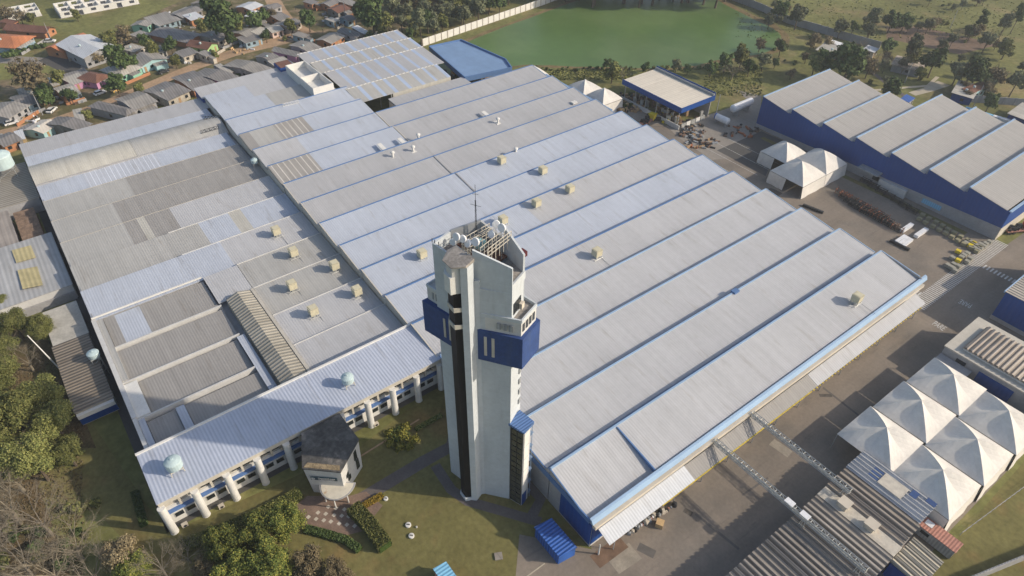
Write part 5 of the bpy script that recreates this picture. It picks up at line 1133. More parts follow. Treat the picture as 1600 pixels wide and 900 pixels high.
house((130, 562), (190, 540), (262, 600), 'mono', G3, M_wt, 'small grey slab roof beside the tall cypress-like tree')
house((285, 496), (330, 484), (376, 528), 'mono', G3, M_wt, 'tiny pale roof right of the tall cypress-like tree')
house((328, 552), (440, 520), (500, 572), 'gable', G3, M_wt, 'pale grey corrugated roof behind a bush by the dirt road', hr=.7)
house((175, 797), (287, 732), (352, 786), 'gable', roofmat('whitewashed_roof', (.62, .57, .50), per=.9), M_cyan, 'cream white roofed house with cyan wall against the workshops', hr=.8)
house((-40, 862), (80, 816), (122, 882), 'gable', G1, M_brick, 'dark brown roofed house at the left picture edge below the road', hr=.9)
house((88, 828), (130, 818), (162, 866), 'mono', M_white_r, M_wt, 'narrow white roof between the brown and the cream roofed houses', feat=False)
house((325, 748), (412, 700), (492, 768), 'gable', G1, M_wt, 'dark grey gable roof right of the cream roofed house', hr=1.0)
house((412, 702), (470, 690), (545, 742), 'mono', G3, M_wt, 'pale lean-to roof right of the dark grey gable')
house((568, 655), (640, 618), (772, 672), 'hip', G1, M_wt, 'grey hipped roof with white debris, touching the workshops', hr=1.0)
house((712, 622), (862, 568), (946, 612), 'gable', G2, M_wt, 'brown-grey gable roof below the yellow car', hr=1.0)
house((905, 562), (1052, 500), (1136, 550), 'gable', G1, M_wt, 'grey roof in the row against the workshops, below the cyan house', hr=.9)
house((1050, 492), (1192, 446), (1310, 492), 'gable', G1, M_wt, 'darker charcoal roof in the row against the workshops', hr=.8)
house((1228, 452), (1320, 406), (1412, 466), 'gable', G1, M_pinkw, 'charcoal roof with purple end wall in the row against the workshops', hr=1.0)
house((1350, 412), (1382, 402), (1452, 452), 'mono', G3, M_wt, 'narrow pale roof between two charcoal roofs', feat=False)
house((1415, 400), (1500, 358), (1620, 412), 'gable', G2, M_wt, 'brown-grey gable roof near the middle of the village row', hr=1.0)
house((1480, 42), (1560, 8), (1640, 35), 'gable', M_white_r, M_brick, 'silver roofed house at the top behind the big round tree', hr=.8)
house((1530, 98), (1580, 62), (1650, 76), 'hip', M_plast, M_wt, 'bright white roof beside a dark tree', hr=1.0)
house((1450, 200), (1530, 168), (1622, 215), 'gable', G2, M_wt, 'mossy grey roof right of the big round tree', hr=1.0)
house((1480, 238), (1592, 206), (1640, 240), 'mono', G1, M_wt, 'dark slate lean-to below the mossy grey roof')
o4 = dict(ox=400)
house((50, 42), (120, 18), (155, 42), 'gable', G1, M_wt, 'blue-grey roof near the dirt road fork at the top', hr=.8, **o4)
house((60, 92), (130, 68), (202, 112), 'gable', G1, M_wt, 'dark roof between trees left of the road fork', hr=.9, **o4)
house((140, 150), (222, 108), (270, 148), 'gable', G1, M_wt, 'slate grey roof half under the round tree at the road fork', hr=.9, **o4)
house((45, 170), (122, 150), (172, 188), 'gable', G3, mat('pale_pink_wall', (.62, .48, .42)), 'beige roofed house with pale pink arches facing the road', hr=.9, **o4)
house((-60, 190), (5, 158), (62, 200), 'gable', G3, M_wt, 'beige roofed house with a white sheet, left of the pink arches', hr=.8, **o4)
house((400, 22), (480, -12), (532, 12), 'gable', G1, M_brick, 'grey roofed brick house at the top right of the village', hr=.9, **o4)
house((448, 52), (530, 25), (582, 58), 'gable', M_tile2, M_wt, 'rusty brown roof at the village end beside dark trees', hr=.9, **o4)
house((300, 10), (345, -8), (385, 15), 'mono', G1, M_brick, 'small grey roof at the top edge right of the fork', **o4)
house((540, 5), (590, -14), (628, 30), 'mono', G2, M_brick, 'pale rusty roof at the top edge next to the tall trees', **o4)
house((105, 314), (152, 290), (290, 338), 'gable', G2, M_pinkw, 'house with bright pink gable wall against the workshops', hr=1.1, ridge='b', **o4)
house((-5, 352), (60, 324), (162, 366), 'gable', G1, M_wt, 'brown-grey roof left of the bright pink gable', hr=.9, **o4)
house((70, 388), (170, 358), (246, 402), 'mono', G3, M_wt, 'tan flat roof touching the white rooftop enclosure', **o4)
house((212, 280), (292, 248), (402, 300), 'gable', G2, M_wt, 'wide tan-grey roof right of the bright pink gable', hr=.8, **o4)
house((378, 246), (470, 198), (552, 232), 'gable', G2, M_brick, 'tan-grey roof with broken edge before the striped shed', hr=.9, **o4)
house((503, 196), (560, 174), (688, 216), 'gable', G1, M_wallw, 'brown roofed house with tall white end wall touching the striped shed', hr=.9, ridge='b', **o4)
house((590, 176), (632, 164), (722, 202), 'mono', M_plast, M_wt, 'bright white lean-to beside the brown roofed white house', **o4)
house((728, 216), (760, 200), (802, 216), 'mono', G3, M_wt, 'small pale roof at the corner of the striped shed', **o4)
house((1240, 330), (1290, 312), (1330, 340), 'mono', G2, M_wt, 'small tan roof between the carport and the lime green house', hr=.6)
house((700, 250), (770, 228), (820, 255), 'gable', G2, M_wt, 'mossy roof half hidden under trees above the mint green house', hr=.7)
house((940, 300), (1000, 285), (1050, 312), 'mono', G1, M_wt, 'flat dark roof behind the cyan house', hr=.5)
house((420, 560), (470, 545), (505, 580), 'mono', G2, M_wt, 'small brown-grey roof left of the pink lean-to', hr=.5)
house((-10, 130), (30, 115), (60, 140), 'gable', G1, M_wt, 'slate roof left of the bright white roof', hr=.8, **o4)
house((230, 215), (275, 195), (330, 222), 'mono', G2, M_wt, 'tan lean-to at the road side right of the fork tree', hr=.5, **o4)
house((520, 110), (575, 92), (625, 118), 'gable', G1, M_wt, 'blue-grey roof below the rusty brown roof at the village end', hr=.8, **o4)
house((440, 120), (480, 105), (515, 128), 'mono', G3, M_wt, 'pale small roof left of the blue-grey roof at the village end', hr=.5, **o4)
# unfinished white block building
def shell(name, lab, x0, y0, x1, y1, nx, ny):
    t = thing(name, lab, 'building', ((x0+x1)/2, (y0+y1)/2, 0)); b = MB(); th = .35; h = 2.7
    for i in range(nx+1):
        x = x0+(x1-x0)*i/nx
        for j in range(ny):
            ya, yb = y0+(y1-y0)*j/ny, y0+(y1-y0)*(j+1)/ny; b.box(x-th/2, ya, 0, x+th/2, ya+(yb-ya)*.3, h); b.box(x-th/2, ya+(yb-ya)*.7, 0, x+th/2, yb, h); b.box(x-th/2, ya+(yb-ya)*.3, 2.1, x+th/2, ya+(yb-ya)*.7, h)
            if (i+j) % 3: b.box(x-th/2, ya+(yb-ya)*.3, 0, x+th/2, ya+(yb-ya)*.7, .9)
    for j in range(ny+1):
        y = y0+(y1-y0)*j/ny; b.box(x0, y-th/2, 0, x1, y+th/2, h-.01)
    b.build('wall', M_wallw, t); MB().box(x0-.5, y0-.5, .02, x1+.5, y1+.5, .1).build('floor', M_conc, t)
shell('unfinished_building', 'roofless white block building with many small rooms at the top left edge', -376, 25.5, -362.5, 58, 2, 6)
shell('unfinished_building', 'second roofless white block building, cut by the top left corner', -382, 6, -371, 19, 2, 2)
# ================================================================== POND WALLS AND FENCES
def panelwall(name, lab, pts, h, m, capm, step=3.0):
    t = thing(name, lab, 'wall', (*pts[0], 0)); b = MB(); c = MB()
    for i in range(len(pts)-1):
        a, e = Vector(pts[i]), Vector(pts[i+1]); d = (e-a); L_ = d.length; an = math.atan2(d.y, d.x); b.obox((a+e)/2, an, L_, .18, 0, h); n = int(L_/step)
        for k in range(n+1): p = a+d*k/n; c.obox(p, an, .35, .4, 0, h+.12)
    b.build('panels', m, t); c.build('piers', capm, t); return t
panelwall('boundary_wall', 'long white panel wall running along the far side of the green pond', [(-243.5, 138.5), (-253.8, 212), (-263, 262), (-272, 320)], 3.0, M_wallw, mat('stained_pier', (.34, .30, .26), var=.3), 3.3)
panelwall('boundary_wall', 'shaded grey panel wall right of the pond behind the field', [(-222, 290), (-190, 288.5), (-172, 285), (-143, 289), (-131, 291)], 3.2, mat('grey_blue_panel', (.30, .31, .33), var=.15, scale=.3), M_wallg, 3.3)
panelwall('boundary_wall', 'grey panel wall at the far right, behind the small blue white building', [(-87, 270), (-71, 286), (-50, 308)], 2.6, mat('grey_blue_panel', (.30, .31, .33)), M_wallg, 3.3)
t = thing('lawn_fence', 'low concrete post fence along the lawn right of the big tents', 'fence', (0, 110, 0)); b = MB()
p, q = at(1500, 836), at(1600, 762)
for i in range(18): r_ = p+(q-p)*i/17*1.3; b.tube((r_.x, r_.y, 0), (r_.x, r_.y, 1.1), .06, n=4)
q2 = p+(q-p)*1.3; b.tube((p.x, p.y, 1.0), (q2.x, q2.y, 1.0), .03, n=4); b.tube((p.x, p.y, .5), (q2.x, q2.y, .5), .03, n=4); b.box(0, 0, 0, .01, .01, .01)
b.v = b.v[:-8]; b.f = b.f[:-6]; b.mi = b.mi[:-6]; b.build('posts_and_rails', M_wallg, t)
t = thing('boundary_wall', 'grey railed wall crossing the lower right corner of the lawn', 'wall', (9, 100, 0)); b = MB()
p, q = at(1500, 915), at(1615, 868); d = q-p; an = math.atan2(d.y, d.x); MB().obox((p+q)/2, an, d.length*1.6, .3, 0, 2.2).build('wall', M_wallg, t)
for i in range(40): r_ = p-(q-p)*.3+(q-p)*i/39*1.6; b.obox(r_, an, .1, .1, 2.2, 2.6)
b.build('pickets', M_steel, t)
# ================================================================== VEHICLES
def car(px, py, ang, paint, label, kind='hatch', scale=1.0):
    p = at(px, py); t = thing('parked_car', label, 'car', (p.x, p.y, 0)); ca, sa = math.cos(ang), math.sin(ang)
    def X(x, y, z): return (p.x+(x*ca-y*sa)*scale, p.y+(x*sa+y*ca)*scale, z*scale)
    prof = [(-2.1, .35), (-2.15, .75), (-1.95, .95), (1.0, .95), (2.0, .8), (2.1, .5), (2.05, .3), (-2.0, .28)]
    b = MB(); n = len(prof)
    b.add([X(x, -.85, z) for x, z in prof]+[X(x, .85, z) for x, z in prof], [tuple(range(n)), tuple(range(n, 2*n))[::-1]]+[(i, n+i, n+(i+1) % n, (i+1) % n) for i in range(n)]); b.build('body', paint, t)
    b = MB(); c = [(-1.85, .96), (-1.45, 1.42), (.35, 1.45), (1.05, .96)]; b.add([X(x, -.76, z) for x, z in c]+[X(x, .76, z) for x, z in c], [(0, 1, 2, 3), (7, 6, 5, 4), (0, 4, 5, 1), (1, 5, 6, 2), (2, 6, 7, 3), (0, 3, 7, 4)]); cb_ = b.build('cabin_glass', M_glass, t)
    MB().add([X(-1.4, -.72, 1.46), X(.3, -.72, 1.48), X(.3, .72, 1.48), X(-1.4, .72, 1.46)], [(0, 1, 2, 3)]).build('roof_panel', paint, t)
    for x in (-1.3, 1.3):
        for y in (-.8, .8):
            a = Vector(X(x, y-.1, .32)); c2 = Vector(X(x, y+.1, .32)); wh = MB().tube(a, c2, .33, n=12).build('wheel', M_rub, t); dd = (c2-a)*.02; MB().tube(a-dd, c2+dd, .18, n=10).build('rim', M_steel, wh)
    for y in (-.6, .6): MB().add([X(2.09, y-.15, .58), X(2.09, y+.15, .58), X(2.03, y+.15, .76), X(2.03, y-.15, .76)], [(0, 1, 2, 3)]).build('headlight', M_plast, t)
    return t
R9 = math.pi/2
car(157, 147, R9+.3, M_carw, 'white car parked before the purple house')
car(184, 142, R9+.4, M_cary, 'ochre yellow car beside the round tree on the dirt road')
car(82, 174, R9+.9, M_carw, 'white hatchback parked askew by the cypress-like tree')
car(19, 194, R9+.1, M_carw, 'white estate car at the left picture edge on the verge')
car(256, 114, R9+.3, M_carb, 'black car in front of the cyan house')
car(297, 91, R9+.5, M_carr, 'red car under the low grey carport')
car(79, 66, R9-.5, M_carw, 'pale car by the green field beside the orange roof')
# loader / truck at the yard corner
def truck(px, py, ang, lab, cab, body):
    p = at(px, py); t = thing('parked_truck', lab, 'truck', (p.x, p.y, 0)); ca, sa = math.cos(ang), math.sin(ang); X = lambda x, y: (p.x+x*ca-y*sa, p.y+x*sa+y*ca)
    MB().obox(X(2.6, 0), ang, 1.8, 2.2, .6, 2.6).build('cab', cab, t); MB().obox(X(3.4, 0), ang, .3, 2.0, 1.5, 2.4).build('windscreen', M_glass, t)
    MB().obox(X(-1.2, 0), ang, 5.4, 2.2, .8, 1.1).build('bed', body, t); b = MB(); random.seed(2)
    for i in range(14): b.obox(X(random.uniform(-3.6, 1.2), random.uniform(-.8, .8)), random.random(), random.uniform(.4, 1.4), .4, 1.1, random.uniform(1.4, 2.3))
    b.build('load', M_dark, t)
    for x in (-3, -1.8, 2.6):
        for y in (-1, 1): a = Vector((*X(x, y*1.0-.12), .45)); c = Vector((*X(x, y*1.0+.12), .45)); MB().tube(a, c, .45, n=12).build('wheel', M_rub, t)
truck(1588, 362, R9*.7, 'truck with red cab and dark load at the right edge beside the blue warehouse', M_carr, M_rust)
truck(1012, 192, R9+.2, 'flat truck with yellow cab at the corner of the scrap shelter', M_yellow, M_rust)
truck(1302, 778, R9, 'blue flatbed parked at the end of the dark ribbed sheds', M_blob, M_blob)
# ================================================================== STEEL RACKS, BOXES, WRAPPED GOODS
def rack(lab, up, loc, proto):
    if proto.get(up) is None:
        t = thing('steel_rack', lab, 'steel rack', (0, 0, 0), 'steel frame racks stacked in the yard'); random.seed(4); b = MB()
        for z in (.15, .5, .85, 1.2):
            for y in (-.5, .5): b.tube((-1.6, y, z), (1.6, y, z), .055, n=4)
            for x in (-1.5, -.5, .5, 1.5): b.tube((x, -.6, z+.06), (x, .6, z+.06), .045, n=4)
        b.build('frame', M_dark, t); b = MB()
        for x in (-1.5, 1.5):
            for y in (-.55, .55): b.tube((x, y, 0), (x, y, 1.5+.3*up), .07, n=4)
        b.tube((-1.5, .55, 1.3), (1.5, .55, 1.3), .05, n=4); b.tube((-1.5, -.55, 1.3), (1.5, -.55, 1.3), .05, n=4); b.tube((-1.5, -.55, 1.3), (-1.5, .55, 1.3), .05, n=4)
        b.build('uprights', M_orange if up else M_dark, t); proto[up] = t; t.location = loc; t.rotation_euler = (0, 0, .02)
    else: t = dup(proto[up], loc, random.uniform(-.08, .08), label=lab)
    return t
pr = {}
random.seed(8)
k = 0
for r in range(4):
    for c in range(8):
        p = at(1312+c*9.5+r*7, 303+c*5.2+r*6.5+1)
        up = 1 if random.random() < .3 else 0
        rack('steel rack with orange uprights in the long block of racks before the blue warehouse' if up else 'dark steel rack without orange uprights in the long block of racks', up, (p.x+random.uniform(-.2, .2), p.y, 0), pr); k += 1
for c in range(7):
    p = at(1352+c*12, 286+c*7.5); rack('dark steel frame rack in the row along the foot of the blue warehouse', 0, (p.x, p.y, 0), pr)
def bundle(px, py, n, lab, m, ln=4.2, wd=.9, ang=0, h=.9):
    p = at(px, py); t = thing('wrapped_bundle', lab, 'wrapped goods', (p.x, p.y, 0)); b = MB()
    for i in range(n): b.obox((p.x+i*wd*1.08*math.cos(ang), p.y+i*wd*1.08*math.sin(ang)), ang+R9+.02*i, ln, wd, .1, h-.04*i)
    b.build('wrapping', m, t); b = MB()
    for i in range(3): b.obox((p.x, p.y+(i-1)*ln*.35), ang, wd*n*1.1, .15, 0, .1)
    b.build('battens', M_wood, t)
bundle(1406, 376, 3, 'white wrapped bundles, the widest of three on the yard', M_plast, 4.6)
bundle(1416, 358, 1, 'white wrapped bundle behind the widest one', M_plast, 5.2, 1.1)
bundle(1438, 366, 1, 'white wrapped bundle end to end with the widest one', M_plast, 5.6, 1.2)
b = MB(); p, q = at(1392, 378), at(1418, 391); d = q-p
for i in range(12): r_ = p+d*i/11; b.obox(r_, math.atan2(d.y, d.x), .7, .8, 0, .55+.1*(i % 2))
one(b, 'steel_stack', M_dark, 'row of dark steel parts beside the white wrapped bundles', 'steel stack')
b = MB(); p, q = at(1256, 322), at(1284, 333); d = q-p
for i in range(9): r_ = p+d*i/8; b.obox(r_, math.atan2(d.y, d.x), .6, .8, 0, .6)
one(b, 'steel_stack', M_dark, 'short row of dark steel blocks next to the hall edge', 'steel stack')
def bin_(x, y, ang, col, lab, grp):
    t = thing('pallet_bin', lab, 'bin', (x, y, 0), grp); MB().obox((x, y), ang, 1.2, 1.05, .15, .95).build('box', col, t)
    b = MB(); b.obox((x, y), ang, 1.1, .2, 0, .15); b.build('skid', M_wood, t); MB().obox((x, y), ang, 1.0, .85, .951, .96).build('lid', col, t)
M_bin = mat('olive_grey_bin', (.30, .28, .18), var=.15); M_bing = mat('pale_grey_bin', (.34, .33, .28), var=.15)
LB = [(1509, 380, 0), (1516, 384, 1), (1521, 387, 0), (1527, 384, 0), (1515, 377, 0), (1521, 380, 1), (1527, 391, 0), (1532, 388, 0), (1537, 385, 0), (1532, 382, 0), (1497, 393, 1), (1506, 399, 0), (1511, 396, 0), (1488, 403, 0), (1497, 407, 1), (1502, 402, 0), (1511, 409, 0), (1516, 404, 0), (1481, 415, 0), (1490, 413, 0), (1488, 419, 0), (1492, 423, 0), (1497, 416, 0), (1540, 381, 0), (1546, 378, 0)]
yl = ['rear yellow cover bin of the front pair', 'yellow covered bin beside it, right of the front pair', 'lone yellow covered bin left of the grid', 'lowest yellow covered bin of the grid']; yi = 0
yl = ['yellow covered bin, left of the touching pair near the zebra stripes', 'yellow covered bin, right of the touching pair near the zebra stripes', 'yellow covered bin standing alone, furthest left', 'lowest yellow covered bin, amid grey bins']
for i, (px, py, yel) in enumerate(LB):
    p = at(px, py, .5)
    if yel: bin_(p.x, p.y, .1, M_yellow, yl[yi], 'yellow covered bins by the zebra stripes'); yi += 1
    else: bin_(p.x, p.y, random.uniform(-.1, .1), M_bing, 'grey pallet bin in the grid beside the yellow bins and zebra stripes', 'grey pallet bins by the zebra stripes')
for r in range(2):
    for c in range(10):
        p = at(1442+c*9.9-r*5+random.uniform(-1, 1), 336+c*5.6+r*6.2, .5); bin_(p.x, p.y, random.uniform(-.2, .2), M_bin, 'olive grey pallet bin in the shaded double row along the blue warehouse', 'olive pallet bins along the blue warehouse')
# goods under the near canopy edge
b = MB()
one(MB().obox(at(1031, 818, .6), .5, 1.3, 1.3, 0, 1.1), 'crate', M_card, 'tan crate standing alone on the yard beside the front canopy', 'crate')
random.seed(21)
names = ['white sack', 'dark machine block', 'grey motor block', 'orange drum', 'pale carton']
for i in range(22):
    f_ = i/21; px, py = 984+f_*68+random.uniform(-2, 2), 833-f_*44+random.uniform(-2, 3); p = at(px, py); mm = random.choice([M_plast, M_dark, M_ctg, M_rust, M_slab])
    t = MB(); s_ = random.uniform(.4, .9)
    if mm in (M_dark, M_rust): t.lathe((p.x, p.y, 0), [(s_*.55, 0), (s_*.5, s_*.9), (s_*.3, s_*1.1)], 9)
    else: t.obox(p, random.random()*3, s_, s_*.8, 0, s_*.9); t.obox(p, random.random()*3, s_*.6, s_*.6, s_*.9, s_*1.15)
    lb = {M_plast.name: 'white bundle', M_dark.name: 'dark drum', M_ctg.name: 'grey machine part', M_rust.name: 'rusty red drum', M_slab.name: 'cream carton'}[mm.name]
    one(t, 'yard_item', mm, lb+' in the row of goods under the front canopy edge', 'yard goods', 'goods along the front canopy edge')
# gas tank and cryogenic vessels
t = thing('gas_tank', 'big white horizontal gas tank on saddles near the blue warehouse', 'gas tank', (*at(1157, 172)[:2], 0))
a, c = at(1145, 170, 3.0), at(1174, 158, 3.0); d = (c-a).normalized(); b = MB(); b.lathe(a, [(.3, -.5), (1.0, -.25), (1.35, .2), (1.35, (c-a).length-.2), (1.0, (c-a).length+.25), (.3, (c-a).length+.5)], 18, d); b.build('vessel', M_plast, t)
b = MB()
for k in (.2, .8): q = a+(c-a)*k; b.obox(q, math.atan2(d.y, d.x), .4, 2.2, 0, 2.4)
b.build('saddles', M_wallg, t)
t = thing('gas_tank', 'white upright tank pair with blue end beside the big gas tank', 'gas tank', (*at(1130, 190)[:2], 0)); a, c = at(1120, 182, 1.8), at(1138, 190, 1.8); d = (c-a).normalized()
MB().lathe(a, [(.4, -.3), (1.1, 0), (1.1, (c-a).length), (.4, (c-a).length+.3)], 16, d).build('vessel', M_plast, t); MB().lathe(a-d*.35, [(.4, 0), (1.0, .1)], 14, -d).build('blue_end', M_blob, t)
b = MB()
for k in (.1, .9): q = a+(c-a)*k; b.obox(q, 0, .3, 1.8, 0, 1.2)
b.build('saddles', M_wallg, t)
def pole(px, py, h, lab, m=M_wallg, arm=True, lean=(0, 0)):
    p = at(px, py); t = thing('utility_pole', lab, 'pole', (p.x, p.y, 0)); MB().tube((p.x, p.y, 0), (p.x+lean[0], p.y+lean[1], h), .16, .1, n=7).build('shaft', m, t)
    if arm: MB().tube((p.x+lean[0]-1, p.y+lean[1]-.5, h-.6), (p.x+lean[0]+1, p.y+lean[1]+.5, h-.6), .07, n=4).build('crossarm', M_wood, t)
pole(67, 180, 8, 'concrete pole by the white hatchback in the village'); pole(541, 35, 9, 'wooden pole near the top village houses'); pole(1117, 186, 9, 'thin pole in front of the storage shelter', arm=False)
pole(1413, 130, 8, 'slim pole on the lawn beyond the blue warehouse', arm=False); pole(1519, 170, 9, 'pole beside the small blue white building', arm=False); pole(95, 578, 10, 'white pole leaning in the woods behind the brown shed', M_wallw, False, (-2, -2))
pole(80, 62, 7, 'pole at the green field edge near the orange tiled house', arm=False); pole(1358, 40, 8, 'lamp pole on the far meadow', arm=False); pole(1484, 45, 8, 'lamp pole at the far right meadow', arm=False)
pole(935, 866, 3.2, 'short white pole at the bottom corner of the hall', M_wallw, False)
# person on the dirt road
def person(px, py, lab, top):
    p = at(px, py); me = bpy.data.meshes.new('person'); V = [(0, 0, .92), (0, 0, 1.2), (0, 0, 1.42), (0, 0, 1.52), (0, 0, 1.68), (.1, 0, .88), (.11, .06, .48), (.12, .0, .06), (.12, .14, .03), (-.1, 0, .88), (-.12, -.08, .48), (-.12, -.16, .06), (-.12, -.02, .03),
        (.2, 0, 1.38), (.27, -.02, 1.1), (.25, .1, .86), (-.2, 0, 1.38), (-.27, .02, 1.1), (-.25, .12, .88)]
    Ed = [(0, 1), (1, 2), (2, 3), (3, 4), (0, 5), (5, 6), (6, 7), (7, 8), (0, 9), (9, 10), (10, 11), (11, 12), (2, 13), (13, 14), (14, 15), (2, 16), (16, 17), (17, 18)]
    me.from_pydata(V, Ed, []); o = bpy.data.objects.new('person', me); COL.objects.link(o); sk = o.modifiers.new('skin', 'SKIN'); o.modifiers.new('sub', 'SUBSURF').levels = 1
    Rr = [.14, .15, .14, .06, .11, .09, .065, .045, .045, .09, .065, .045, .045, .06, .045, .035, .06, .045, .035]
    for v, r in zip(me.skin_vertices[0].data, Rr): v.radius = (r, r)
    me.skin_vertices[0].data[0].use_root = True; me.materials.append(top); o.location = (p.x, p.y, 0); tag(o, lab, 'person')
person(505, 51, 'person in dark clothes standing on the dirt road at the fork', M_dark); person(462, 16, 'person in dark clothes walking up the dirt road', M_carb)
# ================================================================== FAR RIGHT LEISURE GROUNDS
def hut(name, lab, L, T, R, m, mw, ze=2.6, typ='mono', hr=1.0, ridge='a'): return house(L, T, R, typ, m, mw, lab, ze=ze, hr=hr, ridge=ridge, name=name, cat='hut', k=1, feat=True)
hut('pavilion_hut', 'striped blue roofed hut behind the blue warehouse', (1404, 157), (1414, 150), (1432, 152), M_blueroof, M_wt)
hut('garden_building', 'small building with pale cyan side wall and brown roof at the far right', (1502, 140), (1532, 128), (1549, 134), M_tile2, M_cyan, 3.2)
hut('garden_building', 'blue fronted low building left of the cyan walled one', (1488, 142), (1500, 122), (1530, 138), G3, M_navy, 3)
hut('brick_shelter', 'red brick shelter with thin grey roof beyond the pond field', (1275, 78), (1290, 66), (1325, 78), G3, M_rust, 2.8)
hut('brick_shelter', 'long white and red roofed shelter right of the pond field', (1296, 66), (1302, 62), (1325, 72), M_plast, M_rust, 2.8)
hut('garden_building', 'long pale rubble coloured building among trees at the right', (1392, 100), (1402, 86), (1448, 100), mat('rubble_tan_roof', (.42, .36, .30), var=.4, scale=.6, fine=(2, .4)), M_wt, 2.6)
hut('garden_building', 'small grey-blue roof among bare trees at the right', (1350, 76), (1358, 70), (1372, 78), M_white_r, M_wt, 2.4)
hut('shed', 'tan roofed shed at the far right edge beyond the car park', (1582, 172), (1605, 155), (1625, 180), G3, M_navy, 3)
b = MB(); random.seed(9)
for i in range(16):
    f_ = i/15; p = at(1512+f_*58, 174+f_*18, .5); b.m = i % 2; b.obox((p.x, p.y), random.random()*.4, random.uniform(1.8, 3), random.uniform(1, 1.8), .01, random.uniform(.6, 2))
tag(b.build('sheet_pile', [M_bluelt, M_plast]), 'pile of sky blue and white sheets behind the blue warehouse', 'sheet pile', kind='stuff')
def pile(name, lab, box, n, ms, h, seed):
    b = MB(); random.seed(seed)
    for i in range(n): b.m = random.randrange(len(ms)); p = at(random.uniform(box[0], box[2]), random.uniform(box[1], box[3])); b.obox(p, random.random()*3, random.uniform(.5, 2.2), random.uniform(.2, .8), .03, random.uniform(.2, h))
    tag(b.build(name, ms), lab, 'scrap', kind='stuff')
pile('steel_pile', 'rusty red steel stock on the concrete apron before the gas tanks', (1062, 194, 1102, 214), 60, [M_dark, M_scrap, M_ctg, M_dark, M_wood], .8, 31)
pile('steel_pile', 'orange and white steel frames at the corner of the dark parking area', (1072, 218, 1122, 232), 40, [M_scrap, M_dark, M_wood, M_orange, M_ctg], .8, 32)
pile('machinery_pile', 'yellow machines and parts by the low wall of the storage shelter', (1010, 178, 1055, 192), 34, [M_yellow, M_dark, M_scrap, M_dark], 1.4, 33)
pile('steel_pile', 'rusty pipes on the grass strip left of the blue warehouse', (1130, 195, 1185, 215), 30, [M_scrap, M_scrap, M_orange, M_dark], .7, 34)
pile('village_clutter', 'yard clutter in front of the lime green house', (330, 60, 400, 85), 40, [M_plast, M_wood, M_card, M_ctg], .8, 35)
for j, (bx_, lb_) in enumerate((((60, 140, 130, 165), 'clutter in the yards behind the cypress-like tree'), ((200, 60, 300, 100), 'clutter in the shaded yards between the village trees'), ((380, 40, 460, 62), 'clutter in the front yards left of the road fork'), ((0, 170, 60, 192), 'clutter in the front yard of the wide grey roofed house'), ((240, 20, 330, 50), 'clutter between the roofs at the field edge'))): pile('village_clutter', lb_, bx_, 46, [M_plast, M_wood, M_scrap, M_ctg, M_dark, M_asb3], .7, 40+j)
pile('village_clutter', 'clutter in the yards at the top right village end', (505, 20, 560, 42), 50, [M_plast, M_scrap, M_ctg, M_dark], 1.0, 36)
# parking lines on the dark area
b = MB()
for i in range(5): y = 158+i*5.4; b.box(-118, y, .020, -98, y+.12, .024)
struct(b.build('road_marking', M_paint))
# ================================================================== TREES AND PLANTS
def leafcloud(rnd, n, blobs, size, squash=.8):
    """n leaf clumps spread over and through uneven blobs (cx, cy, cz, r)"""
    b = MB(); tot = sum(q[3]**2 for q in blobs)
    for (cx, cy, cz, r) in blobs:
        for _ in range(int(n*r*r/tot)):
            d = Vector((rnd.gauss(0, 1), rnd.gauss(0, 1), rnd.gauss(0, 1))).normalized(); k = r*(rnd.random()**.38)*(1+.22*math.sin(5*d.x+3*d.y+r)+.12*math.sin(9*d.z+4*d.y))
            c = Vector((cx, cy, cz))+Vector((d.x*k, d.y*k, d.z*k*squash)); nrm = (d*.9+Vector((rnd.gauss(0, .5), rnd.gauss(0, .5), rnd.gauss(.35, .4)))).normalized()
            t = nrm.orthogonal().normalized(); t.rotate(__import__('mathutils').Quaternion(nrm, rnd.random()*6.28)); s_ = nrm.cross(t); a = size*rnd.uniform(.6, 1.35); e = a*rnd.uniform(.55, .9)
            b.v += [tuple(c-t*a), tuple(c+s_*e*.9+nrm*a*.15), tuple(c+t*a), tuple(c-s_*e)]; k0 = len(b.v)-4; b.f.append((k0, k0+1, k0+2, k0+3)); b.mi.append(0)
    return b
def limbs(rnd, b, base, d, ln, r, depth, spread=.55, gain=.12):
    e = base+d*ln; b.tube(base, e, r, r*.62, n=5 if depth > 1 else 3, cap=False)
    if depth <= 0: return
    for i in range(rnd.choice((2, 3, 3))):
        nd = (d+Vector((rnd.gauss(0, spread), rnd.gauss(0, spread), rnd.gauss(gain, .25)))).normalized(); limbs(rnd, b, base+d*ln*rnd.uniform(.55, 1), nd, ln*rnd.uniform(.6, .85), r*.55, depth-1, spread, gain)
def make_tree(name, kind, seed, n, size, R, H, leaf, label='tree', stretch=1.0, nb=9):
    rnd = random.Random(seed); t = thing(name, label, 'tree'); ORG[t.name] = Vector((0, 0, 0)); b = MB(); zc = H-R*stretch*.75
    limbs(rnd, b, Vector((0, 0, 0)), Vector((rnd.uniform(-.06, .06), rnd.uniform(-.06, .06), 1)).normalized(), zc*.62, max(.12, R*.07), 3, .5, .25); b.build('trunk', M_bark, t)
    blobs = [(0, 0, zc, R*.62)]
    for i in range(nb):
        a = i*2.4+rnd.random(); q = R*rnd.uniform(.35, .68); zz = rnd.uniform(-.55, .6)*R*stretch; fall = 1-max(0, zz/(R*stretch))*.5
        blobs.append((math.cos(a)*q*fall, math.sin(a)*q*fall, zc+zz, R*rnd.uniform(.26, .46)))
    leafcloud(rnd, n, blobs, size, .85).build('crown', leaf, t); return t
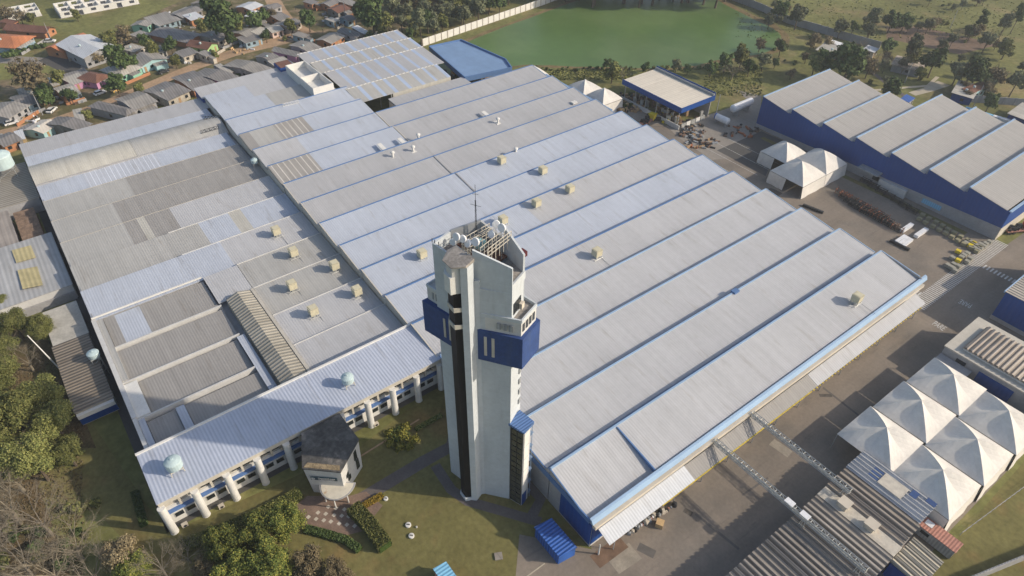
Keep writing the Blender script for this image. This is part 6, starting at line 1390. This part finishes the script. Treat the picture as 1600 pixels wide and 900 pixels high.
def make_bare(name, seed, H, label='bare tree', depth=6, m=None):
    H0 = H
    rnd = random.Random(seed); t = thing(name, label, 'tree'); ORG[t.name] = Vector((0, 0, 0)); b = MB(); b2 = MB()
    b.tube((0, 0, 0), (.2, .1, H*.25), H*.028, H*.02, n=7)
    for i in range(7):
        a = i*.95+rnd.random(); limbs(rnd, b2, Vector((.2, .1, H*rnd.uniform(.16, .26))), Vector((math.cos(a)*.75, math.sin(a)*.75, .9)).normalized(), H*.25, H*.0085, depth, .45, .05)
    b.build('trunk', m or M_bareb, t); b2.build('branches', m or M_bareb, t); return t
PR = {}
def proto(key, fn, *a, **k): PR[key] = fn(*a, **k); PR[key]['_u'] = 0; return PR[key]
proto('dark1', make_tree, 'broadleaf_tree', '', 1, 2600, .34, 3.4, 7.5, L_dark); proto('dark2', make_tree, 'broadleaf_tree', '', 2, 2400, .36, 3.2, 7.0, L_dark, nb=7)
proto('olive1', make_tree, 'broadleaf_tree', '', 3, 2400, .34, 3.2, 7.0, L_olive); proto('olive2', make_tree, 'broadleaf_tree', '', 4, 2200, .33, 3.0, 6.5, L_olive, nb=12)
proto('grey1', make_tree, 'broadleaf_tree', '', 5, 1800, .33, 3.2, 7.5, L_grey, nb=8); proto('brown1', make_tree, 'dry_tree', '', 6, 1100, .26, 3.0, 6.5, L_brown, nb=12)
proto('tall1', make_tree, 'eucalyptus_tree', '', 7, 2300, .33, 2.6, 12, L_grey, stretch=1.8, nb=12); proto('tall2', make_tree, 'eucalyptus_tree', '', 8, 2100, .33, 2.4, 11, L_dark, stretch=1.9, nb=12)
proto('bush1', make_tree, 'shrub', '', 9, 700, .24, 1.3, 1.8, L_olive, nb=6); proto('bush2', make_tree, 'shrub', '', 10, 700, .24, 1.3, 1.7, L_dark, nb=6)
proto('pine', make_tree, 'pine_tree', '', 11, 27000, .155, 5.2, 12, L_olive, nb=22); proto('pine2', make_tree, 'pine_tree', '', 12, 23000, .155, 4.6, 11, L_olive, nb=20)
proto('lush', make_tree, 'broadleaf_tree', '', 13, 20000, .165, 4.4, 8.5, L_yel, nb=18); proto('nearbrown', make_tree, 'broadleaf_tree', '', 14, 11000, .15, 3.4, 6.0, L_brown, nb=14)
proto('bare1', make_bare, 'bare_tree', 15, 9, depth=5); proto('bare2', make_bare, 'bare_tree', 16, 12, depth=6); proto('bare3', make_bare, 'bare_tree', 17, 12, depth=6, m=mat('grey_brown_twigs', (.22, .19, .15)))
for p_ in PR.values(): del p_['_u']
used = set(); rt = random.Random(99)
def tree(key, px, py, sc, label, group=None, zc=None, rz=None, cat=None, xyz=None):
    """px, py: crown centre in the survey picture, zc its height"""
    base = PR[key]; H_ = {'dark': 5, 'oliv': 4.6, 'grey': 5, 'brow': 4.5, 'tall': 8.5, 'bush': .9, 'pine': 8, 'lush': 5.5, 'near': 3.8, 'bare': 5}[key[:4]]
    p = at(px, py, H_*sc if zc is None else zc) if xyz is None else Vector(xyz)
    s_ = sc*rt.uniform(.93, 1.07); r = rt.random()*6.28 if rz is None else rz; s3 = (s_, s_, s_*rt.uniform(.9, 1.1))
    if key not in used: used.add(key); o = base; o.location = (p.x, p.y, 0); o.rotation_euler = (0, 0, r); o.scale = s3; o['label'] = label
    else: o = dup(base, (p.x, p.y, 0), r, s3, label)
    o['category'] = cat or ('shrub' if key[:4] == 'bush' else 'tree')
    if group: o['group'] = group
    elif 'group' in o.keys(): del o['group']
    return o
# --- single trees of the village (crown centre)
V = [('brown1', 38, 107, 2.6, 'large brownish round tree at the left, between the paved road and the village'), ('dark2', 65, 138, 1.35, 'tall dark cypress-like tree, upper part, left village'),
 ('dark1', 70, 150, 1.1, 'dark tree just below the cypress-like tree, left village'), ('dark1', 345, 24, 2.6, 'biggest round green tree in the village, near the top edge'), ('dark2', 395, 30, 1.3, 'very dark tree beside the bright white roof'),
 ('olive1', 372, 35, 1.3, 'olive tree at the right foot of the biggest village tree'), ('dark1', 182, 87, 1.8, 'dark tree right of the striped silver warehouse roof'), ('brown1', 190, 50, 1.7, 'brown-green tree behind the striped silver warehouse'),
 ('olive1', 172, 62, 1.3, 'olive tree at the corner of the striped silver warehouse'), ('dark1', 178, 127, 1.45, 'round dark tree beside the purple house'), ('dark2', 108, 146, .95, 'small round tree before the pale grey corrugated roof'),
 ('dark1', 481, 30, 1.25, 'round dark tree at the dirt road fork'), ('olive2', 453, 40, 1.1, 'round olive tree left of the fork tree'), ('dark2', 414, 52, .9, 'small tree before the pale pink arched house'),
 ('dark2', 265, 68, 1.1, 'dark tree behind the cyan house'), ('olive1', 272, 93, .9, 'small tree right of the cyan house'), ('olive2', 235, 74, 1.1, 'olive tree above the cyan house'), ('brown1', 148, 82, 1.2, 'thin brown tree in front of the silver warehouse'),
 ('dark1', 225, 60, 1.0, 'dark tree left of the large dark grey roof'), ('olive2', 312, 38, 1.1, 'yellowish tree left of the biggest village tree'), ('dark1', 360, 58, .9, 'dark tree before the mossy grey roof'), ('dark2', 410, 22, 1.2, 'dark tree behind the bright white roof'),
 ('olive1', 135, 178, .7, 'small bush-like tree beside the hipped grey roof'), ('olive2', 48, 27, .9, 'tree behind the long red-brown tiled house'), ('brown1', 28, 20, 1.3, 'brown tree at the top left corner of the village'), ('brown1', 5, 15, 1.4, 'brown tree at the very top left corner'),
 ('olive1', 118, 22, .8, 'small tree before the roofless white building'), ('bush2', 395, 110, 1.3, 'small bush between two village row roofs'), ('bush2', 372, 117, 1.4, 'dark bush at the edge of the charcoal roof'), ('olive1', 215, 137, .8, 'brownish small tree right of the ochre car'),
 ('bush1', 445, 60, 1.2, 'low bush at the bend of the dirt road'), ('bush2', 540, 68, 1.5, 'bush beside the tall white end wall'), ('dark2', 577, 55, .8, 'dark bush-like tree behind the bright white lean-to'), ('brown1', 425, 18, 1.1, 'brown tree left of the dirt road at the top'),
 ('olive1', 335, 84, .6, 'small tree before the lime green house'), ('dark2', 18, 82, .8, 'dark shrub before the orange hipped house'), ('olive2', 90, 118, 1.1, 'olive tree beside the pale lean-to roofs'), ('dark1', 205, 92, 1.0, 'dark tree just above the mint green house')]
for k_, px, py, sc, lb in V: tree(k_, px, py, sc*.88, lb)
for i in range(13):   # cypress hedge of the orange house
    tree('bush2', 6+i*5.2, 86-i*1.4+rt.uniform(-2, 2), rt.uniform(.8, 1.2), 'small shrub in the hedge before the orange hipped house', 'shrubs before the orange roofed house')
# --- belt behind the white pond wall
rt.seed(5)
def belt(poly_pts, n, keys, sc, label, group, seed, minpx=0):
    r = random.Random(seed); (x0, y0), (x1, y1), w0 = poly_pts
    for i in range(n):
        t_ = (i+.5)/n; px = x0+(x1-x0)*t_+r.uniform(-6, 6); py = y0+(y1-y0)*t_-r.random()*w0; tree(r.choice(keys), px, py, r.uniform(*sc), label, group)
for px, py, k_, sc, lb in ((580, 22, 'dark1', 2.1, 'large dark tree left of the tall tree belt by the pond wall'), (600, 38, 'olive2', 1.5, 'olive tree at the foot of the large dark tree near the pond wall'), (655, 30, 'tall1', 1.35, 'conical dark tree standing before the belt by the pond wall'),
                           (612, 52, 'brown1', 1.5, 'brown bushy tree at the end of the striped shed'), (640, 52, 'tall2', .8, 'dark tree between the striped shed and the pond wall'), (565, 8, 'dark2', 1.7, 'dark tree at the top edge beside the village end')):
    tree(k_, px, py, sc, lb)
rb_ = random.Random(61)
for i in range(58):
    y_ = 137+i*2.3; wx = -243.5-(y_-138.5)*.135; tree(rb_.choice(['dark1', 'dark2', 'grey1', 'olive2', 'tall1', 'grey1']), 0, 0, rb_.uniform(1.0, 1.45), 'tree in the belt', 'trees in the belt behind the white pond wall', xyz=(wx-4.5-rb_.random()**1.3*22, y_+rb_.uniform(-2, 2), 0))
belt(((600, 6), (720, -6), 10), 12, ['grey1', 'olive1', 'brown1'], (1.2, 1.7), 'tree along the far edge of the meadow at the top', 'trees at the far meadow edge', 62)
belt(((860, -30), (1160, -30), 16), 44, ['dark1', 'dark2', 'dark1', 'grey1'], (1.7, 2.6), 'tree on the far bank of the pond', 'trees on the far pond bank', 63)
# --- pond shore
for px, py, k_, sc, lb in ((949, 98, 'dark1', .65, 'small dark round tree on the shore behind the white tents'), (958, 108, 'olive1', 1.2, 'olive tree right behind the white tents'), (1010, 103, 'dark2', .6, 'small round tree on the shore left of the cream shelter'),
    (1058, 98, 'grey1', .8, 'thin greyish tree on the shore behind the cream shelter'), (1075, 107, 'dark1', .5, 'small tree on the shore near the bare tree'), (1112, 103, 'dark2', .9, 'dark shrubby tree on the right pond shore'), (1135, 92, 'dark1', 1.1, 'dark tree at the pond corner'),
    (1160, 86, 'olive1', 1.2, 'olive tree at the pond corner, right of the dark one'), (1195, 90, 'grey1', 1.1, 'greyish tree right of the pond corner'), (1173, 100, 'dark2', 1.0, 'dark tree behind the bare tree at the pond corner'), (1222, 70, 'dark2', 1.0, 'dark tree by the right pond bank'), (1212, 96, 'dark1', .6, 'small dark tree above the left bays of the blue warehouse'),
    (1238, 110, 'brown1', .8, 'brown bush-like tree at the end of the blue warehouse'), (1290, 88, 'dark1', 1.6, 'dark tree behind the first bays of the blue warehouse'), (1330, 92, 'dark1', 2.0, 'largest dark tree behind the blue warehouse'), (1275, 98, 'olive2', 1.3, 'olive tree among the dark ones behind the blue warehouse'),
    (1360, 100, 'brown1', 1.3, 'brownish tree right of the largest dark tree'), (1397, 134, 'dark1', 1.15, 'compact dark tree beside the striped blue hut'), (1462, 92, 'dark2', 1.5, 'dark tree right of the rubble coloured building'), (1500, 106, 'grey1', 1.4, 'grey-green tree behind the cyan walled building'),
    (1530, 108, 'dark1', 1.6, 'round dark hedge-like tree behind the cyan walled building'), (1560, 112, 'brown1', 1.6, 'brownish tree right of the round dark one'), (1548, 158, 'dark1', .9, 'small round tree right of the cyan walled building'), (1590, 125, 'grey1', 1.3, 'grey-green tree at the right picture edge'),
    (1430, 70, 'tall1', 1.15, 'tall slanting tree beside the bare soil field'), (1370, 20, 'tall1', 1.3, 'tall tree on the far meadow, left'), (1395, 28, 'dark2', 1.3, 'dark tree on the far meadow, next to the tall one'), (1360, 42, 'grey1', 1.2, 'grey-green tree under the tall meadow tree'),
    (1415, 30, 'dark2', 1.2, 'dark shrubby tree by the bare soil field'), (1540, 22, 'tall2', 1.1, 'tall dark tree on the far right meadow'), (1575, 30, 'tall1', 1.2, 'tall tree at the far right meadow edge'), (1598, 12, 'tall2', 1.3, 'tall dark tree at the top right corner'), (1518, 45, 'dark2', 1.0, 'dark low tree on the far right meadow'),
    (1440, 112, 'olive2', .8, 'olive tree beside the cream footpath'), (1390, 66, 'dark2', 1.1, 'dark bushy tree left of the bare field'), (1425, 86, 'olive1', 1.1, 'olive tree below the bare field'), (1220, 12, 'dark1', 1.3, 'dark tree behind the grey pond wall at the top'), (1248, 22, 'grey1', 1.4, 'grey tree behind the grey pond wall at the top'),
    (1315, 40, 'grey1', 1.2, 'grey tree behind the shaded panel wall'), (1336, 36, 'dark2', .9, 'dark tree next to the grey tree behind the panel wall'), (1545, 60, 'grey1', 1.2, 'grey tree right of the bare soil field'), (1575, 72, 'olive1', 1.2, 'olive tree near the right edge above the panel wall')):
    tree(k_, px, py, sc, lb)
r = random.Random(77)
for i in range(34): tree(r.choice(['bush1', 'bush2', 'bush2']), 840+i*8.2+r.uniform(-3, 3), 106+r.uniform(-2, 3), r.uniform(.4, .9), 'low shrub along the near pond shore', 'shrubs along the near pond shore')
for i in range(46):
    px, py = r.uniform(1180, 1600), r.uniform(60, 150)
    if py > 105 and 1205 < px < 1600 and py > 100+(px-1205)*.19: py -= 50
    tree(r.choice(['bush1', 'bush2', 'brown1', 'grey1']), px, py, r.uniform(.5, .9), 'scrubby bush in the rough ground beyond the blue warehouse', 'scrub beyond the blue warehouse')
cl_ = [(r.uniform(1180, 1600), r.uniform(-4, 58)) for _ in range(9)]
for i in range(44):
    c_ = cl_[i % 9]; tree(r.choice(['bush1', 'bush1', 'bush2', 'brown1', 'grey1']), c_[0]+r.gauss(0, 16), c_[1]+r.gauss(0, 4), r.uniform(.5, 1.0), 'low scrub bush scattered over the far meadow', 'scrub on the far meadow')
for px, py, k_, sc, lb in ((1147, 105, 'bare1', 1.0, 'pale bare tree at the pond corner'), (975, 112, 'bare1', .8, 'bare tree between the white tents and the cream shelter'), (1378, 92, 'bare1', 1.1, 'bare tree left of the rubble coloured building'), (1414, 98, 'bare1', 1.0, 'bare tree before the rubble coloured building'), (1345, 70, 'bare1', 1.0, 'bare tree beside the red brick shelter')):
    tree(k_, px, py, sc, lb)
# --- left woodland
for px, py, k_, sc, lb in ((22, 655, 'pine', 1.1, 'pine crown at the left edge, level with the navy end wall'), (60, 610, 'pine2', .9, 'pine crown nearest the brown corrugated shed'), (85, 660, 'pine', .85, 'pine crown reaching furthest toward the workshops'), (45, 710, 'pine2', 1.0, 'lowest pine crown of the left woodland'),
    (100, 700, 'pine', .7, 'small pine crown above the lit patch of leaf litter'), (-10, 580, 'pine2', 1.0, 'pine crown cut by the left picture edge'), (-15, 700, 'pine', 1.0, 'pine crown at the left edge above the bare trees'), (18, 500, 'pine2', .75, 'pine crown below the patched shed roof'), (62, 512, 'pine', .6, 'pine crown beside the stained flat roof'), (-5, 540, 'pine', .7, 'dark pine at the left edge below the patched shed'), (2, 470, 'pine2', .45, 'small pine tip touching the patched shed roof'),
    (40, 560, 'bare2', .8, 'bare tree in the clearing among the pines'), (8, 790, 'bare2', 1.15, 'large bare tree at the lower left edge'), (60, 810, 'bare3', 1.1, 'bare tree second from the lower left edge'), (110, 850, 'bare2', 1.0, 'bare tree in the lower left corner wood, right side'), (30, 880, 'bare3', 1.15, 'bare tree at the bottom left corner'), (80, 890, 'bare2', 1.05, 'bare tree along the bottom edge, left'),
    (20, 745, 'bare2', .9, 'pale bare tree below the lowest pine'), (140, 890, 'bare3', .85, 'bare tree beside the brown bush tree'), (-20, 840, 'bare2', 1.1, 'bare tree cut by the left picture edge'), (250, 885, 'bare3', .7, 'small bare tree between the hedge and the bottom edge'), (290, 865, 'bare2', .6, 'thin bare tree behind the lush trees'),
    (185, 862, 'nearbrown', 1.05, 'rounded reddish-brown tree on the lower lawn'), (205, 885, 'lush', .7, 'green tree joined to the reddish-brown one'),
    (350, 855, 'lush', .85, 'lush tree left in the bottom group'), (400, 835, 'lush', .85, 'lush tree with yellow leaf tips, middle of the bottom group'), (445, 815, 'lush', .75, 'lush tree nearest the brick plaza'), (420, 880, 'lush', .95, 'lush tree at the bottom edge below the middle one'), (365, 895, 'lush', .9, 'lush tree at the bottom edge, left part'), (480, 885, 'nearbrown', .95, 'olive-brown tree at the bottom edge right of the group'), (525, 895, 'nearbrown', .8, 'low olive-brown tree at the bottom edge before the box hedge'), (320, 885, 'nearbrown', .8, 'brown tree in the bottom group, leftmost')):
    tree(k_, px, py, sc, lb)
for i in range(16): px, py = r.uniform(60, 130), r.uniform(560, 720); tree('bush1', px, py, r.uniform(.6, 1.2), 'low bush on the shaded floor between the pines and the brown shed', 'understorey bushes left of the brown shed')
for i in range(22): px, py = r.uniform(0, 150), r.uniform(770, 890); tree(r.choice(['bush1', 'bush2']), px, py, r.uniform(.6, 1.2), 'low bush beneath the bare trees at the lower left', 'bushes beneath the bare trees')
# unused prototypes
for k_, o in PR.items():
    if k_ not in used:
        for c in list(o.children): bpy.data.objects.remove(c)
        bpy.data.objects.remove(o)
# --- ordinal labels for look-alikes, counted from the left edge of the photograph
def order(group, text, extra=None):
    obs = [o for o in COL.objects if o.get('group') == group and o.parent is None]
    def sx(o):
        d = o.location-Vector((0, 0, CZ)); return d.dot(RR)/d.dot(_f)
    W_ = lambda n: str(n)+('th' if 10 <= n % 100 <= 20 else {1: 'st', 2: 'nd', 3: 'rd'}.get(n % 10, 'th'))
    for i, o in enumerate(sorted(obs, key=sx)): o['label'] = text % W_(i+1)
order('trees in the belt behind the white pond wall', '%s tree from the left in the dense belt behind the white pond wall')
order('scrub beyond the blue warehouse', '%s scrubby bush from the left in the rough ground beyond the blue warehouse')
order('scrub on the far meadow', '%s low bush from the left on the far meadow at the top right')
order('trees at the far meadow edge', '%s tree from the left along the meadow edge at the top')
order('bushes beneath the bare trees', '%s low bush from the left beneath the bare trees at the lower left')
order('shrubs along the near pond shore', '%s low shrub from the left along the near pond shore')
order('understorey bushes left of the brown shed', '%s low bush from the left on the shaded floor beside the brown shed')
order('shrubs before the orange roofed house', '%s shrub from the left in the row before the orange hipped house')
order('grey pallet bins by the zebra stripes', '%s grey pallet bin from the left in the grid by the zebra stripes')
order('olive pallet bins along the blue warehouse', '%s olive grey pallet bin from the left in the double row along the blue warehouse')
order('steel frame racks stacked in the yard', '%s steel frame rack from the left in the blocks before the blue warehouse')
order('steel stacks in the open court', '%s dark steel bar stack from the left in the open court')
order('trees on the far pond bank', '%s tree from the left on the far bank of the pond')
order('goods along the front canopy edge', '%s item from the left in the row of goods under the front canopy edge')
# --- hedges
def hedge(name, lab, pts, w_, h, leaf, n, size=.16):
    rnd = random.Random(len(pts)*7+n); P3 = [at(*p) for p in pts]; L_ = [0]
    for i in range(len(P3)-1): L_.append(L_[-1]+(P3[i+1]-P3[i]).length)
    b = MB()
    for _ in range(n):
        s_ = rnd.random()*L_[-1]; i = max(j for j in range(len(L_)-1) if L_[j] <= s_); d = (P3[i+1]-P3[i]).normalized(); nn_ = Vector((-d.y, d.x, 0)); face = rnd.random(); o_ = rnd.uniform(-1, 1); z = rnd.random()
        if face < .5: z = 1+rnd.gauss(0, .06)
        else: o_ = math.copysign(1+rnd.gauss(0, .05), o_)
        c = P3[i]+d*(s_-L_[i])+nn_*o_*w_/2+Vector((0, 0, max(.05, z)*h)); q = Vector((rnd.gauss(0, 1), rnd.gauss(0, 1), rnd.gauss(.6, 1))).normalized(); t = q.orthogonal().normalized(); s2 = q.cross(t); a = size*rnd.uniform(.6, 1.3)
        k0 = len(b.v); b.v += [tuple(c-t*a), tuple(c+s2*a*.7), tuple(c+t*a), tuple(c-s2*a*.7)]; b.f.append((k0, k0+1, k0+2, k0+3)); b.mi.append(0)
    t = thing(name, lab, 'hedge', tuple(P3[0])); b.build('leaves', leaf, t); c = MB()
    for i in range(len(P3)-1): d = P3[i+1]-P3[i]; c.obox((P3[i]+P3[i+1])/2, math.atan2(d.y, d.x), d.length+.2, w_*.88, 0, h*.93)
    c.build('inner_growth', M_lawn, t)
hedge('box_hedge', 'thick clipped box hedge running down from the plaza', [(553, 797), (575, 820), (603, 858)], 2.5, 1.6, L_olive, 5200)
hedge('border_hedge', 'low curved hedge along the lower side of the plaza', [(478, 828), (510, 836), (540, 845), (562, 860)], 1.3, .7, L_dark, 2600)
hedge('border_hedge', 'yellowish flower hedge beside the pavilion path', [(568, 792), (598, 775)], 1.0, .6, leafmat('foliage_golden', (.16, .11, .02), (.28, .20, .03), (.40, .28, .05)), 1300)
hedge('border_hedge', 'long low hedge before the left office columns', [(285, 857), (340, 835), (395, 812), (440, 790), (470, 772)], 2.3, 1.0, L_olive, 6500)
hedge('border_hedge', 'small hedge along the foot of the right office columns', [(650, 672), (690, 650)], .9, .6, L_olive, 800)
hedge('border_hedge', 'dark green strip of hedge below the office side wall at the left', [(212, 770), (226, 822)], 1.2, .7, L_dark, 1500)
# star shaped planting
t = thing('ornamental_bed', 'star shaped bed of golden clipped shrubs on the lawn before the right office columns', 'shrub bed', (*at(626, 682)[:2], 0)); rnd = random.Random(3); p0 = at(628, 684)
LG = leafmat('foliage_lime_gold', (.09, .10, .02), (.16, .155, .03), (.25, .22, .05)); b = MB()
for (dx, dy, r_, hh) in ((0, 0, 1.5, 1.5), (-2.0, -1.5, 1.1, .8), (1.8, -1.6, 1.1, .8), (2.0, 1.6, 1.2, .9), (-1.6, 1.8, 1.1, .8), (0, -2.6, 1.0, .8), (2.8, 0, 1, .7)):
    q = leafcloud(rnd, 420, [(p0.x+dx, p0.y+dy, hh*.5, r_)], .16, .6); b.v += []; k0 = len(b.v); b.v += [(v[0], v[1], max(.03, v[2])) for v in q.v]; b.f += [tuple(i+k0 for i in f) for f in q.f]; b.mi += q.mi
b.build('golden_shrubs', LG, t); q = leafcloud(rnd, 1500, [(p0.x-1, p0.y-.5, .1, 2.4)], .16, .35); q.v = [(v[0], v[1], max(.03, v[2])) for v in q.v]; q.build('dark_shrubs', L_dark, t)
# grass tufts of the lawns and rough ground
def tufts(name, lab, polys, n, size, leaf, seed):
    rnd = random.Random(seed); b = MB()
    for (x0, y0, x1, y1) in polys:
        for _ in range(n):
            p = at(rnd.uniform(x0, x1), rnd.uniform(y0, y1)); a = size*rnd.uniform(.5, 1.4); q = rnd.random()*6.28; d = Vector((math.cos(q), math.sin(q), 0))*a; k0 = len(b.v); hh = a*rnd.uniform(.5, 1.1)
            b.v += [tuple(p-d), tuple(p+d), tuple(p+d*.7+Vector((0, 0, hh))), tuple(p-d*.5+Vector((0, 0, hh*.8)))]; b.f.append((k0, k0+1, k0+2, k0+3)); b.mi.append(0)
    tag(b.build(name, leaf), lab, 'grass', kind='stuff')
tufts('meadow_tufts', 'rough grass tufts over the far meadow', [(1150, 0, 1600, 60), (1100, 105, 1190, 150), (840, 108, 990, 125)], 1500, .35, L_olive, 4)
tufts('woodland_litter', 'dry leaves and twigs on the woodland floor', [(0, 560, 130, 900)], 5000, .22, L_brown, 5)
# ================================================================== HAZE
hz = MB().box(-720, -220, -1, 120, 720, 125).build('haze', None)
hz.data.materials.clear(); m = bpy.data.materials.new('haze_air'); m.use_nodes = True; N = m.node_tree.nodes; N.remove(N['Principled BSDF']); v = N.new('ShaderNodeVolumePrincipled')
v.inputs['Density'].default_value = .00030; v.inputs['Color'].default_value = (.86, .91, .98, 1); v.inputs['Anisotropy'].default_value = .3
m.node_tree.links.new(v.outputs[0], N['Material Output'].inputs['Volume']); hz.data.materials.append(m); hz['kind'] = 'stuff'; hz['label'] = 'thin pale haze filling the air over the whole place'; hz['category'] = 'haze'
